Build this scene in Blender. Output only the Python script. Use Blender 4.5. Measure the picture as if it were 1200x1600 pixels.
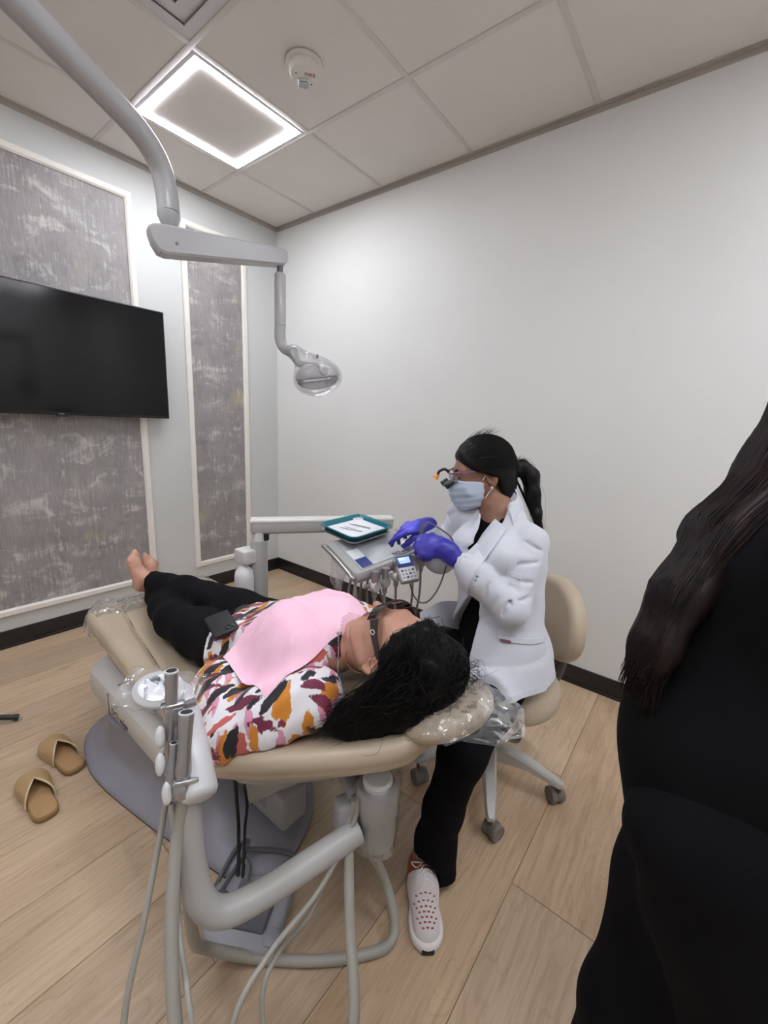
import bpy, bmesh, math, random
import numpy as np
from mathutils import Vector, Matrix

for _o in list(bpy.data.objects):
    bpy.data.objects.remove(_o)
SC = bpy.context.scene
COL = SC.collection
rad = math.radians

# ---------------------------------------------------------------- camera
# room axes: corner of the two visible walls at the origin, wall_left on Y = 0, wall_right on X = 0
CAM_POS = Vector((-2.2636, -2.9231, 1.3335))
YAW, PITCH, ROLL = 0.657898, -0.211698, 0.0489426
fw = Vector((math.cos(PITCH) * math.cos(YAW), math.cos(PITCH) * math.sin(YAW), math.sin(PITCH)))
rt = Vector((math.sin(YAW), -math.cos(YAW), 0))
up = rt.cross(fw)
rt2 = math.cos(ROLL) * rt + math.sin(ROLL) * up
up2 = -math.sin(ROLL) * rt + math.cos(ROLL) * up
cam = bpy.data.cameras.new('camera')
cam.sensor_fit = 'VERTICAL'
cam.sensor_height = 24.0
cam.lens = 651.956 / 1600 * 24.0
cam.clip_start = 0.02
camo = bpy.data.objects.new('camera', cam)
COL.objects.link(camo)
M4 = Matrix((rt2, up2, -fw)).transposed().to_4x4()
M4.translation = CAM_POS
camo.matrix_world = M4
SC.camera = camo

# ---------------------------------------------------------------- world, exposure (all light comes from the room's LED ceiling fixtures)
wd = bpy.data.worlds.new('world')
SC.world = wd
wd.use_nodes = True
wd.node_tree.nodes['Background'].inputs[0].default_value = (0.8, 0.85, 0.9, 1)
wd.node_tree.nodes['Background'].inputs[1].default_value = 0.15
SC.view_settings.view_transform = 'Standard'
SC.view_settings.look = 'None'
SC.view_settings.gamma = 1.0
SC.view_settings.use_curve_mapping = False
SC.view_settings.exposure = 0.49
LED_STRENGTH = 72.0
LED_COLOR = (0.95, 0.98, 1.055)

# ---------------------------------------------------------------- materials
def lin(c):
    r = []
    for v in c[:3]:
        v = v / 255.0
        r.append(v / 12.92 if v <= 0.04045 else ((v + 0.055) / 1.055) ** 2.4)
    return (r[0], r[1], r[2], 1.0)

MATS = {}
class NT:
    """small node-tree helper"""
    def __init__(self, name):
        self.m = bpy.data.materials.new(name)
        self.m.use_nodes = True
        self.t = self.m.node_tree
        self.b = self.t.nodes['Principled BSDF']
        self.tc = None
        MATS[name] = self.m
    def n(self, typ, **kw):
        nd = self.t.nodes.new(typ)
        for k, v in kw.items():
            if k.startswith('i_'):
                nd.inputs[k[2:]].default_value = v
            else:
                setattr(nd, k, v)
        return nd
    def l(self, a, b):
        self.t.links.new(a, b)
    def co(self, scale=(1, 1, 1), rot=(0, 0, 0), loc=(0, 0, 0), kind='Object'):
        if self.tc is None:
            self.tc = self.n('ShaderNodeTexCoord')
        mp = self.n('ShaderNodeMapping')
        mp.inputs['Scale'].default_value = scale
        mp.inputs['Rotation'].default_value = rot
        mp.inputs['Location'].default_value = loc
        self.l(self.tc.outputs[kind], mp.inputs['Vector'])
        return mp.outputs[0]
    def noise(self, vec, scale=5, detail=3, rough=0.5, dist=0.0):
        nd = self.n('ShaderNodeTexNoise')
        nd.inputs['Scale'].default_value = scale
        nd.inputs['Detail'].default_value = detail
        nd.inputs['Roughness'].default_value = rough
        nd.inputs['Distortion'].default_value = dist
        self.l(vec, nd.inputs['Vector'])
        return nd.outputs[0]
    def ramp(self, fac, stops):
        nd = self.n('ShaderNodeValToRGB')
        cr = nd.color_ramp
        while len(cr.elements) < len(stops):
            cr.elements.new(0.5)
        for e, (p, c) in zip(cr.elements, stops):
            e.position = p
            e.color = c if len(c) == 4 else (*c, 1)
        self.l(fac, nd.inputs[0])
        return nd.outputs[0]
    def step(self, fac, a, b):
        nd = self.n('ShaderNodeMapRange')
        nd.inputs['From Min'].default_value = a
        nd.inputs['From Max'].default_value = b
        self.l(fac, nd.inputs['Value'])
        return nd.outputs[0]
    def mix(self, fac, a, b, mode='MIX'):
        nd = self.n('ShaderNodeMixRGB', blend_type=mode)
        for i, v in enumerate((fac, a, b)):
            if isinstance(v, (int, float)):
                nd.inputs[i].default_value = v
            elif isinstance(v, tuple):
                nd.inputs[i].default_value = v
            else:
                self.l(v, nd.inputs[i])
        return nd.outputs[0]
    def math(self, op, a, b=0.0):
        nd = self.n('ShaderNodeMath', operation=op)
        for i, v in enumerate((a, b)):
            if isinstance(v, (int, float)):
                nd.inputs[i].default_value = v
            else:
                self.l(v, nd.inputs[i])
        return nd.outputs[0]
    def bump(self, h, strength=0.3, dist=0.002):
        nd = self.n('ShaderNodeBump')
        nd.inputs['Strength'].default_value = strength
        nd.inputs['Distance'].default_value = dist
        self.l(h, nd.inputs['Height'])
        self.l(nd.outputs[0], self.b.inputs['Normal'])
    def base(self, c):
        if isinstance(c, tuple):
            self.b.inputs['Base Color'].default_value = c
        else:
            self.l(c, self.b.inputs['Base Color'])
        return self
    def set(self, **kw):
        for k, v in kw.items():
            self.b.inputs[k.replace('_', ' ')].default_value = v
        return self

def pm(name, col, rough=0.5, metal=0.0, var=0.06, vscale=8.0, bump=0.0, bscale=200.0, coat=0.0, spec=0.5):
    """painted / plastic / metal / cloth: colour with soft unevenness and fine relief"""
    t = NT(name)
    c = lin(col)
    co = t.co()
    nz = t.noise(co, vscale, 3)
    lo = tuple(max(0, v * (1 - var)) for v in c[:3]) + (1,)
    hi = tuple(min(1, v * (1 + var)) for v in c[:3]) + (1,)
    t.base(t.ramp(nz, [(0.3, lo), (0.7, hi)]))
    t.set(Roughness=rough, Metallic=metal)
    t.b.inputs['Specular IOR Level'].default_value = spec
    if coat:
        t.b.inputs['Coat Weight'].default_value = coat
    if bump:
        t.bump(t.noise(co, bscale, 2), bump, 0.001)
    return t.m

# ---------------------------------------------------------------- objects
WL = {}
def root(name, label, cat, loc, group=None, kind=None):
    o = bpy.data.objects.new(name, None)
    o.empty_display_size = 0.05
    COL.objects.link(o)
    o.location = loc
    WL[o] = Vector(loc)
    o['label'] = label
    o['category'] = cat
    if group: o['group'] = group
    if kind: o['kind'] = kind
    return o

def tag(o, label=None, cat=None, group=None, kind=None):
    if label: o['label'] = label
    if cat: o['category'] = cat
    if group: o['group'] = group
    if kind: o['kind'] = kind
    return o

def mobj(name, verts, faces, mat, parent=None, loc=None, smooth=40):
    """one mesh object from world-space vertices; origin = parent's origin or loc"""
    o0 = WL[parent] if parent is not None else Vector(loc if loc is not None else (0, 0, 0))
    me = bpy.data.meshes.new(name)
    v = np.asarray(verts, dtype=float) - np.array(o0)
    me.from_pydata(v.tolist(), [], [list(map(int, f)) for f in faces] if not isinstance(faces, list) else faces)
    me.update()
    if smooth is not None:
        me.shade_smooth()
        if smooth < 180:
            me.set_sharp_from_angle(angle=rad(smooth))
    if mat is not None:
        me.materials.append(mat if not isinstance(mat, str) else MATS[mat])
    o = bpy.data.objects.new(name, me)
    COL.objects.link(o)
    if parent is not None:
        o.parent = parent
    else:
        o.location = o0
    WL[o] = o0
    return o

def copy_tree(o, parent=None, offset=(0, 0, 0), rotz=None):
    c = o.copy()
    COL.objects.link(c)
    c.parent = parent
    if parent is None:
        c.location = Vector(o.location) + Vector(offset)
        if rotz is not None: c.rotation_euler = (0, 0, rotz)
    WL[c] = Vector(c.location) if parent is None else WL[parent]
    for ch in list(o.children):
        copy_tree(ch, c)
    return c

def frame3(z, x=None):
    """3x3 with columns (x, y, z)"""
    z = Vector(z).normalized()
    if x is None:
        x = Vector((0, 0, 1)) if abs(z.z) < 0.9 else Vector((1, 0, 0))
    x = Vector(x)
    x = (x - z * x.dot(z)).normalized()
    y = z.cross(x)
    return Matrix((x, y, z)).transposed()

class B:
    """bmesh-free geometry collector: one B = one part"""
    def __init__(self, T=None):
        self.v = []; self.f = []; self.T = T
    def add(self, vs, fs):
        n = len(self.v)
        for p in vs:
            p = Vector(p)
            self.v.append(self.T @ p if self.T is not None else p)
        self.f += [[i + n for i in f] for f in fs]
        return self
    def box(self, lo, hi, bev=0.0, R=None, c=None):
        bm = bmesh.new()
        bmesh.ops.create_cube(bm, size=1.0)
        lo = Vector(lo); hi = Vector(hi)
        s = hi - lo; m = (lo + hi) / 2
        for v in bm.verts:
            v.co = Vector((v.co.x * s.x, v.co.y * s.y, v.co.z * s.z))
        if bev > 0:
            b = min(bev, min(abs(s.x), abs(s.y), abs(s.z)) * 0.49)
            bmesh.ops.bevel(bm, geom=list(bm.edges), offset=b, segments=3, profile=0.5, affect='EDGES')
        for v in bm.verts:
            p = v.co
            if R is not None: p = R @ p
            v.co = p + m
        self.bm(bm)
        return self
    def obox(self, c, size, R, bev=0.0):
        bm = bmesh.new()
        bmesh.ops.create_cube(bm, size=1.0)
        for v in bm.verts:
            v.co = Vector((v.co.x * size[0], v.co.y * size[1], v.co.z * size[2]))
        if bev > 0:
            bmesh.ops.bevel(bm, geom=list(bm.edges), offset=min(bev, min(size) * 0.49), segments=3, profile=0.5, affect='EDGES')
        for v in bm.verts:
            v.co = R @ v.co + Vector(c)
        self.bm(bm)
        return self
    def bm(self, bm):
        bm.verts.index_update()
        self.add([v.co.copy() for v in bm.verts], [[v.index for v in f.verts] for f in bm.faces])
        bm.free()
    def tube(self, pts, r, n=12, caps=True, sub=0):
        pts = [Vector(p) for p in pts]
        if sub:
            pts = spline(pts, sub)
        k = len(pts)
        rs = r if isinstance(r, (list, tuple)) else [r] * k
        if len(rs) != k:
            rs = [float(np.interp(i / (k - 1), np.linspace(0, 1, len(rs)), rs)) for i in range(k)]
        vs = []; fs = []
        prev = None
        for i, p in enumerate(pts):
            d = (pts[min(i + 1, k - 1)] - pts[max(i - 1, 0)])
            d = d.normalized() if d.length > 1e-9 else Vector((0, 0, 1))
            if prev is None:
                x = Vector((0, 0, 1)) if abs(d.z) < 0.9 else Vector((1, 0, 0))
            else:
                x = prev
            x = (x - d * x.dot(d)).normalized(); prev = x
            y = d.cross(x)
            for j in range(n):
                a = 2 * math.pi * j / n
                vs.append(p + (x * math.cos(a) + y * math.sin(a)) * rs[i])
        for i in range(k - 1):
            for j in range(n):
                a = i * n + j; b = i * n + (j + 1) % n
                fs.append([a, b, b + n, a + n])
        if caps:
            fs.append(list(range(n))[::-1]); fs.append([(k - 1) * n + j for j in range(n)])
        return self.add(vs, fs)
    def lathe(self, prof, c=(0, 0, 0), axis=(0, 0, 1), n=24, sx=1.0, sy=1.0, x=None):
        """prof: list of (radius, height) along axis"""
        R = frame3(axis, x); c = Vector(c)
        vs = []; fs = []
        for (r, h) in prof:
            for j in range(n):
                a = 2 * math.pi * j / n
                vs.append(c + R @ Vector((r * math.cos(a) * sx, r * math.sin(a) * sy, h)))
        k = len(prof)
        for i in range(k - 1):
            for j in range(n):
                a = i * n + j; b = i * n + (j + 1) % n
                fs.append([a, b, b + n, a + n])
        fs.append(list(range(n))[::-1]); fs.append([(k - 1) * n + j for j in range(n)])
        return self.add(vs, fs)
    def rings(self, rings, caps=True, closed=True):
        n = len(rings[0]); vs = [p for r in rings for p in r]; fs = []
        for i in range(len(rings) - 1):
            for j in range(n if closed else n - 1):
                a = i * n + j; b = i * n + (j + 1) % n
                fs.append([a, b, b + n, a + n])
        if caps:
            fs.append(list(range(n))[::-1]); fs.append([(len(rings) - 1) * n + j for j in range(n)])
        return self.add(vs, fs)
    def prism(self, poly, z0, z1, bev=0.0):
        """horizontal outline (x, y) extruded z0..z1 with a rounded rim"""
        rs = []
        if bev > 0:
            steps = [(z0, 1.0), (z0 + bev * 0.3, 0.4), (z0 + bev, 0.0), (z1 - bev, 0.0), (z1 - bev * 0.3, 0.4), (z1, 1.0)]
        else:
            steps = [(z0, 0), (z1, 0)]
        for z, t in steps:
            q = inset(poly, bev * t) if t else poly
            rs.append([Vector((p[0], p[1], z)) for p in q])
        return self.rings(rs)
    def build(self, name, mat, parent=None, loc=None, smooth=40):
        return mobj(name, [tuple(p) for p in self.v], self.f, mat, parent, loc, smooth)

def inset(poly, d):
    n = len(poly); out = []
    A = sum(poly[i][0] * poly[(i + 1) % n][1] - poly[(i + 1) % n][0] * poly[i][1] for i in range(n))
    s = 1 if A > 0 else -1
    for i in range(n):
        p0 = Vector(poly[i - 1][:2]); p1 = Vector(poly[i][:2]); p2 = Vector(poly[(i + 1) % n][:2])
        e1 = (p1 - p0); e2 = (p2 - p1)
        n1 = Vector((-e1.y, e1.x)).normalized() * s; n2 = Vector((-e2.y, e2.x)).normalized() * s
        m = n1 + n2
        m = m.normalized() if m.length > 1e-6 else n1
        out.append(tuple(p1 + m * d / max(0.5, m.dot(n1))))
    return out

def spline(pts, sub=6, closed=False):
    """Catmull-Rom through the points"""
    pts = [Vector(p) for p in pts]; n = len(pts); out = []
    for i in range(n if closed else n - 1):
        if closed:
            p0, p1, p2, p3 = pts[i - 1], pts[i], pts[(i + 1) % n], pts[(i + 2) % n]
        else:
            p0 = pts[max(i - 1, 0)]; p1 = pts[i]; p2 = pts[i + 1]; p3 = pts[min(i + 2, n - 1)]
        for k in range(sub):
            t = k / sub
            out.append(0.5 * ((2 * p1) + (p2 - p0) * t + (2 * p0 - 5 * p1 + 4 * p2 - p3) * t * t + (3 * p1 - p0 - 3 * p2 + p3) * t ** 3))
    if not closed: out.append(pts[-1])
    return out

def text_mesh(name, body, size, mat, parent, origin, xdir, ydir, ext=0.0006, align='LEFT', bold=0.0):
    """raised lettering lying in the plane (xdir, ydir) at origin"""
    cu = bpy.data.curves.new(name, 'FONT')
    cu.body = body; cu.size = size; cu.extrude = ext; cu.align_x = align; cu.offset = bold
    cu.resolution_u = 3
    to = bpy.data.objects.new(name + '_tmp', cu)
    COL.objects.link(to)
    dg = bpy.context.evaluated_depsgraph_get()
    me = bpy.data.meshes.new_from_object(to.evaluated_get(dg))
    bpy.data.objects.remove(to)
    x = Vector(xdir).normalized(); y = Vector(ydir); y = (y - x * y.dot(x)).normalized(); z = x.cross(y)
    vs = [tuple(Vector(origin) + x * v.co.x + y * v.co.y + z * v.co.z) for v in me.vertices]
    fs = [list(p.vertices) for p in me.polygons]
    bpy.data.meshes.remove(me)
    return mobj(name, vs, fs, mat, parent, smooth=None)

# ---------------------------------------------------------------- signed-distance modelling (bodies, clothes, cushions)
def V(*a): return np.array(a, dtype=np.float32)
def sphere(c, r):
    c = V(*c)
    return lambda P: np.sqrt(((P - c) ** 2).sum(1)) - r
def cap(a, b, ra, rb=None):
    a = V(*a); b = V(*b); rb = ra if rb is None else rb
    d = b - a; L2 = float(d @ d) + 1e-12
    def f(P):
        q = P - a
        t = np.clip(q @ d / L2, 0, 1)
        return np.sqrt(((q - t[:, None] * d) ** 2).sum(1)) - (ra + (rb - ra) * t)
    return f
def ecap(a, b, ra, rb, wdir, flat):
    """capsule whose section is flattened: radius * flat along wdir"""
    a = V(*a); b = V(*b); d = b - a; L2 = float(d @ d) + 1e-12
    w = V(*wdir); w = w - d * (w @ d) / L2; w = w / np.linalg.norm(w)
    def f(P):
        q = P - a
        t = np.clip(q @ d / L2, 0, 1)
        e = q - t[:, None] * d
        k = e @ w
        e = e + (k * (1 / flat - 1))[:, None] * w
        dd = np.sqrt((e ** 2).sum(1)) - (ra + (rb - ra) * t)
        return dd * min(1.0, flat)
    return f
def ell(c, r, R=None):
    c = V(*c); r = V(*r)
    Rm = None if R is None else np.array(R, dtype=np.float32)
    def f(P):
        q = P - c
        if Rm is not None: q = q @ Rm
        k0 = np.sqrt(((q / r) ** 2).sum(1)); k1 = np.sqrt(((q / (r * r)) ** 2).sum(1)) + 1e-9
        return k0 * (k0 - 1) / k1
    return f
def rbox(c, h, rr, R=None):
    c = V(*c); h = V(*h) - rr
    Rm = None if R is None else np.array(R, dtype=np.float32)
    def f(P):
        q = P - c
        if Rm is not None: q = q @ Rm
        q = np.abs(q) - h
        return np.sqrt((np.maximum(q, 0) ** 2).sum(1)) + np.minimum(q.max(1), 0) - rr
    return f
def smin(a, b, k):
    if k <= 0: return np.minimum(a, b)
    h = np.maximum(k - np.abs(a - b), 0) / k
    return np.minimum(a, b) - h * h * k * 0.25
def U(k, *fs):
    def f(P):
        d = fs[0](P)
        for g in fs[1:]: d = smin(d, g(P), k)
        return d
    return f
def SUB(k, a, b):
    return lambda P: -smin(-a(P), b(P), k)
def INT(k, a, b):
    return lambda P: -smin(-a(P), -b(P), k)
def BND(c, r, f):
    """evaluate f only near the sphere (c, r); far away its distance is enough"""
    c = V(*c)
    def g(P):
        d = np.sqrt(((P - c) ** 2).sum(1)) - r
        m = d < 0.06
        if m.any():
            d[m] = f(P[m])
        return d
    return g
def push_out(lines, f, gap, k=1.1, both=False, rounds=1):
    """move the points of many polylines onto / outside the surface f = gap, in one batch"""
    n = [len(l) for l in lines]
    arr = np.concatenate([np.array([tuple(p) for p in l], dtype=np.float32) for l in lines])
    for _ in range(rounds):
        dv = f(arr)
        g = np.stack([(f(arr + np.array(o, np.float32)) - dv) / 0.002 for o in ((0.002, 0, 0), (0, 0.002, 0), (0, 0, 0.002))], 1)
        arr = arr + g * ((gap - dv) if both else np.maximum(gap - dv, 0))[:, None] * k
    out = []; i = 0
    for m in n:
        out.append(arr[i:i + m]); i += m
    return out
def half(p, n):
    """solid on the side opposite to n"""
    p = V(*p); n = V(*n); n = n / np.linalg.norm(n)
    return lambda P: (P - p) @ n
def chain(pts, rs, k=0.02):
    return U(k, *[cap(pts[i], pts[i + 1], rs[i], rs[i + 1]) for i in range(len(pts) - 1)])
def off(f, d): return lambda P: f(P) - d
def ADD(f, g): return lambda P: f(P) + g(P)
def shell(f, t): return lambda P: np.abs(f(P)) - t
def wrinkle(amp, dirv, freq, warp=3.0, wamp=1.0, seed=0.0, sharp=1.0):
    """soft cloth folds: warped sine ridges running across dirv"""
    d = V(*dirv); d = d / np.linalg.norm(d)
    def g(P):
        ph = (P @ d) * freq + wamp * (np.sin(P[:, 0] * warp * 5 + seed) + np.sin(P[:, 1] * warp * 4.3 + 1.7 * seed + P[:, 2] * warp * 2) + np.sin(P[:, 2] * warp * 5.7 - seed))
        s = np.sin(ph)
        env = 0.5 + 0.5 * np.sin(P[:, 0] * 9 + P[:, 1] * 7 + P[:, 2] * 8 + seed * 3)
        return (amp * np.sign(s) * np.abs(s) ** sharp * env).astype(np.float32)
    return g

def sdf(f, lo, hi, h):
    """naive surface nets on a block-culled grid -> vertices, quads"""
    lo = np.array(lo, dtype=np.float64); hi = np.array(hi, dtype=np.float64)
    bs = 8
    nb = np.maximum(1, np.ceil((hi - lo) / (h * bs)).astype(int))
    n = nb * bs + 1
    g = np.stack(np.meshgrid(*[np.arange(k) for k in nb], indexing='ij'), -1).reshape(-1, 3)
    ctr = (lo + (g + 0.5) * bs * h).astype(np.float32)
    dc = f(ctr)
    Dg = np.empty(tuple(n), np.float32)
    big = np.repeat(np.repeat(np.repeat(dc.reshape(tuple(nb)), bs, 0), bs, 1), bs, 2)
    Dg[:-1, :-1, :-1] = big
    Dg[-1] = Dg[-2]; Dg[:, -1] = Dg[:, -2]; Dg[:, :, -1] = Dg[:, :, -2]
    keep = g[np.abs(dc) < bs * h * 1.45]
    if len(keep):
        loc = np.stack(np.meshgrid(*[np.arange(bs + 1)] * 3, indexing='ij'), -1).reshape(-1, 3)
        for i0 in range(0, len(keep), 400):
            kk = keep[i0:i0 + 400]
            idx = (kk[:, None, :] * bs + loc[None]).reshape(-1, 3)
            Dg[idx[:, 0], idx[:, 1], idx[:, 2]] = f((lo + idx * h).astype(np.float32))
    Dg[0] = np.maximum(Dg[0], 1e-4); Dg[-1] = np.maximum(Dg[-1], 1e-4)
    Dg[:, 0] = np.maximum(Dg[:, 0], 1e-4); Dg[:, -1] = np.maximum(Dg[:, -1], 1e-4)
    Dg[:, :, 0] = np.maximum(Dg[:, :, 0], 1e-4); Dg[:, :, -1] = np.maximum(Dg[:, :, -1], 1e-4)
    ins = Dg < 0
    c = n - 1
    cnt = np.zeros(tuple(c), np.int8)
    corners = [(i, j, k) for i in (0, 1) for j in (0, 1) for k in (0, 1)]
    for (i, j, k) in corners:
        cnt += ins[i:i + c[0], j:j + c[1], k:k + c[2]]
    act = np.argwhere((cnt > 0) & (cnt < 8))
    vid = -np.ones(tuple(c), np.int64)
    vid[act[:, 0], act[:, 1], act[:, 2]] = np.arange(len(act))
    vals = {q: Dg[act[:, 0] + q[0], act[:, 1] + q[1], act[:, 2] + q[2]] for q in corners}
    acc = np.zeros((len(act), 3)); num = np.zeros(len(act))
    for ax in range(3):
        for q in corners:
            if q[ax]: continue
            q2 = list(q); q2[ax] = 1; q2 = tuple(q2)
            a = vals[q]; b = vals[q2]
            m = (a < 0) != (b < 0)
            t = np.where(m, a / np.where(m, a - b, 1), 0)
            p = np.zeros((len(act), 3)); p[:] = q; p[:, ax] = t
            acc += p * m[:, None]; num += m
    verts = lo + (act + acc / num[:, None]) * h
    faces = []
    for ax in range(3):
        sl0 = [slice(1, -1)] * 3; sl1 = [slice(1, -1)] * 3
        sl0[ax] = slice(0, -1); sl1[ax] = slice(1, None)
        e = ins[tuple(sl0)] != ins[tuple(sl1)]
        w = np.argwhere(e)
        o = np.ones(3, int); o[ax] = 0
        w = w + o
        s = ins[w[:, 0], w[:, 1], w[:, 2]]
        a1, a2 = (ax + 1) % 3, (ax + 2) % 3
        def cell(d1, d2):
            q = w.copy(); q[:, a1] -= d1; q[:, a2] -= d2
            return vid[q[:, 0], q[:, 1], q[:, 2]]
        quad = np.stack([cell(1, 1), cell(0, 1), cell(0, 0), cell(1, 0)], 1)
        quad[~s] = quad[~s][:, ::-1]
        faces.append(quad)
    faces = np.concatenate(faces)
    faces = faces[(faces >= 0).all(1)]
    return verts, faces

def blob(name, f, lo, hi, h, mat, parent=None, loc=None, smooth=180):
    v, q = sdf(f, lo, hi, h)
    return mobj(name, v, q.tolist(), mat, parent, loc, smooth)

def strands(name, curves, r, mat, parent, n=3):
    """hair strands as thin tapered tubes, one mesh"""
    b = B()
    for c in curves:
        k = len(c)
        b.tube(c, [r * (1 - 0.75 * i / (k - 1)) for i in range(k)], n=n, caps=False)
    o = b.build(name, mat, parent, smooth=180)
    o['kind'] = 'stuff'
    return o
# ================================================================ ROOM
H = 2.74
XW, YW = -3.75, -4.45          # far ends of the room behind the camera
t = NT('wall_white')
co = t.co()
t.base(t.ramp(t.noise(co, 1.2, 3), [(0.3, lin((224, 224, 221))), (0.7, lin((229, 229, 226)))]))
t.set(Roughness=0.55); t.bump(t.noise(co, 160, 3), 0.06, 0.002)
t = NT('wall_grey')
co = t.co()
t.base(t.ramp(t.noise(co, 1.2, 3), [(0.3, lin((200, 201, 199))), (0.7, lin((206, 207, 205)))]))
t.set(Roughness=0.55); t.bump(t.noise(co, 160, 3), 0.06, 0.002)
pm('ceiling_tile', (228, 222, 218), 0.9, var=0.02, vscale=3, bump=0.15, bscale=420)
pm('tee_bar', (212, 206, 201), 0.6, var=0.02)
pm('white_trim', (232, 227, 219), 0.45, var=0.02)
pm('baseboard', (34, 30, 30), 0.4, var=0.1)

def wall(name, lo, hi, mat):
    o = B().box(lo, hi).build(name, mat, None, loc=((lo[0] + hi[0]) / 2, (lo[1] + hi[1]) / 2, 0), smooth=None)
    o['kind'] = 'structure'
    return o
wall_left = wall('wall_left', (XW - 0.1, 0, 0), (0.1, 0.1, H + 0.1), MATS['wall_grey'])
wall_right = wall('wall_right', (0, YW - 0.1, 0), (0.1, 0, H + 0.1), MATS['wall_white'])
wall('wall_back', (XW, YW - 0.1, 0), (0, YW, H + 0.1), MATS['wall_white'])
wall('wall_front', (XW - 0.1, YW - 0.1, 0), (XW, 0, H + 0.1), MATS['wall_white'])
tag(wall_left, 'light grey painted wall with the framed wallpaper panels')
tag(wall_right, 'plain white painted wall behind the stool')

def bb(name, lo, hi, axis):
    b = B().box(lo, hi, 0.002)
    o = b.build(name, MATS['baseboard'], None, loc=(lo[0], lo[1], 0))
    o['kind'] = 'structure'
    l2 = list(lo); h2 = list(hi)
    if axis == 'x':
        l2[1] = lo[1] - 0.006
    else:
        l2[0] = lo[0] - 0.006
    h2[2] = 0.016
    B().box(l2, h2, 0.002).build('baseboard_toe', MATS['baseboard'], o)
bb('baseboard_left', (XW, -0.008, 0.0), (0, 0, 0.102), 'x')
bb('baseboard_right', (-0.008, YW, 0.0), (0, -0.008, 0.102), 'y')

# floor: oak-look vinyl planks running along X, each plank its own piece
t = NT('oak_plank')
oi = t.n('ShaderNodeObjectInfo')
offv = t.n('ShaderNodeCombineXYZ')
t.l(t.math('MULTIPLY', oi.outputs['Random'], 37.0), offv.inputs[0])
t.l(t.math('MULTIPLY', oi.outputs['Random'], 91.0), offv.inputs[1])
t.l(t.math('MULTIPLY', oi.outputs['Random'], 13.0), offv.inputs[2])
def wco(scale):
    mp = t.n('ShaderNodeMapping')
    va = t.n('ShaderNodeVectorMath', operation='ADD')
    t.l(t.tc.outputs['Object'], va.inputs[0]); t.l(offv.outputs[0], va.inputs[1])
    mp.inputs['Scale'].default_value = scale
    t.l(va.outputs[0], mp.inputs['Vector'])
    return mp.outputs[0]
t.co()
grain = t.noise(wco((1.6, 26, 1)), 3.0, 6, 0.6, 0.6)
fine = t.noise(wco((4, 160, 1)), 3.0, 4, 0.6)
blot = t.noise(wco((1.2, 3.0, 1)), 1.6, 4, 0.6, 0.8)
cath = t.noise(wco((0.9, 5.0, 1)), 2.2, 2, 0.5, 1.5)
rings_ = t.math('FRACT', t.math('MULTIPLY', cath, 9.0))
c1 = t.ramp(grain, [(0.25, lin((176, 154, 128))), (0.5, lin((199, 178, 152))), (0.8, lin((213, 195, 172)))])
c2 = t.mix(t.step(blot, 0.45, 0.75), c1, lin((163, 139, 114)), 'MIX')
c2 = t.mix(0.45, c1, c2)
c3 = t.mix(t.math('MULTIPLY', t.step(rings_, 0.82, 1.0), 0.25), c2, lin((150, 124, 98)))
c4 = t.mix(t.math('MULTIPLY', t.step(fine, 0.62, 0.8), 0.35), c3, lin((138, 114, 90)))
kn = t.n('ShaderNodeTexVoronoi'); kn.inputs['Scale'].default_value = 2.3
t.l(wco((1.0, 3.2, 1)), kn.inputs['Vector'])
c5 = t.mix(t.math('MULTIPLY', t.math('SUBTRACT', 1.0, t.step(kn.outputs['Distance'], 0.02, 0.10)), 0.6), c4, lin((112, 88, 66)))
tint = t.ramp(oi.outputs['Random'], [(0.0, lin((232, 226, 222))), (0.5, lin((255, 250, 244))), (1.0, lin((242, 230, 220)))])
t.base(t.mix(1.0, c5, tint, 'MULTIPLY'))
t.set(Roughness=0.42)
t.bump(t.math('ADD', grain, fine), 0.12, 0.0015)

pm('floor_base', (90, 75, 60), 0.9)
floor = B().box((XW, YW, -0.06), (0, 0, -0.0105)).build('floor', MATS['floor_base'], None, loc=(-1.8, -2.2, 0), smooth=None)
tag(floor, 'light oak plank floor', kind='structure')
random.seed(4)
PWID, PLEN = 0.25, 1.52
ends = {8: -1.206}
row = 0
y1 = -0.66 + 0.25 * 3
while y1 > YW:
    y0 = y1 - PWID
    off0 = {11: -1.206}.get(row, random.uniform(-1.5, 0))
    e = off0
    while e > XW: e -= PLEN
    x = e
    while x < 0:
        xa, xb = max(x, XW), min(x + PLEN, 0)
        ya, yb = max(y0, YW), min(y1, 0)
        if xb - xa > 0.02 and yb - ya > 0.02:
            bm = bmesh.new()
            bmesh.ops.create_cube(bm, size=1.0)
            g = 0.0006
            for v in bm.verts:
                v.co = Vector((v.co.x * (xb - xa - 2 * g), v.co.y * (yb - ya - 2 * g), v.co.z * 0.0104))
            te = [ed for ed in bm.edges if all(v.co.z > 0 for v in ed.verts)]
            bmesh.ops.bevel(bm, geom=te, offset=0.0012, segments=1, affect='EDGES')
            me = bpy.data.meshes.new('plank')
            bm.to_mesh(me); bm.free()
            me.materials.append(MATS['oak_plank'])
            o = bpy.data.objects.new('plank', me)
            COL.objects.link(o)
            o.parent = floor
            o.location = Vector(((xa + xb) / 2, (ya + yb) / 2, -0.0052)) - WL[floor]
        x += PLEN
    y1 = y0
    row += 1

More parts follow.
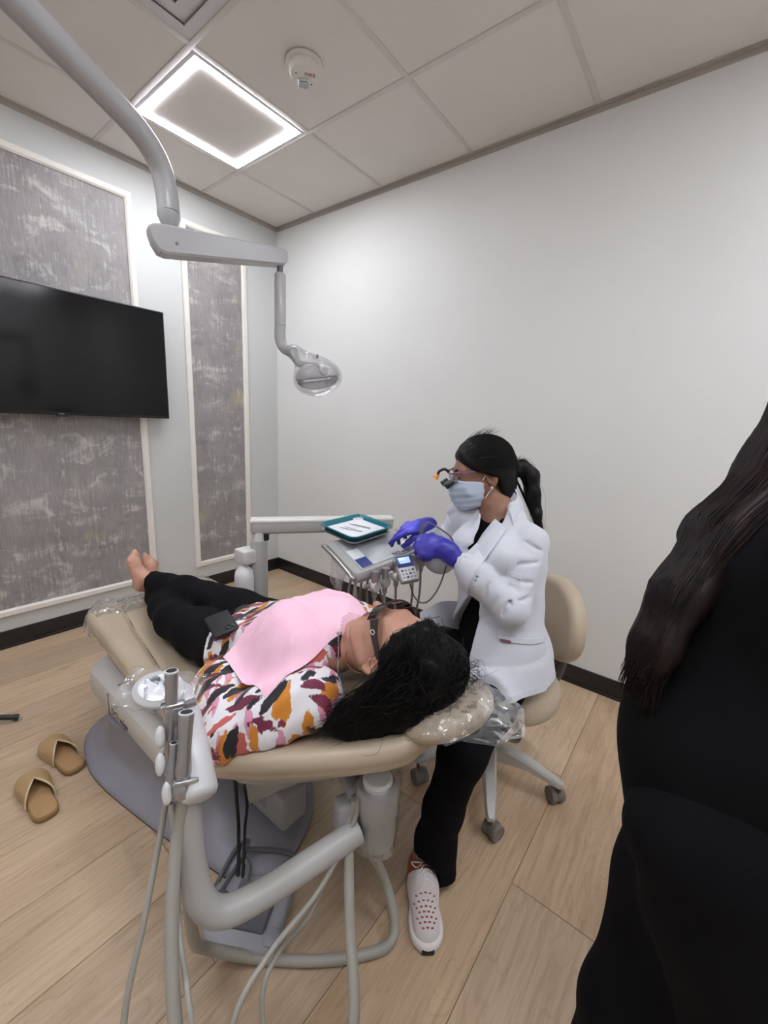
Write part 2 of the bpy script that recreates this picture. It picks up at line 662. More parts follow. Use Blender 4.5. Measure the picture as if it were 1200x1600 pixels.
# ceiling: 0.61 m lay-in tiles on a flat tee grid
ceiling = B().box((XW - 0.1, YW - 0.1, H + 0.06), (0.1, 0.1, H + 0.12)).build('ceiling', MATS['ceiling_tile'], None, loc=(-1.8, -2.2, H), smooth=None)
tag(ceiling, 'suspended ceiling of square white tiles', kind='structure')
GX = [0.0, -0.608] + [-0.608 - 0.61 * k for k in range(1, 5)] + [XW]
GY = [0.0, -0.437] + [-0.437 - 0.61 * k for k in range(1, 7)] + [YW]
GX = [g for g in GX if g >= XW]; GY = [g for g in GY if g >= YW]
LAMPS = [(1, 1), (2, 4), (3, 1), (1, 5), (4, 4)]
VENT = (2, 2)
tile_me = {}
for i in range(len(GX) - 1):
    for j in range(len(GY) - 1):
        xa, xb, ya, yb = GX[i + 1], GX[i], GY[j + 1], GY[j]
        if (i, j) == VENT: continue
        key = (round(xb - xa, 3), round(yb - ya, 3))
        if key not in tile_me:
            bm = bmesh.new(); bmesh.ops.create_cube(bm, size=1.0)
            for v in bm.verts:
                v.co = Vector((v.co.x * (key[0] - 0.006), v.co.y * (key[1] - 0.006), v.co.z * 0.016))
            be = [ed for ed in bm.edges if all(v.co.z < 0 for v in ed.verts)]
            bmesh.ops.bevel(bm, geom=be, offset=0.002, segments=1, affect='EDGES')
            me = bpy.data.meshes.new('ceiling_tile'); bm.to_mesh(me); bm.free()
            me.materials.append(MATS['ceiling_tile']); tile_me[key] = me
        o = bpy.data.objects.new('ceiling_tile', tile_me[key])
        COL.objects.link(o); o.parent = ceiling
        o.location = Vector(((xa + xb) / 2, (ya + yb) / 2, H + 0.0115)) - WL[ceiling]
for gx in GX[1:-1]:
    B().box((gx - 0.012, YW, H), (gx + 0.012, 0, H + 0.004), 0.001).build('tee_bar', MATS['tee_bar'], ceiling)
for gy in GY[1:-1]:
    B().box((XW, gy - 0.012, H + 0.0004), (0, gy + 0.012, H + 0.0044), 0.001).build('tee_bar', MATS['tee_bar'], ceiling)
pm('edge_angle', (176, 168, 160), 0.6, var=0.02)
B().box((XW, -0.022, H - 0.002), (0, 0, H + 0.002)).box((XW, -0.0035, H - 0.022), (0, 0, H)).build('wall_angle', MATS['edge_angle'], ceiling)
B().box((-0.022, YW, H - 0.002), (0, 0, H + 0.002)).box((-0.0035, YW, H - 0.022), (0, 0, H)).build('wall_angle', MATS['edge_angle'], ceiling)

# LED frame fixtures in the grid
led = NT('led_strip')
led.set(Roughness=0.4)
led.base((1, 1, 1, 1))
led.b.inputs['Emission Color'].default_value = (*LED_COLOR, 1)
led.b.inputs['Emission Strength'].default_value = LED_STRENGTH
pm('fixture_white', (225, 224, 228), 0.35, var=0.02)
def led_fixture(i, j, label):
    xa, xb, ya, yb = GX[i + 1], GX[i], GY[j + 1], GY[j]
    r = root('led_ceiling_light', label, 'ceiling light', ((xa + xb) / 2, (ya + yb) / 2, H), 'LED frame ceiling lights')
    w = 0.018; s = 0.027; m = 0.012
    z1 = H - 0.0005
    xa += m; xb -= m; ya += m; yb -= m
    for lo, hi in (((xa, ya), (xb, ya + w)), ((xa, yb - w), (xb, yb)), ((xa, ya + w), (xa + w, yb - w)), ((xb - w, ya + w), (xb, yb - w))):
        B().box((lo[0], lo[1], z1 - 0.0032), (hi[0], hi[1], z1), 0.0008).build('frame_bar', MATS['fixture_white'], r)
    q = w
    xa += q; xb -= q; ya += q; yb -= q
    for lo, hi in (((xa, ya), (xb, ya + s)), ((xa, yb - s), (xb, yb)), ((xa, ya + s), (xa + s, yb - s)), ((xb - s, ya + s), (xb, yb - s))):
        B().box((lo[0], lo[1], z1 - 0.0030), (hi[0], hi[1], z1 - 0.0005), 0.0008).build('light_strip', led.m, r)
    xa += s; xb -= s; ya += s; yb -= s; e = 0.004
    for lo, hi in (((xa, ya), (xb, ya + e)), ((xa, yb - e), (xb, yb)), ((xa, ya + e), (xa + e, yb - e)), ((xb - e, ya + e), (xb, yb - e))):
        B().box((lo[0], lo[1], z1 - 0.0024), (hi[0], hi[1], z1), 0.0003).build('inner_lip', MATS['fixture_white'], r)
    return r
led_fixture(1, 1, 'square LED frame ceiling light glowing above the narrow wallpaper panel')
led_fixture(3, 5, 'square LED frame ceiling light overhead just behind the camera')
led_fixture(4, 2, 'square LED frame ceiling light near the left end of the room')
led_fixture(1, 6, 'square LED frame ceiling light by the rear wall')

# air diffuser filling one tile
pm('vent_grey', (214, 210, 212), 0.5, var=0.03)
xa, xb, ya, yb = GX[VENT[0] + 1], GX[VENT[0]], GY[VENT[1] + 1], GY[VENT[1]]
r = root('ceiling_air_vent', 'square grey stepped air vent set in the ceiling grid above the lamp arm', 'vent', ((xa + xb) / 2, (ya + yb) / 2, H))
def sq_ring(x0, x1, y0, y1, z_out, z_in, ins, th=0.004):
    o4 = [(x0, y0), (x1, y0), (x1, y1), (x0, y1)]; i4 = [(x0 + ins, y0 + ins), (x1 - ins, y0 + ins), (x1 - ins, y1 - ins), (x0 + ins, y1 - ins)]
    vs = [(p[0], p[1], z_out) for p in o4] + [(p[0], p[1], z_in) for p in i4] + [(p[0], p[1], z_out + th) for p in o4] + [(p[0], p[1], z_in + th) for p in i4]
    fs = []
    for a in range(4):
        b_ = (a + 1) % 4
        fs += [[a, b_, 4 + b_, 4 + a], [8 + b_, 8 + a, 12 + a, 12 + b_], [a, 8 + a, 8 + b_, b_], [4 + b_, 12 + b_, 12 + a, 4 + a]]
    return vs, fs
vs, fs = sq_ring(xa + 0.004, xb - 0.004, ya + 0.004, yb - 0.004, H + 0.003, H + 0.003, 0.05)
mobj('rim', vs, fs, MATS['vent_grey'], r, smooth=None)
for k in range(3):
    e = 0.05 + 0.075 * k
    vs, fs = sq_ring(xa + e, xb - e, ya + e, yb - e, H + 0.014 - 0.002 * k, H - 0.002 * k + 0.003, 0.066)
    mobj('cone_ring', vs, fs, MATS['vent_grey'], r, smooth=None)
B().box((xa + 0.26, ya + 0.26, H + 0.002), (xb - 0.26, yb - 0.26, H + 0.006), 0.001).build('core', MATS['vent_grey'], r)
B().box((xa + 0.01, ya + 0.01, H + 0.022), (xb - 0.01, yb - 0.01, H + 0.030)).build('neck_plate', MATS['vent_grey'], r)

# fire alarm strobe
pm('alarm_white', (224, 220, 212), 0.35, var=0.02)
pm('alarm_red', (150, 40, 34), 0.5)
pm('dark_hole', (25, 24, 26), 0.6)
t = NT('clear_lens'); t.base(lin((235, 238, 242))).set(Roughness=0.08); t.b.inputs['Transmission Weight'].default_value = 0.85; t.b.inputs['IOR'].default_value = 1.45
pm('chrome', (205, 207, 210), 0.12, 1.0, var=0.02)
c = Vector((-0.905, -1.352, H))
r = root('fire_alarm_strobe', 'round white fire alarm strobe with clear lamp and red FIRE lettering on the ceiling', 'fire alarm', c)
B().lathe([(0.074, 0), (0.075, 0.006), (0.073, 0.012), (0.066, 0.014)], c, (0, 0, -1), 48).build('mounting_plate', MATS['alarm_white'], r)
B().lathe([(0.062, 0.010), (0.063, 0.020), (0.060, 0.034), (0.054, 0.041), (0.03, 0.043), (0.0, 0.0432)], c, (0, 0, -1), 48).build('body', MATS['alarm_white'], r)
# local axes for the front face: text baseline runs towards the camera's right
fx = Vector((0.72, -0.69, 0)).normalized(); fy = Vector((-0.69, -0.72, 0))
fc = c + Vector((0, 0, -0.0435))
lensc = fc - fy * 0.026 - fx * 0.004
R = Matrix((fx, fy, Vector((0, 0, -1)))).transposed()
B().obox(lensc, (0.046, 0.030, 0.012), R, 0.004).build('strobe_bezel', MATS['chrome'], r)
B().obox(lensc + Vector((0, 0, -0.009)), (0.042, 0.026, 0.022), R, 0.008).build('strobe_lens', MATS['clear_lens'], r)
B().tube([lensc + Vector((0, 0, -0.008)) - fx * 0.014, lensc + Vector((0, 0, -0.008)) + fx * 0.014], 0.003, 8).build('flash_tube', MATS['chrome'], r)
text_mesh('fire_lettering', 'FIRE', 0.024, MATS['alarm_red'], r, fc + fy * 0.004 + fx * 0.002 + Vector((0, 0, -0.0002)), -fx * -1, -fy * -1, 0.0004)
B().lathe([(0.003, 0), (0.003, 0.0012)], fc - fy * 0.036 + fx * 0.028, (0, 0, -1), 12).build('test_hole', MATS['dark_hole'], r)
B().obox(fc - fx * 0.032 + fy * 0.012, (0.010, 0.003, 0.001), R).build('emblem', MATS['alarm_red'], r)
# ================================================================ WALLPAPER PANELS AND TELEVISION on wall_left
t = NT('wallpaper')
co = t.co()
big = t.noise(t.co((1, 1, 0.8)), 5.0, 5, 0.65)
str_ = t.noise(t.co((190, 1, 9)), 1.0, 4, 0.6)
str2 = t.noise(t.co((75, 1, 5)), 1.0, 5, 0.7)
base = t.ramp(t.math('ADD', t.math('MULTIPLY', str_, 0.55), t.math('MULTIPLY', big, 0.45)), [(0.30, lin((116, 112, 113))), (0.5, lin((146, 141, 141))), (0.7, lin((172, 167, 164)))])
patch = t.noise(t.co((5.5, 1, 8), loc=(3, 0, 1)), 1.0, 6, 0.72, 0.8)
m1 = t.step(t.math('ADD', patch, t.math('MULTIPLY', t.math('SUBTRACT', str2, 0.5), 0.55)), 0.53, 0.68)
c1 = t.mix(t.math('MULTIPLY', m1, 0.7), base, lin((206, 202, 197)))
dark = t.noise(t.co((5, 1, 9), loc=(9, 0, 4)), 1.0, 5, 0.7)
m2 = t.step(t.math('ADD', dark, t.math('MULTIPLY', t.math('SUBTRACT', str_, 0.5), 0.6)), 0.58, 0.72)
c2 = t.mix(t.math('MULTIPLY', m2, 0.5), c1, lin((92, 86, 88)))
yel = t.noise(t.co((3.2, 1, 4.5), loc=(1, 0, 7)), 1.0, 4, 0.6)
m3 = t.math('MULTIPLY', t.step(t.math('ADD', yel, t.math('MULTIPLY', t.math('SUBTRACT', str2, 0.5), 0.5)), 0.60, 0.74), 0.42)
t.base(t.mix(m3, c2, lin((186, 176, 138))))
t.set(Roughness=0.6)
t.bump(str_, 0.25, 0.001)

def wall_panel(x0, x1, z0, z1, label):
    r = root('wallpaper_panel', label, 'wall panel', ((x0 + x1) / 2, 0, z0), 'framed wallpaper panels on the grey wall')
    B().box((x0 + 0.02, -0.004, z0 + 0.02), (x1 - 0.02, -0.0005, z1 - 0.02)).build('wallpaper', MATS['wallpaper'], r, smooth=None)
    w = 0.040
    def rail(a, b):   # a,b = (x,z) outer corners with mitred ends
        prof = [(0.0, 0.0), (0.0, 0.012), (0.006, 0.018), (0.030, 0.018), (0.036, 0.013), (w, 0.009), (w, 0.0)]
        ax = Vector((a[0], 0, a[1])); bx = Vector((b[0], 0, b[1])); d = (bx - ax).normalized()
        inn = Vector((-d.z, 0, d.x))
        cen = Vector(((x0 + x1) / 2, 0, (z0 + z1) / 2))
        if inn.dot(cen - ax) < 0: inn = -inn
        r0 = [ax + inn * u + d * u + Vector((0, -h - 0.0005, 0)) for u, h in prof]
        r1 = [bx + inn * u - d * u + Vector((0, -h - 0.0005, 0)) for u, h in prof]
        B().rings([r0, r1]).build('frame_rail', MATS['white_trim'], r, smooth=25)
    rail((x0, z0), (x1, z0)); rail((x1, z0), (x1, z1)); rail((x1, z1), (x0, z1)); rail((x0, z1), (x0, z0))
wall_panel(-2.72, -1.045, 0.185, 2.565, 'wide grey wallpaper panel in a white frame behind the television')
wall_panel(-0.765, -0.285, 0.197, 2.545, 'tall narrow grey wallpaper panel in a white frame next to the corner')

# television
pm('tv_plastic', (26, 26, 29), 0.35, var=0.05)
t = NT('tv_screen'); t.base(lin((10, 10, 13))).set(Roughness=0.12)
t.b.inputs['Specular IOR Level'].default_value = 0.35
pm('logo_grey', (120, 120, 124), 0.4)
x1, z0, z1 = -0.935, 1.288, 1.935
x0 = x1 - 1.16
r = root('wall_television', 'large black flat television on the wall over the wide wallpaper panel', 'television', ((x0 + x1) / 2, -0.06, z0))
B().box((x0, -0.086, z0), (x1, -0.058, z1), 0.004).build('casing', MATS['tv_plastic'], r)
B().box((x0 + 0.22, -0.058, z0 + 0.06), (x1 - 0.22, -0.030, z0 + 0.42), 0.01).build('rear_housing', MATS['tv_plastic'], r)
B().box((x0 + 0.007, -0.0868, z0 + 0.016), (x1 - 0.007, -0.0852, z1 - 0.007)).build('screen', MATS['tv_screen'], r, smooth=None)
b = B()
xm = (x0 + x1) / 2
b.box((xm - 0.026, -0.0845, z0 - 0.008), (xm + 0.026, -0.066, z0 + 0.002), 0.002)
b.build('sensor_tab', MATS['tv_plastic'], r)
B().box((xm - 0.012, -0.0866, z0 + 0.004), (xm + 0.012, -0.0858, z0 + 0.0085), 0.0003).build('maker_badge', MATS['logo_grey'], r)
B().box((xm - 0.20, -0.030, 1.52), (xm + 0.20, -0.0045, 1.75), 0.003).build('wall_bracket', MATS['tv_plastic'], r)
# ================================================================ DENTAL CHAIR (long axis along Y, head end towards -Y)
XC = -1.47
t = NT('taupe_vinyl'); co = t.co()
t.base(t.ramp(t.noise(co, 6, 4), [(0.3, lin((178, 162, 140))), (0.7, lin((188, 172, 149)))]))
t.set(Roughness=0.38); t.bump(t.noise(co, 700, 2), 0.12, 0.0006)
pm('chair_grey_light', (196, 193, 187), 0.4, var=0.03)
pm('chair_grey_mid', (160, 158, 160), 0.45, var=0.03)
pm('chair_grey_dark', (140, 138, 146), 0.42, var=0.04)
pm('seam_dark', (96, 80, 62), 0.6)
pm('lettering_dark', (70, 70, 76), 0.5)
pm('black_rubber', (22, 22, 24), 0.6)
t = NT('clear_film')
cr = t.noise(t.co((1, 1, 1)), 15, 3, 0.55, 1.2)
vo = t.n('ShaderNodeTexVoronoi'); vo.inputs['Scale'].default_value = 26.0
t.l(t.co((1, 1, 1)), vo.inputs['Vector'])
bp = t.n('ShaderNodeBump'); bp.inputs['Strength'].default_value = 0.8; bp.inputs['Distance'].default_value = 0.014
t.l(t.math('ADD', cr, t.math('MULTIPLY', vo.outputs['Distance'], 0.8)), bp.inputs['Height'])
gs = t.n('ShaderNodeBsdfGlossy'); gs.inputs['Roughness'].default_value = 0.09; gs.inputs['Color'].default_value = (0.95, 0.96, 0.97, 1)
t.l(bp.outputs[0], gs.inputs['Normal'])
df = t.n('ShaderNodeBsdfDiffuse'); df.inputs['Color'].default_value = (0.75, 0.76, 0.78, 1)
tr = t.n('ShaderNodeBsdfTransparent'); tr.inputs['Color'].default_value = (0.95, 0.95, 0.95, 1)
lw = t.n('ShaderNodeLayerWeight'); lw.inputs['Blend'].default_value = 0.25
mx1 = t.n('ShaderNodeMixShader'); t.l(t.math('ADD', t.math('MULTIPLY', lw.outputs['Fresnel'], 0.38), 0.05), mx1.inputs[0])
mx0 = t.n('ShaderNodeMixShader'); mx0.inputs[0].default_value = 0.07; t.l(tr.outputs[0], mx0.inputs[1]); t.l(df.outputs[0], mx0.inputs[2])
t.l(mx0.outputs[0], mx1.inputs[1]); t.l(gs.outputs[0], mx1.inputs[2])
t.l(mx1.outputs[0], t.t.nodes['Material Output'].inputs['Surface'])

def poly_sd(poly):
    A = np.array(poly, dtype=np.float32)
    def f(u, v):
        d = np.full(u.shape, 1e9, np.float32); ins = np.zeros(u.shape, bool)
        n = len(A)
        for i in range(n):
            x0, y0 = A[i]; x1, y1 = A[(i + 1) % n]
            ex, ey = x1 - x0, y1 - y0
            wx, wy = u - x0, v - y0
            tt = np.clip((wx * ex + wy * ey) / (ex * ex + ey * ey + 1e-12), 0, 1)
            d = np.minimum(d, (wx - ex * tt) ** 2 + (wy - ey * tt) ** 2)
            if y1 != y0:
                ins ^= ((y0 > v) != (y1 > v)) & (u < (x1 - x0) * (v - y0) / (y1 - y0) + x0)
        d = np.sqrt(d)
        return np.where(ins, -d, d)
    return f
def pillow(poly, zc, half, rr):
    """padded slab: outline in (x, y), mid height zc(x, y), half thickness, rounding"""
    pf = poly_sd(poly)
    def f(P):
        a = pf(P[:, 0], P[:, 1]) + rr
        b = np.abs(P[:, 2] - zc(P[:, 0], P[:, 1])) - half(P[:, 0], P[:, 1]) + rr if callable(half) else np.abs(P[:, 2] - zc(P[:, 0], P[:, 1])) - half + rr
        return np.sqrt(np.maximum(a, 0) ** 2 + np.maximum(b, 0) ** 2) + np.minimum(np.maximum(a, b), 0) - rr
    return f
def mirror_outline(left):
    """left: [(half_width, y), ...] -> closed outline about the chair axis"""
    pts = [(XC - w, y) for w, y in left] + [(XC + w, y) for w, y in reversed(left)]
    return [(p.x, p.y) for p in spline([(p[0], p[1], 0) for p in pts], 5, closed=True)]

chair = root('dental_chair', 'reclined taupe vinyl dental chair on a grey base with the patient lying on it', 'dental chair', (XC, -1.6, 0))

# seat + leg rest
seat_out = mirror_outline([(0.17, -0.925), (0.245, -0.945), (0.285, -1.02), (0.288, -1.16), (0.305, -1.38), (0.318, -1.61), (0.318, -1.78), (0.305, -1.90), (0.27, -1.965), (0.15, -1.985)])
def seat_z(x, y):
    u = np.abs(x - XC)
    dip = 0.030 * np.clip((u - 0.05) / 0.2, 0, 1) ** 2
    foot = 0.025 * np.clip((y + 1.25) / 0.3, 0, 1)
    # creased seam between the flat centre and the raised side bolster
    seam_u = 0.15 + (-y - 1.03) / 0.63 * 0.105
    cre = -0.012 * np.exp(-((u - seam_u) / 0.010) ** 2)
    return 0.430 + dip * 0.6 + foot + cre
f = pillow(seat_out, seat_z, 0.042, 0.034)
seat = blob('seat_and_leg_rest', f, (XC - 0.36, -2.02, 0.34), (XC + 0.36, -0.89, 0.54), 0.008, MATS['taupe_vinyl'], chair)
under = [(x * 0.9 + XC * 0.1, y * 0.95 - 1.45 * 0.05) for x, y in seat_out]
B().prism(under, 0.372, 0.394, 0.006).build('seat_pan', MATS['chair_grey_mid'], chair)
seam_pts = []
for s in (-1, 1):
    pts = []
    for y in np.linspace(-1.0, -1.80, 17):
        u = 0.15 + (-y - 1.03) / 0.63 * 0.105
        x = XC + s * u
        z = float(seat_z(np.array([x]), np.array([y]))[0]) + 0.0425
        pts.append((x, y, z))
    B().tube(pts, 0.0022, 6).build('piped_seam', MATS['seam_dark'], seat)

# backrest, rising towards the head, tapering from wide wings to a narrow top
back_out = mirror_outline([(0.16, -1.985), (0.30, -1.995), (0.352, -2.03), (0.366, -2.10), (0.335, -2.22), (0.275, -2.335), (0.215, -2.435), (0.165, -2.50), (0.10, -2.53)])
BS = 0.40
def back_z(x, y):
    u = np.abs(x - XC)
    lift = 0.030 * np.clip((u - 0.12) / 0.22, 0, 1) ** 1.6
    return 0.452 + BS * (-2.05 - y) + lift
f0 = pillow(back_out, back_z, 0.040, 0.036)
# the outer seam line around the rim
def f1(P):
    d = f0(P)
    z = P[:, 2] - back_z(P[:, 0], P[:, 1])
    return d + 0.004 * np.exp(-((z + 0.012) / 0.005) ** 2)
back = blob('backrest', f1, (XC - 0.41, -2.57, 0.34), (XC + 0.41, -1.95, 0.72), 0.007, MATS['taupe_vinyl'], chair)
back_in = [(XC + (x - XC) * 0.8, -2.2 + (y + 2.2) * 0.8) for x, y in back_out]
def back_under(P):
    return pillow(back_in, lambda x, y: 0.400 + BS * (-2.05 - y), 0.014, 0.01)(P)
blob('back_shell', back_under, (XC - 0.36, -2.52, 0.33), (XC + 0.36, -1.98, 0.64), 0.009, MATS['chair_grey_mid'], chair)

# headrest
hr_R = Matrix.Rotation(rad(-20), 3, 'X')
f = ell((XC, -2.515, 0.676), (0.126, 0.115, 0.044), hr_R)
hrest = blob('headrest', off(f, 0.004), (XC - 0.15, -2.66, 0.57), (XC + 0.15, -2.36, 0.78), 0.006, MATS['taupe_vinyl'], chair)
B().obox((XC, -2.47, 0.60), (0.055, 0.22, 0.012), Matrix.Rotation(rad(-22), 3, 'X'), 0.004).build('headrest_bar', MATS['chair_grey_mid'], chair)

# clear film over the headrest: loose sheet sagging over the cushion and hanging beyond it
random.seed(7)
def film(name, parent, cx, cy, rx, ry, zf, n=40, m=56, jig=0.004, rmin=0.0, hem=None):
    rings_ = []
    for i in range(n):
        s = rmin + (1 - rmin) * (i + 0.0) / (n - 1)
        ring = []
        for j in range(m):
            a = 2 * math.pi * j / m
            k = 1.0 + (hem(a) if hem else 0) * s * s
            x = cx + rx * s * k * math.cos(a); y = cy + ry * s * k * math.sin(a)
            z = zf(x, y, s, a)
            ring.append(Vector((x, y, z)))
        rings_.append(ring)
    return B().rings(rings_, caps=False).build(name, MATS['clear_film'], parent, smooth=180)
def hr_top(x, y, s, a):
    dx = (x - XC) / 0.128; yy = (y + 2.515); dy = yy / 0.118
    q = dx * dx + dy * dy
    slope = -0.364 * yy
    if q < 1: top = 0.676 + slope + 0.048 * math.sqrt(1 - q) + 0.004
    else: top = 0.676 + slope + 0.003 - 0.085 * (math.sqrt(q) - 1)
    return top + 0.0035 * math.sin(9 * a + 22 * s) * s + 0.003 * math.sin(17 * a - 31 * s) * s + 0.002 * math.sin(60 * x + 80 * y)
film('headrest_film', chair, XC + 0.012, -2.530, 0.155, 0.150, hr_top, hem=lambda a: 0.10 * math.cos(a + 0.8) + 0.07 * math.sin(3 * a) + 0.03 * math.sin(11 * a))

# clear film over the foot end
def foot_film():
    rs = []
    for i in range(26):
        y = -0.905 - 0.17 * i / 25
        ring = []
        wl = 0.235 + 0.062 * min(1, (i / 25) * 2.2)
        for j in range(33):
            u = -1 + 2 * j / 32
            x = XC + wl * u
            zz = float(seat_z(np.array([x]), np.array([max(-1.2, y)]))[0]) + 0.048
            e = max(0, abs(u) - 0.86) / 0.14
            zz -= 0.085 * e ** 1.5
            if i < 3: zz -= 0.03 * (3 - i) / 3
            zz += 0.004 * math.sin(24 * u + 0.7 * i) * math.sin(0.9 * i)
            ring.append(Vector((x, y, zz)))
        rs.append(ring)
    B().rings(rs, caps=False, closed=False).build('foot_film', MATS['clear_film'], chair, smooth=180)
foot_film()

# base cover (light grey housing under the leg rest) and its lettering
cov = [(XC - 0.335, -1.17), (XC - 0.30, -1.10), (XC - 0.22, -1.06), (XC + 0.22, -1.06), (XC + 0.30, -1.10), (XC + 0.335, -1.17), (XC + 0.335, -1.77), (XC - 0.335, -1.77)]
rs = []
for z, e in ((0.205, 0.035), (0.235, 0.012), (0.255, 0.0), (0.318, 0.0), (0.332, 0.006), (0.340, 0.022), (0.346, 0.05)):
    rs.append([Vector((p[0], p[1], z)) for p in inset(cov, e)])
cover = B().rings(rs).build('base_cover', MATS['chair_grey_light'], chair, smooth=35)
B().box((XC - 0.3365, -1.352, 0.245), (XC - 0.334, -1.349, 0.33)).box((XC - 0.30, -1.352, 0.343), (XC + 0.30, -1.349, 0.3465)).build('cover_joint', MATS['seam_dark'], cover)
B().box((XC - 0.330, -1.776, 0.235), (XC - 0.20, -1.768, 0.325), 0.003).build('cover_slot', MATS['black_rubber'], cover)
text_mesh('maker_lettering', 'DCI edge', 0.036, MATS['lettering_dark'], cover, (XC - 0.3355, -1.375, 0.262), (0, -1, 0), (0, 0, 1), 0.0006)

# floor base: wide dark skirt sweeping up to the cover
base_out = [(-1.80, -1.06), (-1.858, -1.20), (-1.868, -1.37), (-1.825, -1.66), (-1.770, -1.92), (-1.735, -2.04), (-1.66, -2.105), (-1.56, -2.10), (-1.455, -2.05), (-1.36, -1.95), (-1.22, -1.70), (-1.10, -1.40), (-1.09, -1.18), (-1.14, -1.06), (-1.28, -1.0), (-1.66, -1.0)]
base_out = [(p.x, p.y) for p in spline([(x, y, 0) for x, y in base_out], 4, closed=True)]
cx, cy = XC, -1.5
def scl(k, ky=None): return [(cx + (x - cx) * k, cy + (y - cy) * (ky or k)) for x, y in base_out]
rs = []
for z, k, ky in ((0.0, 1.0, 1.0), (0.012, 1.0, 1.0), (0.022, 0.985, 0.985), (0.030, 0.95, 0.95), (0.045, 0.88, 0.84), (0.075, 0.84, 0.70), (0.12, 0.83, 0.60), (0.165, 0.84, 0.54), (0.215, 0.84, 0.50)):
    rs.append([Vector((p[0], p[1] + (0.05 if z > 0.04 else 0), z)) for p in scl(k, ky)])
B().rings(rs).build('floor_base', MATS['chair_grey_dark'], chair, smooth=60)
B().prism(base_out, 0.0, 0.006).build('base_edge_trim', MATS['black_rubber'], chair)

# lift and back-tilt mechanism seen under the backrest
b = B()
b.box((XC - 0.13, -2.02, 0.10), (XC + 0.13, -1.72, 0.37), 0.02)
b.build('lift_column', MATS['chair_grey_dark'], chair)
mech = B()
vs = [(-1.70, -2.02, 0.36), (-1.52, -2.10, 0.38), (-1.46, -1.92, 0.38), (-1.64, -1.84, 0.36), (-1.66, -2.00, 0.19), (-1.53, -2.06, 0.20), (-1.48, -1.92, 0.20), (-1.61, -1.86, 0.19)]
mech.add(vs, [[0, 1, 2, 3], [7, 6, 5, 4], [0, 4, 5, 1], [1, 5, 6, 2], [2, 6, 7, 3], [3, 7, 4, 0]])
mech.build('lift_shroud', MATS['chair_grey_light'], chair, smooth=None)
B().box((-1.60, -2.08, 0.08), (-1.50, -1.90, 0.20), 0.015).build('pump_housing', MATS['chair_grey_mid'], chair)
for s in (-1, 1):
    B().tube([(XC + s * 0.16, -1.92, 0.385), (XC + s * 0.15, -2.12, 0.43), (XC + s * 0.10, -2.34, 0.515)], 0.017, 10, sub=4).build('back_arm', MATS['chair_grey_mid'], chair)
    B().lathe([(0.035, -0.02), (0.035, 0.02)], (XC + s * 0.20, -1.955, 0.405), (1, 0, 0), 20).build('pivot_cover', MATS['chair_grey_mid'], chair)
B().tube([(-1.70, -1.98, 0.40), (-1.715, -2.02, 0.26), (-1.70, -2.00, 0.12), (-1.745, -2.06, 0.020), (-1.79, -2.10, 0.008)], 0.0055, 8, sub=8).build('power_cable', MATS['black_rubber'], chair)
B().tube([(-1.69, -1.99, 0.40), (-1.690, -2.03, 0.25), (-1.685, -2.01, 0.13), (-1.74, -2.07, 0.022), (-1.80, -2.08, 0.008)], 0.0045, 8, sub=8).build('power_cable', MATS['black_rubber'], chair)
# ================================================================ DELIVERY UNIT with tray, behind the patient
pm('unit_white', (214, 212, 208), 0.35, var=0.02)
pm('unit_grey', (172, 170, 168), 0.35, var=0.03)
pm('brushed_metal', (176, 174, 172), 0.32, 0.85, var=0.05)
pm('hose_grey', (150, 147, 141), 0.5, var=0.04)
pm('navy_panel', (44, 58, 128), 0.35)
pm('key_white', (226, 228, 230), 0.4)
pm('key_mark', (70, 74, 90), 0.5)
t = NT('lcd_screen'); t.base(lin((178, 205, 232))).set(Roughness=0.2)
t.b.inputs['Emission Color'].default_value = lin((170, 205, 238)); t.b.inputs['Emission Strength'].default_value = 0.35
t = NT('milky_plastic'); t.base(lin((228, 229, 230))).set(Roughness=0.35); t.b.inputs['Subsurface Weight'].default_value = 0.2
pm('teal_tray', (14, 108, 122), 0.35, var=0.03)
pm('paper_white', (232, 233, 238), 0.7, var=0.02, vscale=30)
pm('steel', (190, 192, 196), 0.22, 1.0, var=0.03)

du = root('delivery_unit', 'grey and white dental delivery unit on a post behind the patient, with keypad and hoses', 'delivery unit', (-1.235, -1.45, 0.0))
# post, standing on a foot plate at the chair's far side
px, py = -1.215, -1.435
B().lathe([(0.036, 0.02), (0.036, 0.80), (0.034, 0.808)], (px, py, 0), (0, 0, 1), 28).build('post', MATS['unit_grey'], du)
B().lathe([(0.12, 0), (0.12, 0.015), (0.06, 0.022)], (px, py, 0.0), (0, 0, 1), 28).build('post_foot', MATS['chair_grey_mid'], du)
B().lathe([(0.022, 0.80), (0.022, 0.845)], (px, py, 0), (0, 0, 1), 20).build('swivel_pin', MATS['unit_white'], du)
B().box((px + 0.012, py - 0.028, 0.806), (px + 0.034, py - 0.01, 0.842), 0.003).build('brake_knob', MATS['black_rubber'], du)
# arm: rounded box section with a lighter top cover
a0 = Vector((-1.235, -1.405, 0.862)); a1 = Vector((-0.72, -1.78, 0.872))
d = (a1 - a0); L = d.length; R = frame3(Vector((0, 0, 1)), d)
mid = (a0 + a1) / 2
B().obox(mid, (L, 0.066, 0.062), R, 0.014).build('arm', MATS['unit_grey'], du)
B().obox(mid + Vector((0, 0, 0.026)), (L + 0.006, 0.070, 0.020), R, 0.009).build('arm_cover', MATS['unit_white'], du)
# knuckle from arm to control head
B().lathe([(0.030, 0), (0.030, 0.05)], (-0.86, -1.72, 0.79), (0, 0, 1), 20).tube([(-0.86, -1.72, 0.80), (-0.95, -1.83, 0.80), (-1.00, -1.88, 0.815)], 0.022, 14).build('head_knuckle', MATS['unit_grey'], du)
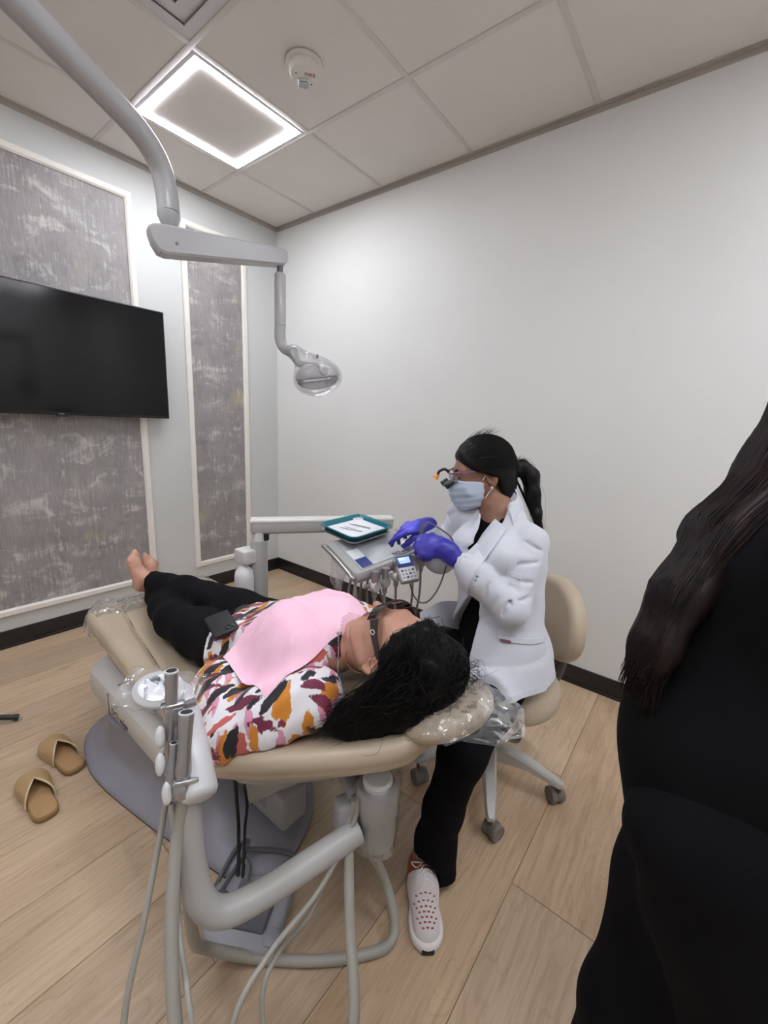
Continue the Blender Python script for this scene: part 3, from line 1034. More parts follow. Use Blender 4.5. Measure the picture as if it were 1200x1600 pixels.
# control head: thin tilted slab with side handles
FL, FR, BL, BR = Vector((-1.255, -2.035, 0.822)), Vector((-0.885, -2.05, 0.838)), Vector((-1.166, -1.795, 0.866)), Vector((-0.80, -1.85, 0.872))
def hp(u, v, w=0.0):
    p = FL.lerp(FR, u).lerp(BL.lerp(BR, u), v)
    return p + Vector((0.0, -0.13, 1)).normalized() * w
out = [hp(0.03, 0.0), hp(0.30, -0.035), hp(0.70, -0.035), hp(0.97, 0.0), hp(1.0, 0.05), hp(1.0, 0.95), hp(0.97, 1.0), hp(0.03, 1.0), hp(0.0, 0.95), hp(0.0, 0.05)]
cen = hp(0.5, 0.48)
def hring(k, w): return [cen + (p - cen) * k + Vector((0, -0.02, 1)) * w for p in out]
B().rings([hring(0.90, -0.045), hring(0.97, -0.036), hring(1.0, -0.022), hring(1.0, -0.006), hring(0.985, 0.0)]).build('control_head', MATS['unit_grey'], du, smooth=50)
pm('glass_grey', (186, 189, 192), 0.12, var=0.02, coat=0.6)
top = [hp(0.10, 0.05), hp(0.90, 0.05), hp(0.90, 0.96), hp(0.10, 0.96)]
B().rings([[p + Vector((0, 0, 0.0)) for p in top], [p + Vector((0, 0, 0.0035)) for p in top]]).build('top_panel', MATS['glass_grey'], du, smooth=None)
for u0, u1 in ((0.12, 0.27), (0.80, 0.92)):
    q = [hp(u0, 0.06), hp(u1, 0.06), hp(u1, 0.30), hp(u0, 0.30)]
    B().rings([[p + Vector((0, 0, 0.003)) for p in q], [p + Vector((0, 0, 0.0045)) for p in q]]).build('touch_pad', MATS['navy_panel'], du, smooth=None)
    q = [hp(u0, 0.32), hp(u1, 0.32), hp(u1, 0.58), hp(u0, 0.58)]
    B().rings([[p + Vector((0, 0, 0.003)) for p in q], [p + Vector((0, 0, 0.0043)) for p in q]]).build('label_sticker', MATS['key_white'], du, smooth=None)
text_mesh('unit_lettering', 'DCI edge', 0.026, MATS['lettering_dark'], du, hp(0.60, 0.07, 0.0045), FR - FL, BL - FL, 0.0004)
for u in (-0.035, 1.035):
    B().tube([hp(0.5 + (u - 0.5) * 0.94, 0.02, -0.02), hp(u, 0.05, -0.008), hp(u, 0.5, -0.004), hp(u, 0.95, -0.008), hp(0.5 + (u - 0.5) * 0.94, 0.98, -0.02)], 0.008, 10, sub=5).build('side_handle', MATS['brushed_metal'], du)
# clear waste bag hanging from the left handle
def bag():
    a = hp(-0.04, 0.15, -0.01); b_ = hp(-0.04, 0.65, -0.01)
    rs = []
    for i in range(9):
        s = i / 8
        w = 1.0 - 0.55 * s
        c = (a + b_) / 2 + Vector((-0.012 * math.sin(s * 3), 0, -0.115 * s))
        e = (b_ - a) * 0.5 * w
        nrm = Vector((-1, 0.3, 0)) * 0.020 * math.sin(math.pi * min(1, s * 1.1 + 0.05))
        rs.append([c - e, c - e * 0.5 + nrm, c + e * 0.5 + nrm * 0.8, c + e, c + e * 0.5 - nrm * 0.6, c - e * 0.5 - nrm * 0.5])
    B().rings(rs, caps=False).build('waste_bag', MATS['clear_film'], du, smooth=180)
bag()
# holder bar with instrument holders and hanging hoses along the front edge
B().tube([hp(0.10, -0.10, -0.045), hp(0.90, -0.10, -0.045)], 0.007, 10).build('holder_rail', MATS['brushed_metal'], du)
hz = [(0.22, -0.14), (0.36, -0.16), (0.55, -0.14), (0.84, -0.14), (1.02, -0.08)]
for k, (u, v) in enumerate(hz):
    p = hp(u, v, -0.04)
    top_ = p + Vector((0, 0, 0.045)); bot_ = p + Vector((0, 0, -0.05))
    hd = B().tube([bot_, p, top_], [0.009, 0.0125, 0.0135], 14).build('handpiece', MATS['brushed_metal'], du)
    B().tube([p + Vector((0.0, 0.012, -0.01)), p + Vector((0, -0.012, -0.01))], 0.019, 14).build('holder_clamp', MATS['unit_white'] if k in (0, 2) else MATS['unit_grey'], du)
    low = bot_ + Vector((0.01, 0.03, -0.24 - 0.015 * k))
    back_ = hp(0.3 + 0.1 * k, 0.55, -0.05)
    B().tube([bot_, bot_ + Vector((0, 0, -0.12)), low + Vector((0, 0.015, -0.02)), low + Vector((0.01, 0.08, -0.03)), back_ + Vector((0, 0.02, -0.16)), back_], 0.0048, 8, sub=7).build('instrument_hose', MATS['hose_grey'], du)
# syringe hoses hanging at the left corner
for k in range(2):
    p = hp(0.03 + 0.02 * k, 0.06, -0.03)
    B().tube([p, p + Vector((0.012 * (1 - 2 * k), 0.0, -0.10)), p + Vector((-0.004, 0.02, -0.22)), p + Vector((0.03, 0.08, -0.25)), hp(0.25, 0.6, -0.05)], 0.0042, 8, sub=7).build('syringe_hose', MATS['hose_grey'], du)
# keypad on a bracket at the front edge
kc = Vector((-1.047, -2.098, 0.806))
kn_ = Vector((-0.42, -0.50, 0.76)).normalized(); kx = Vector((0.86, -0.50, 0.05)); kx = (kx - kn_ * kx.dot(kn_)).normalized(); ky = kn_.cross(kx)
KR = Matrix((kx, ky, kn_)).transposed()
pad = B().obox(kc, (0.072, 0.112, 0.026), KR, 0.008).build('keypad', MATS['unit_grey'], du)
B().obox(kc + kn_ * 0.0135, (0.064, 0.046, 0.002), KR).build('x', MATS['navy_panel'], pad).name = 'screen_bezel'
bz = pad.children[0]; bz.location = ky * 0.026
B().obox(kc + kn_ * 0.0148 + ky * 0.030, (0.044, 0.026, 0.0015), KR).build('screen', MATS['lcd_screen'], pad)
B().obox(kc + kn_ * 0.0132 - ky * 0.026, (0.060, 0.052, 0.0016), KR).build('key_plate', MATS['key_white'], pad)
for i in range(4):
    for j in range(3):
        B().obox(kc + kn_ * 0.0142 + kx * (-0.021 + 0.014 * i) + ky * (-0.012 - 0.014 * j), (0.009, 0.008, 0.0014), KR, 0.0006).build('key', MATS['key_mark'] if (i + j) % 3 == 0 else MATS['unit_grey'], pad)
B().tube([kc - kn_ * 0.013, kc - kn_ * 0.03 + Vector((0, 0.02, -0.005)), hp(0.55, 0.05, -0.035)], 0.009, 10, sub=4).build('keypad_arm', MATS['unit_grey'], du)
# water bottle on the post
bc = (-1.278, -1.415, 0.0)
B().box((-1.30, -1.455, 0.715), (-1.225, -1.375, 0.775), 0.008).build('bottle_holder', MATS['unit_white'], du)
B().lathe([(0.0, 0.535), (0.036, 0.537), (0.041, 0.548), (0.041, 0.655), (0.036, 0.68), (0.020, 0.698), (0.015, 0.703), (0.015, 0.718)], bc, (0, 0, 1), 28).build('water_bottle', MATS['milky_plastic'], du)

# tray with paper liner on the unit
def rrect(c, x, y, hx, hy, r, n=6):
    pts = []
    for sx, sy, a0_ in ((1, 1, 0), (-1, 1, 90), (-1, -1, 180), (1, -1, 270)):
        for k in range(n + 1):
            a = rad(a0_ + 90 * k / n)
            pts.append(c + x * (sx * (hx - r) + r * math.cos(a)) + y * (sy * (hy - r) + r * math.sin(a)))
    return pts
tc = Vector((-0.995, -1.802, 0.884)); tx = Vector((0.99, 0.06, 0.0)).normalized(); ty = Vector((0.20, 0.97, 0.02)).normalized(); tz = Vector((0, 0, 1))
B().rings([rrect(tc - tz * 0.004, tx, ty, 0.105, 0.09, 0.03), rrect(tc + tz * 0.002, tx, ty, 0.134, 0.120, 0.035), rrect(tc + tz * 0.006, tx, ty, 0.134, 0.120, 0.035)]).build('tray_holder', MATS['brushed_metal'], du)
B().tube([tc - tz * 0.003, tc - tz * 0.03], 0.02, 16).build('tray_support', MATS['unit_grey'], du)
tray = root('instrument_tray', 'teal instrument tray lined with white paper on the delivery unit', 'tray', tc + tz * 0.0065)
z0 = 0.0065
B().rings([rrect(tc + tz * z0, tx, ty, 0.116, 0.103, 0.026), rrect(tc + tz * (z0 + 0.002), tx, ty, 0.122, 0.109, 0.028), rrect(tc + tz * (z0 + 0.019), tx, ty, 0.131, 0.118, 0.034),
           rrect(tc + tz * (z0 + 0.0205), tx, ty, 0.139, 0.126, 0.038), rrect(tc + tz * (z0 + 0.022), tx, ty, 0.138, 0.125, 0.038), rrect(tc + tz * (z0 + 0.0205), tx, ty, 0.129, 0.116, 0.033),
           rrect(tc + tz * (z0 + 0.0040), tx, ty, 0.119, 0.106, 0.027)]).build('tray_dish', MATS['teal_tray'], tray, smooth=50)
lq = [tc + tz * (z0 + 0.0042) + tx * a + ty * b_ for a, b_ in ((-0.116, -0.070), (-0.088, -0.101), (0.108, -0.101), (0.116, -0.085), (0.116, 0.102), (-0.116, 0.102))]
B().rings([lq, [p + tz * 0.0008 for p in lq]]).build('paper_liner', MATS['paper_white'], tray, smooth=None)
zt = z0 + 0.0052
def inst(name, label, pts, r):
    b = B().tube([tc + tx * p[0] + ty * p[1] + tz * (zt + p[2]) for p in pts], r, 8, sub=4)
    o = b.build(name, MATS['steel'], None, loc=tc + tx * pts[0][0] + ty * pts[0][1] + tz * zt)
    tag(o, label, 'dental instrument', 'instruments on the tray')
tw = root('cotton_tweezers', 'steel tweezers lying open on the tray paper', 'tweezers', tc + tz * zt, 'instruments on the tray')
for s in (-1, 1):
    B().tube([tc + tx * p[0] + ty * p[1] + tz * (zt + 0.0028) for p in ((-0.015, -0.055), (-0.030 + s * 0.004, -0.01), (-0.045 + s * 0.011, 0.035), (-0.052 + s * 0.009, 0.05))], [0.0028, 0.003, 0.0022, 0.0012], 8, sub=4).build('tweezer_arm', MATS['steel'], tw)
inst('dental_explorer', 'thin steel explorer with hooked tip in the middle of the tray paper', [(0.045, -0.05, 0.0032), (0.02, 0.03, 0.0032), (0.012, 0.052, 0.003), (0.006, 0.058, 0.004), (0.010, 0.064, 0.008)], [0.0032, 0.0032, 0.0018, 0.001, 0.0007])
# ================================================================ ASSISTANT ARM with suction handpieces, nearest the camera
pm('arm_paint', (176, 175, 172), 0.4, var=0.02)
pm('holder_white', (216, 216, 218), 0.3, var=0.02)
pm('gun_metal', (168, 167, 170), 0.28, 0.8, var=0.05)
pm('hose_vinyl', (160, 157, 148), 0.42, var=0.03)
aa = root('assistant_arm', 'grey tubular assistant arm with white holder and suction handpieces in front of the chair', 'dental arm', (-1.95, -2.27, 0.35))
# main tube: up the left, bent, then running back to the chair
B().tube([(-1.955, -2.235, 0.66), (-1.957, -2.243, 0.56), (-1.960, -2.262, 0.46), (-1.955, -2.288, 0.398), (-1.925, -2.310, 0.366), (-1.86, -2.338, 0.364), (-1.76, -2.375, 0.378), (-1.645, -2.415, 0.395)], 0.0275, 20, sub=6).build('arm_tube', MATS['arm_paint'], aa)
# casting that clamps the arm under the chair back
B().obox((-1.625, -2.385, 0.415), (0.10, 0.050, 0.085), Matrix.Rotation(rad(-25), 3, 'Z'), 0.014).build('arm_bracket', MATS['chair_grey_mid'], aa)
B().obox((-1.57, -2.31, 0.44), (0.055, 0.21, 0.05), Matrix.Rotation(rad(-32), 3, 'Z') @ Matrix.Rotation(rad(-10), 3, 'X'), 0.014).build('bracket_link', MATS['chair_grey_mid'], aa)
B().lathe([(0.018, -0.03), (0.018, 0.03)], (-1.555, -2.235, 0.43), (0, 0, 1), 16).build('pivot_bolt', MATS['chair_grey_mid'], aa)
# white holder bar, its outer end facing the camera
h0 = Vector((-1.945, -2.275, 0.625)); h1 = Vector((-1.885, -2.10, 0.755))
rs = []
for s, wx, wz in ((0.0, 0.020, 0.030), (0.015, 0.030, 0.040), (0.05, 0.034, 0.046), (0.35, 0.032, 0.048), (0.7, 0.027, 0.042), (0.95, 0.018, 0.03), (1.0, 0.010, 0.018)):
    c = h0.lerp(h1, s); dd = (h1 - h0).normalized(); xx = Vector((0.94, -0.33, 0)); zz = xx.cross(dd)
    rs.append([c + xx * wx * math.cos(a) + zz * wz * math.sin(a) for a in [2 * math.pi * k / 24 for k in range(24)]])
hold = B().rings(rs).build('holder_bar', MATS['holder_white'], aa, smooth=50)
def suction(base, tip, r0, r1, name, ring):
    base = Vector(base); tip = Vector(tip); d = tip - base
    prof = [(0.0, r0 * 0.9), (0.06, r0 * 1.1), (0.14, r0 * 1.12), (0.20, r0 * 0.8), (0.24, r0 * 0.92), (0.30, r0 * 1.0), (0.55, r0 * 0.82), (0.78, r1 * 0.92), (0.9, r1), (0.985, r1 * 1.03), (1.0, r1 * 0.98)]
    b = B()
    b.lathe([(r, s * d.length) for s, r in prof] + [(r1 * 0.72, d.length)], base, d, 22)
    o = b.build(name, MATS['gun_metal'], aa, smooth=50)
    B().lathe([(r1 * 0.80, d.length * 1.0082), (r1 * 0.80, d.length * 1.0095)], base, d, 18).build('bore', MATS['black_rubber'], o)
    B().lathe([(r1 * 0.74, d.length * 0.99), (r1 * 1.04, d.length * 0.992), (r1 * 1.04, d.length * 1.006), (r1 * 0.74, d.length * 1.008)], base, d, 22).build('bright_rim', MATS['holder_white'], o)
    if ring:
        c = base + d * 0.205
        B().obox(c + Vector((0.004, -0.002, 0)), (r0 * 3.0, r0 * 2.4, 0.009), frame3(d, (0.9, -0.4, 0)), 0.003).build('lever_collar', MATS['steel'], o)
        B().obox(c + Vector((r0 * 1.6, -0.006, -0.006)), (0.010, 0.008, 0.022), frame3(d, (0.9, -0.4, 0)), 0.003).build('lever', MATS['steel'], o)
    return o
suction((-1.972, -2.262, 0.645), (-1.942, -2.235, 0.790), 0.0145, 0.0135, 'suction_handpiece', True)
suction((-1.962, -2.200, 0.650), (-1.940, -2.180, 0.850), 0.0130, 0.0120, 'suction_handpiece', False)
suction((-1.985, -2.245, 0.640), (-1.965, -2.228, 0.735), 0.0110, 0.0070, 'saliva_ejector', False)
# upper holder block with a clamp
hb = B().obox((-1.944, -2.186, 0.762), (0.034, 0.030, 0.040), frame3((0.08, 0.05, 1), (0.9, -0.4, 0)), 0.005).build('valve_block', MATS['gun_metal'], aa)
B().obox((-1.946, -2.190, 0.786), (0.042, 0.018, 0.008), frame3((0.08, 0.05, 1), (0.9, -0.4, 0)), 0.003).build('clamp_plate', MATS['steel'], hb)
B().tube([(-1.925, -2.19, 0.772), (-1.905, -2.20, 0.776)], 0.008, 10).build('valve_knob', MATS['gun_metal'], hb)
# white bag clips behind the handpieces
for k, (x, y, z) in enumerate(((-1.975, -2.195, 0.735), (-1.986, -2.215, 0.695), (-1.990, -2.245, 0.655))):
    f = ell((x, y, z), (0.009, 0.011, 0.022), frame3((0.15, 0.2, 1)))
    blob('holder_cup', f, (x - .03, y - .03, z - .04), (x + .03, y + .03, z + .04), 0.004, MATS['holder_white'], aa)
# touch pad in a plastic sleeve
pc = Vector((-1.935, -2.105, 0.772)); pn = Vector((-0.35, -0.32, 0.88)).normalized(); pxv = Vector((0.55, -0.80, 0)); pxv = (pxv - pn * pxv.dot(pn)).normalized(); pyv = pn.cross(pxv)
PR = Matrix((pxv, pyv, pn)).transposed()
kp = B().lathe([(0.0, -0.008), (0.040, -0.008), (0.045, -0.003), (0.045, 0.004), (0.041, 0.007), (0.0, 0.008)], pc, pn, 28, sx=1.15, sy=0.85, x=pxv).build('control_pad', MATS['holder_white'], aa)
t = NT('pad_print'); co = t.co()
t.base(t.ramp(t.step(t.noise(t.co((60, 30, 60)), 1.0, 2), 0.50, 0.56), [(0, lin((235, 237, 242))), (1, lin((52, 58, 78)))])).set(Roughness=0.15)
B().lathe([(0.0, 0.0078), (0.034, 0.0075), (0.034, 0.0088), (0.0, 0.0092)], pc, pn, 28, sx=1.15, sy=0.80, x=pxv).build('pad_face', MATS['pad_print'], kp)
rs = []
for i in range(14):
    s = -0.075 + 0.16 * i / 13
    w = 0.046 * (1 - 0.35 * (i / 13 - 0.5) ** 2) + 0.004 * math.sin(i * 2.1)
    hgt = 0.017 * (1 - abs(i / 13 - 0.5) * 1.2) + 0.003
    rs.append([pc + pxv * s + pyv * (w * math.cos(a)) + pn * (hgt * math.sin(a) + 0.002 * math.sin(3 * a + i)) for a in [2 * math.pi * k / 20 for k in range(20)]])
B().rings(rs, caps=False).build('plastic_sleeve', MATS['clear_film'], kp, smooth=180)
B().tube([pc - pn * 0.008, pc - pn * 0.03 + Vector((-0.005, -0.03, -0.02)), (-1.945, -2.17, 0.72)], 0.010, 12, sub=4).build('pad_stem', MATS['holder_white'], aa)
# waste collector under the chair back
cc = Vector((-1.592, -2.425, 0.0))
can = B().lathe([(0.030, 0.325), (0.046, 0.335), (0.048, 0.36), (0.048, 0.41), (0.050, 0.415), (0.050, 0.485), (0.046, 0.492)], cc, (0, 0, 1), 28).build('waste_collector', MATS['unit_grey'], aa)
B().lathe([(0.034, 0.490), (0.036, 0.505), (0.030, 0.512), (0.0, 0.514)], cc, (0, 0, 1), 24).build('collector_lid', MATS['milky_plastic'], can)
rs = []
for z, r in ((0.318, 0.030), (0.325, 0.052), (0.37, 0.056), (0.44, 0.055), (0.50, 0.058), (0.518, 0.054)):
    rs.append([cc + Vector((math.cos(a) * r * (1 + 0.06 * math.sin(5 * a + z * 60)), math.sin(a) * r * (1 + 0.06 * math.sin(4 * a + z * 45)), z)) for a in [2 * math.pi * k / 30 for k in range(30)]])
B().rings(rs, caps=False).build('collector_bag', MATS['clear_film'], can, smooth=180)
# hoses
def hose(pts, r, name='suction_hose'):
    return B().tube(pts, r, 12, sub=10).build(name, MATS['hose_vinyl'], aa)
hose([(-1.966, -2.258, 0.64), (-1.985, -2.258, 0.55), (-2.030, -2.318, 0.43), (-2.060, -2.39, 0.30), (-2.06, -2.47, 0.12), (-1.99, -2.56, 0.035), (-1.89, -2.585, 0.06), (-1.81, -2.56, 0.20), (-1.737, -2.478, 0.285), (-1.66, -2.40, 0.40), (-1.640, -2.40, 0.47)], 0.0115)
hose([(-1.964, -2.200, 0.64), (-1.985, -2.205, 0.56), (-2.049, -2.258, 0.44), (-2.11, -2.30, 0.30), (-2.13, -2.37, 0.12), (-2.09, -2.47, 0.030), (-2.03, -2.47, 0.10), (-1.985, -2.425, 0.275), (-1.897, -2.413, 0.325), (-1.764, -2.413, 0.345), (-1.66, -2.41, 0.42), (-1.643, -2.41, 0.48)], 0.0056, 'thin_hose')
hose([(-1.985, -2.246, 0.63), (-1.99, -2.262, 0.50), (-2.003, -2.285, 0.40), (-2.040, -2.40, 0.34), (-2.05, -2.47, 0.16), (-2.0, -2.53, 0.030), (-1.94, -2.50, 0.10), (-1.93, -2.435, 0.26), (-1.87, -2.405, 0.285), (-1.75, -2.37, 0.22), (-1.66, -2.37, 0.33), (-1.645, -2.40, 0.46)], 0.0050, 'thin_hose')
hose([(-1.944, -2.20, 0.64), (-1.968, -2.222, 0.52), (-1.968, -2.250, 0.40), (-1.945, -2.215, 0.22), (-1.895, -2.165, 0.08), (-1.808, -2.238, 0.016), (-1.72, -2.35, 0.014), (-1.64, -2.43, 0.014), (-1.575, -2.475, 0.018), (-1.535, -2.462, 0.045), (-1.52, -2.405, 0.13), (-1.572, -2.375, 0.27), (-1.615, -2.385, 0.40), (-1.63, -2.395, 0.46)], 0.0125)

# foot pedal on the floor
pm('pedal_grey', (150, 150, 156), 0.45, var=0.03)
pm('pedal_dark', (96, 96, 102), 0.6, var=0.05)
fp = root('foot_pedal', 'grey foot control pedal with coiled cable on the floor under the assistant arm', 'foot pedal', (-1.74, -2.17, 0))
pu = Vector((0.55, -0.83, 0)).normalized(); pv = Vector((0.83, 0.55, 0)).normalized(); pcn = Vector((-1.735, -2.155, 0))
pcn = Vector((-1.768, -2.138, 0))
po = [(-0.085, -0.11), (0.06, -0.125), (0.098, -0.09), (0.104, 0.02), (0.085, 0.10), (0.03, 0.135), (-0.05, 0.12), (-0.095, 0.06), (-0.104, -0.04)]
po = [(p.x * 0.88, p.y * 0.88) for p in spline([(a, b_, 0) for a, b_ in po], 4, closed=True)]
def pring(k, z): return [pcn + pv * (a * k) + pu * (-b_ * k) + Vector((0, 0, z)) for a, b_ in po]
B().rings([pring(0.98, 0.0), pring(1.0, 0.006), pring(1.0, 0.022), pring(0.96, 0.032), pring(0.88, 0.036)]).build('pedal_body', MATS['pedal_grey'], fp, smooth=60)
qd = [(-0.054, -0.066), (0.055, -0.075), (0.066, 0.04), (-0.048, 0.048)]
rs = []
for k, z in ((1.0, 0.034), (1.0, 0.044), (0.94, 0.049)):
    rs.append([pcn + pv * (a * k) + pu * (-b_ * k) + Vector((0, 0, z)) for a, b_ in [(p.x, p.y) for p in spline([(a, b_, 0) for a, b_ in inset(qd, 0.0)], 1, closed=True)]])
B().rings(rs).build('treadle', MATS['pedal_dark'], fp, smooth=30)
B().lathe([(0.022, 0.030), (0.022, 0.038), (0.018, 0.040)], pcn + pv * -0.055 + pu * 0.085, (0, 0, 1), 20).build('mode_button', MATS['pedal_grey'], fp)
B().lathe([(0.03, 0.03), (0.028, 0.05), (0.015, 0.056)], pcn - pu * 0.075, (0, 0, 1), 20).build('cable_boss', MATS['pedal_dark'], fp)
cz = 0.007
B().tube([pcn - pu * 0.09 + Vector((0, 0, 0.04)), (-1.665, -1.995, 0.035), (-1.70, -1.985, 0.05), (-1.80, -2.02, 0.012), (-1.845, -2.06, 0.009), (-1.83, -2.10, 0.010), (-1.76, -2.10, 0.028), (-1.715, -2.07, 0.055), (-1.69, -2.02, 0.06), (-1.60, -2.10, 0.03), (-1.55, -2.20, 0.008)], 0.0065, 8, sub=10).build('pedal_cable', MATS['pedal_dark'], fp)
# ================================================================ OPERATORY LIGHT on its ceiling arm
pm('lamp_grey', (178, 178, 180), 0.28, var=0.02, coat=0.2)
pm('lamp_dark', (104, 106, 112), 0.3, var=0.03)
ol = root('dental_operatory_light', 'grey dental operatory light on a long bent ceiling arm above the patient', 'dental light', (-2.62, -2.22, H))
B().lathe([(0.10, 0), (0.10, 0.02), (0.05, 0.05), (0.04, 0.05)], (-2.62, -2.22, H - 0.001), (0, 0, -1), 32).build('ceiling_plate', MATS['lamp_grey'], ol)
B().tube([(-2.62, -2.22, H - 0.05), (-2.62, -2.22, 2.02)], 0.038, 24).build('ceiling_post', MATS['lamp_grey'], ol)
B().tube([(-2.62, -2.22, 2.05), (-2.30, -2.01, 2.05), (-1.97, -1.793, 2.05), (-1.80, -1.682, 2.05), (-1.70, -1.618, 2.046), (-1.645, -1.585, 2.030), (-1.612, -1.570, 1.995), (-1.600, -1.567, 1.945), (-1.598, -1.570, 1.895)], 0.030, 26, sub=5).build('upper_arm', MATS['lamp_grey'], ol)
B().lathe([(0.0305, 0), (0.0305, 0.012), (0.022, 0.032), (0.018, 0.036), (0.018, 0.07)], (-1.598, -1.570, 1.895), (0, 0, -1), 26).build('swivel_neck', MATS['lamp_grey'], ol)
B().tube([(-1.606, -1.592, 1.838), (-1.612, -1.60, 1.838)], 0.004, 8).build('set_screw', MATS['lamp_dark'], ol)
# box arm, deep at the pivot, slimmer at the outer end
A0 = Vector((-1.660, -1.572, 1.806)); A1 = Vector((-1.255, -1.665, 1.862))
ad = (A1 - A0).normalized(); an = Vector((-ad.y, ad.x, 0)).normalized()
def sec(s, hw, zt, zb):
    c = A0.lerp(A1, s); b_ = 0.006
    return [c + an * a + Vector((0, 0, z)) for a, z in ((-hw, zb + b_), (-hw + b_, zb), (hw - b_, zb), (hw, zb + b_), (hw, zt - b_), (hw - b_, zt), (-hw + b_, zt), (-hw, zt - b_))]
B().rings([sec(0.0, 0.024, 0.030, 0.012), sec(0.02, 0.028, 0.034, -0.012), sec(0.055, 0.030, 0.036, -0.034), sec(0.10, 0.030, 0.036, -0.040), sec(0.55, 0.027, 0.031, -0.034), sec(0.97, 0.023, 0.023, -0.027), sec(1.0, 0.020, 0.020, -0.015)]).build('box_arm', MATS['lamp_grey'], ol, smooth=30)
B().tube([A0.lerp(A1, 0.16) - an * 0.030 + Vector((0, 0, -0.01)), A0.lerp(A1, 0.16) - an * 0.0325 + Vector((0, 0, -0.01))], 0.004, 8).build('arm_screw', MATS['lamp_dark'], ol)
# drop tube
D0 = A0.lerp(A1, 0.955) + Vector((0, 0, -0.02))
B().lathe([(0.010, 0), (0.010, 0.03)], D0, (0, 0, -1), 16).build('drop_pin', MATS['lamp_dark'], ol)
D1 = D0 + Vector((0, 0, -0.028))
B().lathe([(0.016, 0), (0.0195, 0.006), (0.0195, 0.165), (0.0185, 0.166)], D1, (0, 0, -1), 22).build('drop_tube', MATS['lamp_grey'], ol)
D2 = D1 + Vector((0, 0, -0.166))
K1 = Vector((-1.29, -1.78, 1.512))
B().tube([D2, D2 + Vector((0.0, 0, -0.045)), D2 + Vector((0.006, -0.016, -0.075)), D2.lerp(K1, 0.72)], [0.0195, 0.0195, 0.019, 0.018], 20, sub=5).build('elbow_tube', MATS['lamp_grey'], ol)
# lamp head: egg-shaped reflector shell, tilted, with a forked yoke
hc = Vector((-1.268, -1.845, 1.478))
hn = Vector((0.42, -0.62, -0.66)).normalized()        # where the lamp shines
hx = Vector((0.60, 0.02, 0.40)); 
HR = frame3(hn, Vector((0.61, -0.79, 0)).cross(hn))
HX = Vector((0.585, -0.74, 0.16)).normalized(); HZ = Vector((-0.20, 0.10, 0.97)); HZ = (HZ - HX * HZ.dot(HX)).normalized(); HY = HZ.cross(HX)
HM = Matrix((HX, HY, HZ)).transposed()
rimc = hc - HZ * 0.014
rimn = -HZ
def head_f(P):
    dome = ell(hc - HZ * 0.012, (0.074, 0.062, 0.052), HM)(P)
    return dome
dome_cut = half(tuple(rimc), tuple(rimn))
head = blob('lamp_head', INT(0.006, head_f, dome_cut), hc - Vector((.13, .13, .13)), hc + Vector((.13, .13, .13)), 0.0045, MATS['lamp_grey'], ol)
B().lathe([(0.060, 0.0), (0.062, 0.006), (0.052, 0.022), (0.030, 0.032), (0.0, 0.035)], rimc, rimn, 32, sx=1.12, sy=0.92, x=tuple(HX)).build('lamp_lens', MATS['clear_lens'], head)
B().lathe([(0.056, 0.001), (0.035, 0.005), (0.0, 0.007)], rimc, rimn, 28, sx=1.10, sy=0.9, x=tuple(HX)).build('reflector', MATS['chrome'], head)
yk = D2.lerp(K1, 0.70)
side = Vector((-0.5, -0.55, 0.2)).normalized()
B().tube([yk, K1 + Vector((0.0, -0.005, 0.0)), hc + side * 0.045 + Vector((0.005, 0, 0.012)), hc + side * 0.052 + Vector((0.012, -0.012, -0.006))], [0.015, 0.013, 0.010, 0.009], 14, sub=5).build('yoke', MATS['lamp_grey'], ol)
B().lathe([(0.014, -0.008), (0.014, 0.008)], hc + side * 0.055 + Vector((0.014, -0.014, -0.008)), side, 18).build('yoke_pivot', MATS['lamp_dark'], ol)
B().tube([hc + Vector((0.0, 0.0, 0.05)), hc + Vector((0.0, 0.0, 0.062))], 0.004, 8).build('top_screw', MATS['lamp_dark'], ol)
# clear barrier sleeve pulled over yoke and head
def sleeve_f(P):
    return off(U(0.04, head_f, cap(tuple(yk), tuple(hc + side * 0.03), 0.018, 0.03)), 0.007)(P)
blob('barrier_sleeve', sleeve_f, hc - Vector((.15, .15, .13)), hc + Vector((.15, .16, .14)), 0.007, MATS['clear_film'], ol)
# ================================================================ OPERATOR STOOL
pm('stool_metal', (190, 188, 184), 0.35, 0.3, var=0.03)
pm('caster_grey', (120, 112, 106), 0.5, var=0.04)
pm('caster_dark', (88, 82, 78), 0.5, var=0.04)
sc = Vector((-0.885, -2.42, 0))
st = root('operator_stool', 'taupe padded stool on a five-legged grey caster base beside the white wall', 'stool', sc)
B().lathe([(0.030, 0.08), (0.042, 0.10), (0.042, 0.155), (0.030, 0.17)], sc, (0, 0, 1), 24).build('hub', MATS['stool_metal'], st)
B().tube([sc + Vector((0, 0, 0.16)), sc + Vector((0, 0, 0.30))], 0.025, 20).build('outer_column', MATS['caster_dark'], st)
B().tube([sc + Vector((0, 0, 0.28)), sc + Vector((0, 0, 0.39))], 0.014, 16).build('gas_piston', MATS['chrome'], st)
B().box((sc.x - 0.09, sc.y - 0.09, 0.375), (sc.x + 0.09, sc.y + 0.09, 0.40), 0.008).build('seat_plate', MATS['caster_dark'], st)
random.seed(3)
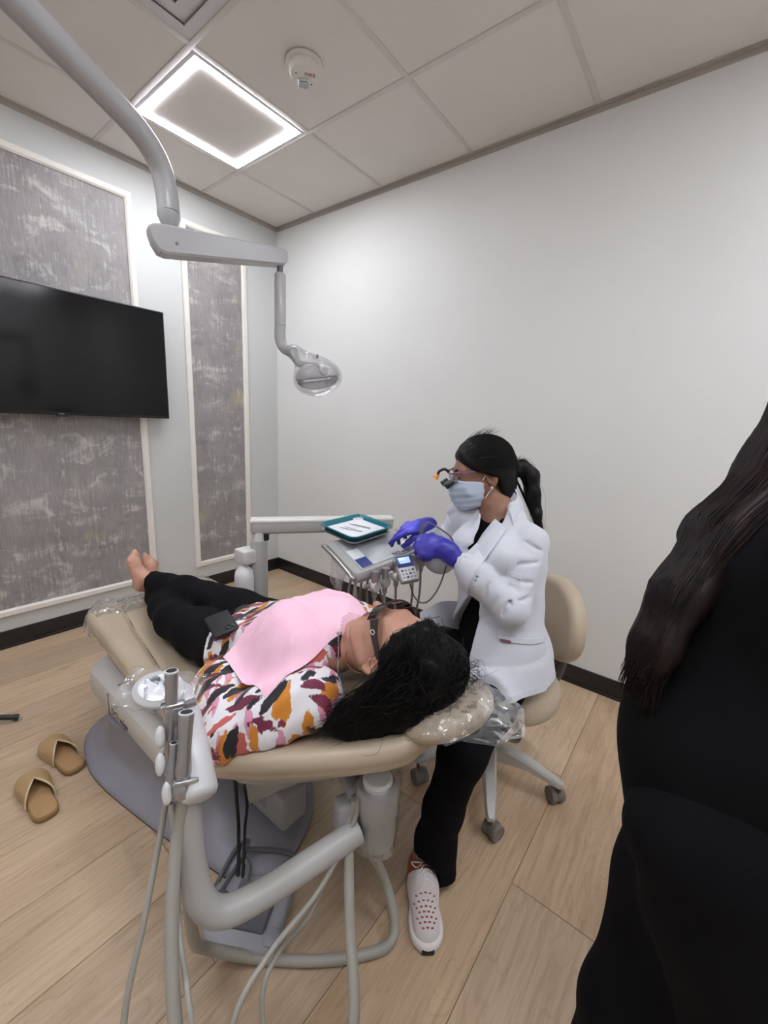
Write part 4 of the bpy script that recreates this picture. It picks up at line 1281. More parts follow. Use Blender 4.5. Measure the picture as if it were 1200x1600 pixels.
for k in range(5):
    a = rad(64 + 72 * k); d = Vector((math.cos(a), math.sin(a), 0)); nrm = Vector((-d.y, d.x, 0))
    rs = []
    for s, w, zt, zb in ((0.02, 0.030, 0.160, 0.095), (0.06, 0.028, 0.160, 0.100), (0.15, 0.023, 0.140, 0.105), (0.23, 0.019, 0.112, 0.088), (0.268, 0.016, 0.098, 0.078), (0.282, 0.010, 0.092, 0.078)):
        c = sc + d * s
        rs.append([c + nrm * x + Vector((0, 0, z)) for x, z in ((-w, zb), (w, zb), (w, zt - 0.008), (w * 0.7, zt), (-w * 0.7, zt), (-w, zt - 0.008))])
    B().rings(rs).build('leg', MATS['stool_metal'], st, smooth=30)
    p = sc + d * 0.270
    r = random.uniform(0, 6.28) if k not in (2, 3, 4, 1) else {2: rad(250), 3: rad(320), 4: rad(20), 1: rad(150)}[k]
    ax = Vector((math.cos(r), math.sin(r), 0)); fwd = Vector((-ax.y, ax.x, 0))
    wc = p + fwd * 0.018 + Vector((0, 0, 0.0285))
    cst = B().tube([p + Vector((0, 0, 0.085)), p + Vector((0, 0, 0.055))], 0.0065, 10).build('caster_stem', MATS['caster_dark'], st)
    B().lathe([(0.022, -0.007), (0.027, -0.006), (0.027, 0.006), (0.022, 0.007)], wc + Vector((0, 0, 0.004)), ax, 24).build('caster_hood', MATS['caster_grey'], cst)
    for s in (-1, 1):
        B().lathe([(0.010, -0.010), (0.0265, -0.010), (0.0285, -0.006), (0.0285, 0.006), (0.0265, 0.010), (0.020, 0.010), (0.019, 0.0085), (0.0, 0.0085)], wc + ax * s * 0.0165, ax * s, 28).build('caster_wheel', MATS['caster_grey'], cst)
# seat: round waterfall cushion
scp = Vector((sc.x + 0.01, sc.y - 0.015, 0.432))
def seat_f(P):
    q = P - V(*scp)
    rr = np.sqrt(q[:, 0] ** 2 + q[:, 1] ** 2)
    zz = q[:, 2] + 0.10 * np.clip(rr / 0.215, 0, 1.2) ** 2 * 0.25
    a = rr - 0.215 + 0.04; b_ = np.abs(zz) - 0.045 + 0.04
    return np.sqrt(np.maximum(a, 0) ** 2 + np.maximum(b_, 0) ** 2) + np.minimum(np.maximum(a, b_), 0) - 0.04
blob('stool_seat', seat_f, (scp.x - .25, scp.y - .25, .35), (scp.x + .25, scp.y + .25, .51), 0.008, MATS['taupe_vinyl'], st)
# oval backrest on a curved bracket, behind the sitter
bd = Vector((0.63, -0.60, 0)).normalized()
bc = sc + bd * 0.215 + Vector((0, 0, 0.665))
bx = Vector((-bd.y, bd.x, 0))
def back_f(P):
    q = P - V(*bc)
    u = q @ V(*bx); w = q @ V(*bd); z = q[:, 2]
    w2 = w + 0.9 * u * u - 0.05 * z * 0 
    k0 = np.sqrt((u / 0.185) ** 2 + (z / 0.150) ** 2 + 1e-9)
    a = (k0 - 1) * 0.15 + 0.028; b_ = np.abs(w2) - 0.034 + 0.028
    return (np.sqrt(np.maximum(a, 0) ** 2 + np.maximum(b_, 0) ** 2) + np.minimum(np.maximum(a, b_), 0) - 0.028) * 0.8
blob('stool_backrest', back_f, bc - Vector((.26, .26, .19)), bc + Vector((.26, .26, .19)), 0.008, MATS['taupe_vinyl'], st)
B().tube([sc + bd * 0.06 + Vector((0, 0, 0.385)), sc + bd * 0.22 + Vector((0, 0, 0.385)), sc + bd * 0.268 + Vector((0, 0, 0.46)), sc + bd * 0.262 + Vector((0, 0, 0.62))], 0.012, 12, sub=5).build('back_bracket', MATS['caster_dark'], st)

# ================================================================ SANDALS and stand leg on the floor at the left
pm('tan_leather', (168, 134, 92), 0.55, var=0.06, vscale=20)
pm('tan_sole', (150, 118, 80), 0.7, var=0.06)
pm('strap_tan', (176, 146, 104), 0.5, var=0.05)
pm('strap_edge', (206, 184, 148), 0.5, var=0.04)
def sandal(label, heel, toe, mirror):
    heel = Vector((*heel, 0)); toe = Vector((*toe, 0)); L = (toe - heel).length
    d = (toe - heel).normalized(); nx = Vector((-d.y, d.x, 0)) * mirror
    r = root('slide_sandal', label, 'sandal', heel.lerp(toe, 0.5), 'tan slide sandals')
    prof = [(0.0, 0.0), (0.008, 0.014), (0.03, 0.025), (0.08, 0.033), (0.18, 0.037), (0.30, 0.037), (0.42, 0.037), (0.60, 0.041), (0.76, 0.047), (0.88, 0.047), (0.96, 0.038), (0.99, 0.022), (1.0, 0.0)]
    left = [(s * L, w * 0.98) for s, w in prof]; right = [(s * L, -w * (0.92 if 0.25 < s < 0.6 else 0.98)) for s, w in prof[::-1][1:-1]]
    out = [(p.x, p.y) for p in spline([(a, b_, 0) for a, b_ in left + right], 3, closed=True)]
    def ring(z, e): return [heel + d * a + nx * b_ + Vector((0, 0, z)) for a, b_ in (inset(out, e) if e else out)]
    B().rings([ring(0, 0.003), ring(0.003, 0.0), ring(0.017, 0.0), ring(0.019, 0.002)]).build('sole', MATS['tan_sole'], r, smooth=50)
    B().rings([ring(0.018, 0.003), ring(0.0215, 0.004), ring(0.0225, 0.008)]).build('footbed', MATS['tan_leather'], r, smooth=50)
    rs = []; n = 20
    for i in range(7):
        s = 0.50 + 0.44 * i / 6
        w = float(np.interp(s, [p[0] for p in prof], [p[1] for p in prof])) + 0.002
        hgt = 0.055 - 0.020 * (i / 6) ** 1.5
        rs.append([heel + d * (s * L - 0.035 * (1 - abs(math.cos(math.pi * j / n))) * (1 - i / 6) * -1.0 - 0.03 * abs(math.cos(math.pi * j / n)) * (1 - i / 6)) + nx * (w * math.cos(math.pi * j / n)) + Vector((0, 0, 0.010 + hgt * math.sin(math.pi * j / n) ** 0.7)) for j in range(n + 1)])
    inner = [[p + Vector((0, 0, -0.0035)) for p in ring_] for ring_ in rs]
    b = B(); b.rings(rs, caps=False, closed=False); b.rings([q[::-1] for q in inner], caps=False, closed=False)
    st_ = b.build('strap', MATS['strap_tan'], r, smooth=180)
    B().tube([p + Vector((0, 0, -0.0015)) for p in rs[0]], 0.003, 6).build('strap_binding', MATS['strap_edge'], st_)
    return r
sandal('tan slide sandal nearer the camera on the oak floor', (-2.022, -1.405), (-2.018, -1.165), 1)
sandal('tan slide sandal farther back, close to the chair base', (-1.898, -1.258), (-1.925, -1.015), 1)
pm('stand_black', (24, 24, 25), 0.45)
sl = root('floor_stand', 'black rod leg of a stand poking in over the floor at the left edge', 'stand', (-2.20, -0.75, 0))
B().tube([(-2.24, -0.66, 0.15), (-2.10, -0.71, 0.065), (-1.975, -0.755, 0.018)], 0.011, 14).build('rod', MATS['stand_black'], sl)
B().lathe([(0.0125, 0), (0.0135, 0.012), (0.012, 0.02)], (-1.966, -0.758, 0.014), (-0.83, 0.30, 0.36), 14).build('end_cap', MATS['stand_black'], sl)
B().tube([(-2.24, -0.66, 0.0), (-2.24, -0.66, 0.5)], 0.015, 14).build('upright', MATS['stand_black'], sl)
# ================================================================ PEOPLE: shared builders
def skin(name, col, deep):
    t = NT(name); co = t.co()
    c = t.ramp(t.noise(co, 25, 4), [(0.3, lin(deep)), (0.65, lin(col))])
    t.base(c).set(Roughness=0.48)
    t.b.inputs['Subsurface Weight'].default_value = 0.12
    t.b.inputs['Subsurface Radius'].default_value = (0.010, 0.004, 0.002)
    t.bump(t.noise(co, 350, 2), 0.10, 0.0006)
    return t.m
def hairmat(name, col, tint):
    t = NT(name); co = t.co()
    s = t.noise(t.co((90, 90, 30)), 1.0, 4, 0.6, 1.0)
    t.base(t.ramp(s, [(0.35, lin(col)), (0.7, lin(tint))])).set(Roughness=0.5)
    t.b.inputs['Specular IOR Level'].default_value = 0.22
    t.bump(s, 0.35, 0.002)
    return t.m
def clothmat(name, col, rough=0.8, var=0.06, weave=900, sheen=0.2):
    t = NT(name); co = t.co()
    c = lin(col)
    t.base(t.ramp(t.noise(co, 14, 4), [(0.3, tuple(v * (1 - var) for v in c[:3]) + (1,)), (0.7, tuple(min(1, v * (1 + var)) for v in c[:3]) + (1,))]))
    t.set(Roughness=rough); t.b.inputs['Sheen Weight'].default_value = sheen
    t.b.inputs['Specular IOR Level'].default_value = 0.25 if sheen else 0.12
    t.bump(t.noise(co, weave, 2), 0.12, 0.0005)
    return t.m
skin('skin_brown', (150, 108, 86), (132, 92, 72))
skin('skin_light', (198, 152, 130), (180, 130, 110))
pm('lip_rose', (158, 88, 82), 0.4)
pm('nail_pink', (206, 150, 138), 0.3)
hairmat('hair_black', (7, 6, 7), (16, 14, 14))
hairmat('hair_brown_black', (10, 7, 7), (38, 20, 18))
clothmat('coat_white', (208, 210, 219), 0.75, 0.02)
clothmat('cloth_black', (13, 12, 15), 0.9, 0.15, sheen=0.0)
clothmat('cloth_black_soft', (14, 14, 16), 0.95, 0.15, sheen=0.0)
t = NT('glove_blue'); co = t.co()
t.base(t.ramp(t.noise(co, 30, 3), [(0.3, lin((46, 44, 150))), (0.7, lin((62, 58, 176)))])).set(Roughness=0.38)
t.bump(t.noise(co, 130, 3), 0.35, 0.002)
clothmat('mask_blue', (188, 201, 216), 0.8, 0.03)

class Fr:
    """local frame: o origin, columns r(ight), f(orward), u(p)"""
    def __init__(self, o, fwd, upv, s=1.0):
        self.o = Vector(o); f = Vector(fwd).normalized(); u = Vector(upv); u = (u - f * u.dot(f)).normalized()
        self.f = f; self.u = u; self.r = f.cross(u); self.s = s
        self.R = Matrix((self.r, self.f, self.u)).transposed()
    def p(self, x, y, z):
        return tuple(self.o + (self.r * x + self.f * y + self.u * z) * self.s)
    def v(self, x, y, z): return self.r * x + self.f * y + self.u * z
    def loc(self, P):
        M = np.array(self.R, dtype=np.float32)
        return (P - np.array(self.o, dtype=np.float32)) @ M / self.s
def lofts(axis_o, axis, xdir, secs, pw=2.0):
    """solid with elliptical sections along an axis. secs: (t, half_x, half_y, off_x, off_y)"""
    R = frame3(axis, xdir); M = np.array(R, dtype=np.float32); o = np.array(axis_o, dtype=np.float32)
    S = np.array(secs, dtype=np.float32)
    tt = S[:, 0]
    def f(P):
        q = (P - o) @ M
        t_ = np.clip(q[:, 2], tt[0], tt[-1])
        a = np.interp(t_, tt, S[:, 1]); b_ = np.interp(t_, tt, S[:, 2])
        ox = np.interp(t_, tt, S[:, 3]); oy = np.interp(t_, tt, S[:, 4])
        x = np.abs((q[:, 0] - ox) / a); y = np.abs((q[:, 1] - oy) / b_)
        k = (x ** pw + y ** pw) ** (1 / pw)
        d2 = (k - 1) * np.minimum(a, b_)
        dz = np.abs(q[:, 2] - (tt[0] + tt[-1]) / 2) - (tt[-1] - tt[0]) / 2
        return (np.sqrt(np.maximum(d2, 0) ** 2 + np.maximum(dz, 0) ** 2) + np.minimum(np.maximum(d2, dz), 0)).astype(np.float32)
    return f

def head_sdf(H_, neck_to=None, nr=(0.050, 0.056)):
    P_ = H_.p
    s = H_.s
    def e(c, r): return ell(P_(*c), tuple(v * s for v in r), H_.R)
    cran = U(0.05 * s, e((0, -0.014, 0.032), (0.074, 0.093, 0.084)), e((0, 0.030, -0.028), (0.063, 0.064, 0.086)))
    face = U(0.03 * s, cran, e((0, 0.060, -0.092), (0.033, 0.034, 0.024)),
             cap(P_(-0.052, 0.0, -0.052), P_(-0.020, 0.066, -0.096), 0.020 * s, 0.016 * s), cap(P_(0.052, 0.0, -0.052), P_(0.020, 0.066, -0.096), 0.020 * s, 0.016 * s))
    face = U(0.022 * s, face, cap(P_(-0.036, 0.078, 0.022), P_(0.036, 0.078, 0.022), 0.013 * s), sphere(P_(-0.042, 0.066, -0.024), 0.022 * s), sphere(P_(0.042, 0.066, -0.024), 0.022 * s))
    face = SUB(0.014 * s, face, sphere(P_(-0.032, 0.106, 0.003), 0.017 * s)); face = SUB(0.014 * s, face, sphere(P_(0.032, 0.106, 0.003), 0.017 * s))
    face = U(0.006 * s, face, sphere(P_(-0.031, 0.079, 0.003), 0.0125 * s), sphere(P_(0.031, 0.079, 0.003), 0.0125 * s))
    nose = U(0.010 * s, cap(P_(0, 0.088, 0.014), P_(0, 0.117, -0.028), 0.0075 * s, 0.0115 * s), sphere(P_(-0.012, 0.100, -0.034), 0.0085 * s), sphere(P_(0.012, 0.100, -0.034), 0.0085 * s))
    face = U(0.012 * s, face, nose)
    lips = U(0.004 * s, ell(P_(0, 0.0925, -0.0605), (0.023 * s, 0.010 * s, 0.0060 * s), H_.R), ell(P_(0, 0.0915, -0.0715), (0.020 * s, 0.0105 * s, 0.0070 * s), H_.R))
    face = U(0.008 * s, face, lips)
    face = BND(P_(0, 0.01, 0.0), 0.15 * s, face)
    if neck_to is not None:
        face = U(0.03 * s, face, cap(P_(0, -0.022, -0.055), neck_to, nr[0] * s, nr[1] * s))
    return face

def add_ear(H_, sx, mat, parent):
    P_ = H_.p; s = H_.s
    Re = H_.R @ Matrix.Rotation(rad(-14), 3, 'X') @ Matrix.Rotation(rad(24 * sx), 3, 'Z')
    c = P_(sx * 0.0815, -0.010, -0.008)
    e = ell(c, (0.0105 * s, 0.0190 * s, 0.0310 * s), Re)
    e = SUB(0.004 * s, e, ell(tuple(Vector(c) + Re @ Vector((sx * 0.0095, 0.0005, 0.003)) * s), (0.0085 * s, 0.0125 * s, 0.0215 * s), Re))
    e = U(0.005 * s, e, sphere(tuple(Vector(c) + Re @ Vector((sx * 0.001, 0.004, -0.027)) * s), 0.0078 * s), sphere(tuple(Vector(c) + Re @ Vector((0.0, 0.014, -0.004)) * s), 0.0055 * s), cap(tuple(Vector(c) + Re @ Vector((sx * 0.003, -0.004, -0.012)) * s), tuple(Vector(c) + Re @ Vector((sx * 0.003, -0.006, 0.012)) * s), 0.0030 * s))
    return blob('ear', e, tuple(Vector(c) - Vector((.05, .05, .05))), tuple(Vector(c) + Vector((.05, .05, .05))), 0.0022, mat, parent)

def hand_sdf(W, curls, thumb=(0.75, 0.55, -0.35), spread=1.0, side=1, thumbcurl=25):
    """W: frame at the wrist, f = towards fingers, u = back of hand; side = +1 thumb on +r"""
    P_ = W.p
    fs = [ell(P_(0, 0.045, 0), (0.042, 0.052, 0.0155), W.R), cap(P_(0, -0.02, 0), P_(0, 0.02, 0), 0.024, 0.026)]
    palm = U(0.02, *fs)
    bases = [(0.030, 0.083, 0.076), (0.010, 0.090, 0.084), (-0.011, 0.086, 0.078), (-0.030, 0.076, 0.062)]
    out = [palm]
    tips = []
    for i, (bx, by, L) in enumerate(bases):
        cu = curls[i] if isinstance(curls[i], (tuple, list)) else (curls[i],) * 3
        p = Vector((side * bx, by - 0.012, 0.0)); ang = 0.0
        pts = [p]; rr = [0.0105, 0.0095, 0.0088, 0.0076]
        sp = side * (bx * 3.0) * spread * rad(28)
        for k, fr in enumerate((0.46, 0.30, 0.24)):
            ang += rad(cu[k])
            d = Vector((math.sin(sp) * math.cos(ang), math.cos(ang) * math.cos(sp), -math.sin(ang)))
            p = p + d * (L * fr)
            pts.append(p)
        tips.append(Vector(P_(*pts[-1])))
        out.append(chain([P_(*q) for q in pts], rr, 0.004))
    d0 = Vector((side * thumb[0], thumb[1], thumb[2])).normalized()
    q0 = Vector((side * 0.026, 0.018, -0.004)); q1 = q0 + d0 * 0.042
    d1 = (d0 + Vector((-side * 0.6, 0.5, -0.5)) * math.sin(rad(thumbcurl))).normalized()
    q2 = q1 + d1 * 0.030; q3 = q2 + d1 * 0.022
    out.append(chain([P_(*q) for q in (q0, q1, q2, q3)], [0.0145, 0.0120, 0.0108, 0.0088], 0.005))
    return BND(P_(0, 0.06, 0), 0.12, U(0.007, *out)), tips

def project(f, p, d, it=24):
    """slide p along d until it meets the surface f = 0"""
    p0 = Vector(p); d = Vector(d).normalized(); s = 0.0
    for _ in range(it):
        v = float(f(np.array([tuple(p0 + d * s)], dtype=np.float32))[0])
        s = min(s + v * 0.8, 0.16)
        if abs(v) < 1e-4: break
    return p0 + d * s
def band(name, f, line, dirs, off_, half_w, thick, mat, parent, sub=6, wdir=None):
    """cloth strip following a line pressed onto the surface of f"""
    pts = spline(line, sub); rs = []
    hw = half_w if isinstance(half_w, (list, tuple)) else [half_w] * 2
    hws = [float(np.interp(i / (len(pts) - 1), np.linspace(0, 1, len(hw)), hw)) for i in range(len(pts))]
    for i, p in enumerate(pts):
        t_ = (pts[min(i + 1, len(pts) - 1)] - pts[max(i - 1, 0)]).normalized()
        d = Vector(dirs)
        w = t_.cross(d).normalized() if wdir is None else Vector(wdir)
        ring = []
        row = []
        for k in range(5):
            q = p + w * hws[i] * (-1 + 0.5 * k)
            q = project(f, q - d * 0.05, d)
            row.append(q - d * off_)
        ring = row + [q - Vector(dirs) * thick for q in row[::-1]]
        rs.append(ring)
    return B().rings(rs).build(name, mat, parent, smooth=60)
# ================================================================ PERSON in the white coat, seated on the stool
hy = root('person', 'person in a white coat, blue gloves and face mask seated on the stool', 'person', (-0.95, -2.44, 0.0))
TF = Vector((-0.955, 0.295, 0)).normalized(); TL = Vector((-TF.y, TF.x, 0))     # facing, and her left
TL = Vector((0, 0, 1)).cross(TF)
PEL = Vector((-0.965, -2.450, 0.60)); NB = Vector((-0.925, -2.385, 1.055))
SHL = Vector((-0.948, -2.500, 0.978)); SHR = Vector((-0.885, -2.245, 1.015))
ELL_ = Vector((-1.075, -2.512, 0.795)); WRL = Vector((-1.150, -2.318, 0.950))
ELR = Vector((-0.862, -2.135, 0.815)); WRR = Vector((-0.968, -2.128, 0.965))
# head
hfw = Vector((-0.64, 0.72, -0.22))
HH = Fr((0, 0, 0), hfw, (0.06, -0.04, 1), 0.98)
ear_t = Vector((-0.962, -2.357, 1.170))
HH.o = ear_t - HH.v(-0.080, -0.008, -0.010) * HH.s
hf = head_sdf(HH, tuple(NB + Vector((0, 0, -0.02))), (0.047, 0.050))
arm_l = chain([tuple(ELL_), tuple(WRL + (WRL - ELL_).normalized() * 0.03)], [0.034, 0.026])
arm_r = chain([tuple(ELR), tuple(WRR)], [0.034, 0.026])
torso_in = lofts((0, 0, 0), (0, 0, 1), tuple(TF), [(0.56, .10, .14, 0, 0), (1.03, .06, .10, 0, 0)])
def shift_loft(secs):
    """upright torso between pelvis and neck base; secs: (z, half_front, half_side)"""
    S = []
    R = frame3((0, 0, 1), tuple(TF)); 
    for z, a, b_ in secs:
        s = (z - PEL.z) / (NB.z - PEL.z)
        c = PEL.lerp(NB, s)
        l = R.transposed() @ Vector((c.x, c.y, 0))
        S.append((z, a, b_, l.x, l.y))
    return lofts((0, 0, 0), (0, 0, 1), tuple(TF), S)
body = U(0.03, hf, shift_loft([(0.50, .085, .12), (0.75, .08, .11), (0.95, .085, .12), (1.03, .05, .09)]),
         cap(tuple(NB + Vector((0, 0, -0.05))), tuple(NB), 0.055, 0.05),
         chain([tuple(SHL), tuple(ELL_), tuple(WRL)], [0.04, 0.034, 0.026]), chain([tuple(SHR), tuple(ELR), tuple(WRR)], [0.04, 0.034, 0.026]))
ANL = Vector((-1.372, -2.448, 0.095)); KNL = Vector((-1.330, -2.515, 0.452)); HPL = Vector((-1.00, -2.515, 0.538)); HPR = Vector((-0.965, -2.37, 0.545)); KNR = Vector((-1.09, -2.135, 0.52)); ANR = Vector((-1.05, -2.10, 0.10))
body = U(0.03, body, chain([tuple(HPL), tuple(KNL), tuple(ANL), tuple(ANL + Vector((-0.03, -0.02, -0.045)))], [0.05, 0.045, 0.030, 0.03]), chain([tuple(HPR), tuple(KNR), tuple(ANR)], [0.05, 0.045, 0.03]))
blob('body', body, (-1.48, -2.66, 0.02), (-0.72, -2.02, 1.33), 0.0065, MATS['skin_brown'], hy)
for sx_ in (-1, 1): add_ear(HH, sx_, MATS['skin_brown'], hy)
# hair: close cap combed back, low ponytail
hp_ = HH.p
cran = U(0.05, ell(hp_(0, -0.014, 0.032), (0.074, 0.093, 0.084), HH.R), ell(hp_(0, -0.010, -0.020), (0.066, 0.070, 0.075), HH.R), ell(hp_(0, -0.045, -0.062), (0.050, 0.044, 0.050), HH.R))
cut = U(0.02, half(hp_(0, 0.052, 0.05), tuple(HH.v(0, 1.0, -0.35))))
def hairline(P):
    q = HH.loc(P)
    ym = np.interp(q[:, 2], [-0.12, -0.085, -0.04, -0.015, 0.008, 0.020, 0.050, 0.080, 0.125], [-0.055, -0.045, -0.034, -0.026, 0.012, 0.042, 0.072, 0.088, 0.11])
    return np.maximum((q[:, 1] - ym) * 0.8, -(q[:, 2] + 0.12)) * HH.s
hcap = INT(0.012, ADD(off(cran, 0.016), wrinkle(0.0022, tuple(HH.v(1, 0.1, 0.1)), 190, 2, 0.6)), hairline)
bun0 = Vector(hp_(0, -0.110, -0.012))
tail = [bun0, bun0 + Vector((0.030, -0.022, 0.014)), bun0 + Vector((0.046, -0.050, -0.016)), bun0 + Vector((0.042, -0.066, -0.075)), bun0 + Vector((0.036, -0.092, -0.145)), bun0 + Vector((0.040, -0.115, -0.205))]
tailf = chain([tuple(p) for p in tail], [0.020, 0.024, 0.028, 0.025, 0.016, 0.006], 0.02)
tailf = ADD(tailf, wrinkle(0.003, (0.8, 0.5, 0.1), 200, 2, 0.8))
blob('hair', U(0.02, hcap, tailf), tuple(HH.o - Vector((.17, .29, .29))), tuple(HH.o + Vector((.20, .17, .16))), 0.0045, MATS['hair_black'], hy)
B().lathe([(0.019, -0.006), (0.022, -0.004), (0.022, 0.004), (0.019, 0.006)], bun0 + Vector((0.012, -0.008, 0.004)), tuple(tail[1] - tail[0]), 20).build('hair_tie', MATS['cloth_black'], hy)
random.seed(11)
cs = []
for k in range(90):
    a = random.uniform(-1, 1)
    s0 = tail[0] + Vector((random.gauss(0, .010), random.gauss(0, .010), random.gauss(0, .010)))
    e = tail[-1] + Vector((random.gauss(0.0, .010), random.gauss(-0.004, .010), random.gauss(-0.035, .022)))
    cs.append(spline([s0, tail[1] + Vector((random.gauss(0, .014), random.gauss(0, .014), random.gauss(0.003, .014))), tail[2] + Vector((random.gauss(.004, .014), random.gauss(0, .014), random.gauss(0, .012))), tail[3] + Vector((random.gauss(0, .014), random.gauss(0, .014), 0)), e], 4))
for k in range(220):
    th = random.uniform(-1.2, 1.2); z = random.uniform(0.03, 0.1)
    p0 = project(hcap, hp_(0.10 * math.sin(th), 0.09 - 0.12 * random.random(), 0.10 + 0.04 * random.random()), HH.v(-math.sin(th) * 0.5, 0.1, -1))
    d = HH.v(random.gauss(0, 0.3), -1, random.gauss(0.25, 0.2))
    L = random.uniform(0.02, 0.05)
    cs.append(spline([p0, p0 + d * L * 0.5 + HH.v(0, 0, 1) * 0.006, p0 + d * L + HH.v(0, 0, 1) * random.uniform(-0.002, 0.012)], 3))
c2 = []
for k in range(520):
    th = random.uniform(-1.45, 1.45)
    y0 = random.uniform(0.0, 0.085) - 0.03 * abs(th)
    a = Vector(hp_(0.085 * math.sin(th), y0, 0.02 + 0.10 * math.cos(th)))
    e = bun0.lerp(a, 0.12); m1 = a.lerp(e, 0.5) + HH.v(0.03 * math.sin(th), 0.0, 0.05 * math.cos(th))
    c2.append(spline([a, m1, e], 6))
cs += [[Vector(map(float, p)) for p in a_] for a_ in push_out(c2, hcap, 0.0010, 1.0, True, 3) if not (hairline(a_) > 0.003).any()]
strands('hair_strands', cs, 0.0008, MATS['hair_black'], hy)
# mask
def mask_region(P):
    q = HH.loc(P)
    zmid = q[:, 2] + 0.062
    a = np.abs(zmid) - 0.058 + 0.016 * np.clip((0.10 - q[:, 1]) / 0.09, 0, 1)
    b_ = 0.012 - q[:, 1]
    return np.maximum(a, np.maximum(b_, np.abs(q[:, 0]) - 0.075)) * 1.0
nomask = U(0.03, sphere(hp_(-0.042, 0.064, -0.030), 0.024), sphere(hp_(0.042, 0.064, -0.030), 0.024), ell(hp_(0, 0.034, -0.040), (0.064, 0.066, 0.082), HH.R), ell(hp_(0, 0.066, -0.086), (0.036, 0.036, 0.030), HH.R), ell(hp_(0, 0.088, -0.040), (0.026, 0.026, 0.036), HH.R))
def pleat(P):
    q = HH.loc(P)
    return 0.0009 * np.sin(q[:, 2] * 260 + q[:, 0] * 12)
mk = INT(0.003, ADD(off(nomask, 0.0085), pleat), mask_region)
mask = blob('face_mask', mk, tuple(HH.o - Vector((.14, .14, .16))), tuple(HH.o + Vector((.14, .16, .06))), 0.0032, MATS['mask_blue'], hy)
pm('elastic_white', (226, 226, 228), 0.7)
for sx in (-1, 1):
    B().tube([hp_(sx * 0.068, 0.024, -0.020), hp_(sx * 0.077, 0.010, -0.002), hp_(sx * 0.085, -0.012, 0.020)], 0.0019, 6, sub=4).build('ear_loop', MATS['elastic_white'], mask)
    B().tube([hp_(sx * 0.064, 0.024, -0.088), hp_(sx * 0.074, 0.008, -0.064), hp_(sx * 0.084, -0.014, -0.040)], 0.0019, 6, sub=4).build('ear_loop', MATS['elastic_white'], mask)
pm('pearl', (236, 230, 220), 0.15)
B().lathe([(0.0, -0.004), (0.003, -0.003), (0.004, 0.0), (0.003, 0.003), (0.0, 0.004)], hp_(-0.087, -0.004, -0.042), (0, 0, 1), 12).build('earring', MATS['pearl'], hy)
# loupes: frame, lenses, barrels, headlight with its orange cap
pm('loupe_purple', (112, 84, 120), 0.3, 0.4)
pm('loupe_black', (20, 20, 22), 0.3)
pm('orange_cap', (240, 146, 70), 0.35)
lp = B().tube([hp_(-0.080, -0.012, 0.016), hp_(-0.078, 0.05, 0.022), hp_(-0.066, 0.098, 0.024), hp_(-0.03, 0.114, 0.022), hp_(0.03, 0.114, 0.022), hp_(0.066, 0.098, 0.024), hp_(0.078, 0.05, 0.022), hp_(0.080, -0.012, 0.016)], 0.0028, 8, sub=4).build('loupe_glasses', MATS['loupe_purple'], hy)
for sx in (-1, 1):
    rs = []
    for k in range(2):
        rs.append([Vector(hp_(sx * (0.034 + 0.028 * math.cos(a)), 0.113 + 0.0015 * k - 0.014 * abs(math.cos(a)) * (1 if math.cos(a) * 1 > 0 else 0), 0.003 + 0.019 * math.sin(a))) for a in [2 * math.pi * j / 18 for j in range(18)]])
    B().rings(rs).build('loupe_lens', MATS['clear_lens'], lp)
    B().lathe([(0.009, 0), (0.011, 0.008), (0.012, 0.026), (0.010, 0.028)], hp_(sx * 0.031, 0.116, -0.006), tuple(HH.v(0, 1, -0.55)), 18).build('loupe_barrel', MATS['loupe_black'], lp)
B().tube([hp_(0, 0.114, 0.024), hp_(0, 0.128, 0.038), hp_(0, 0.148, 0.034), hp_(0, 0.156, 0.022)], 0.005, 10, sub=4).build('headlight_stem', MATS['loupe_black'], lp)
B().lathe([(0.007, 0), (0.010, 0.006), (0.0105, 0.016)], hp_(0, 0.156, 0.024), tuple(HH.v(0, 0.7, -0.7)), 16).build('headlight_cap', MATS['orange_cap'], lp)
B().tube([hp_(-0.080, -0.012, 0.016), hp_(-0.070, -0.06, 0.0), hp_(-0.03, -0.105, -0.03), tuple(bun0 + Vector((0.03, -0.06, -0.12))), tuple(bun0 + Vector((0.035, -0.105, -0.205)))], 0.004, 8, sub=6).build('glasses_cord', MATS['cloth_black'], lp)

# eyes and brows behind the loupes
pm('eye_dark', (30, 22, 20), 0.2)
for sx in (-1, 1):
    blob('eye', ell(hp_(sx * 0.031, 0.084, 0.003), (0.0125, 0.0085, 0.0050), HH.R), tuple(Vector(hp_(sx * 0.031, 0.084, 0.003)) - Vector((.03, .03, .03))), tuple(Vector(hp_(sx * 0.031, 0.084, 0.003)) + Vector((.03, .03, .03))), 0.002, MATS['eye_dark'], hy)
    B().tube([hp_(sx * 0.014, 0.094, 0.026), hp_(sx * 0.030, 0.093, 0.031), hp_(sx * 0.048, 0.080, 0.026)], [0.003, 0.0035, 0.0016], 8, sub=4).build('eyebrow', MATS['hair_black'], hy)

# black top under the coat
shirt = U(0.02, shift_loft([(0.54, .118, .165), (0.62, .108, .155), (0.74, .092, .132), (0.86, .098, .142), (0.95, .100, .150), (1.01, .072, .125), (1.045, .050, .07)]),
          ell(tuple(PEL.lerp(NB, 0.72) + TF * 0.07 + TL * 0.06), (0.065, 0.065, 0.06)), ell(tuple(PEL.lerp(NB, 0.72) + TF * 0.07 - TL * 0.06), (0.065, 0.065, 0.06)))
blob('black_top', ADD(shirt, wrinkle(0.002, (0.3, 0.2, 1), 70)), (-1.2, -2.68, 0.5), (-0.72, -2.18, 1.07), 0.007, MATS['cloth_black'], hy)
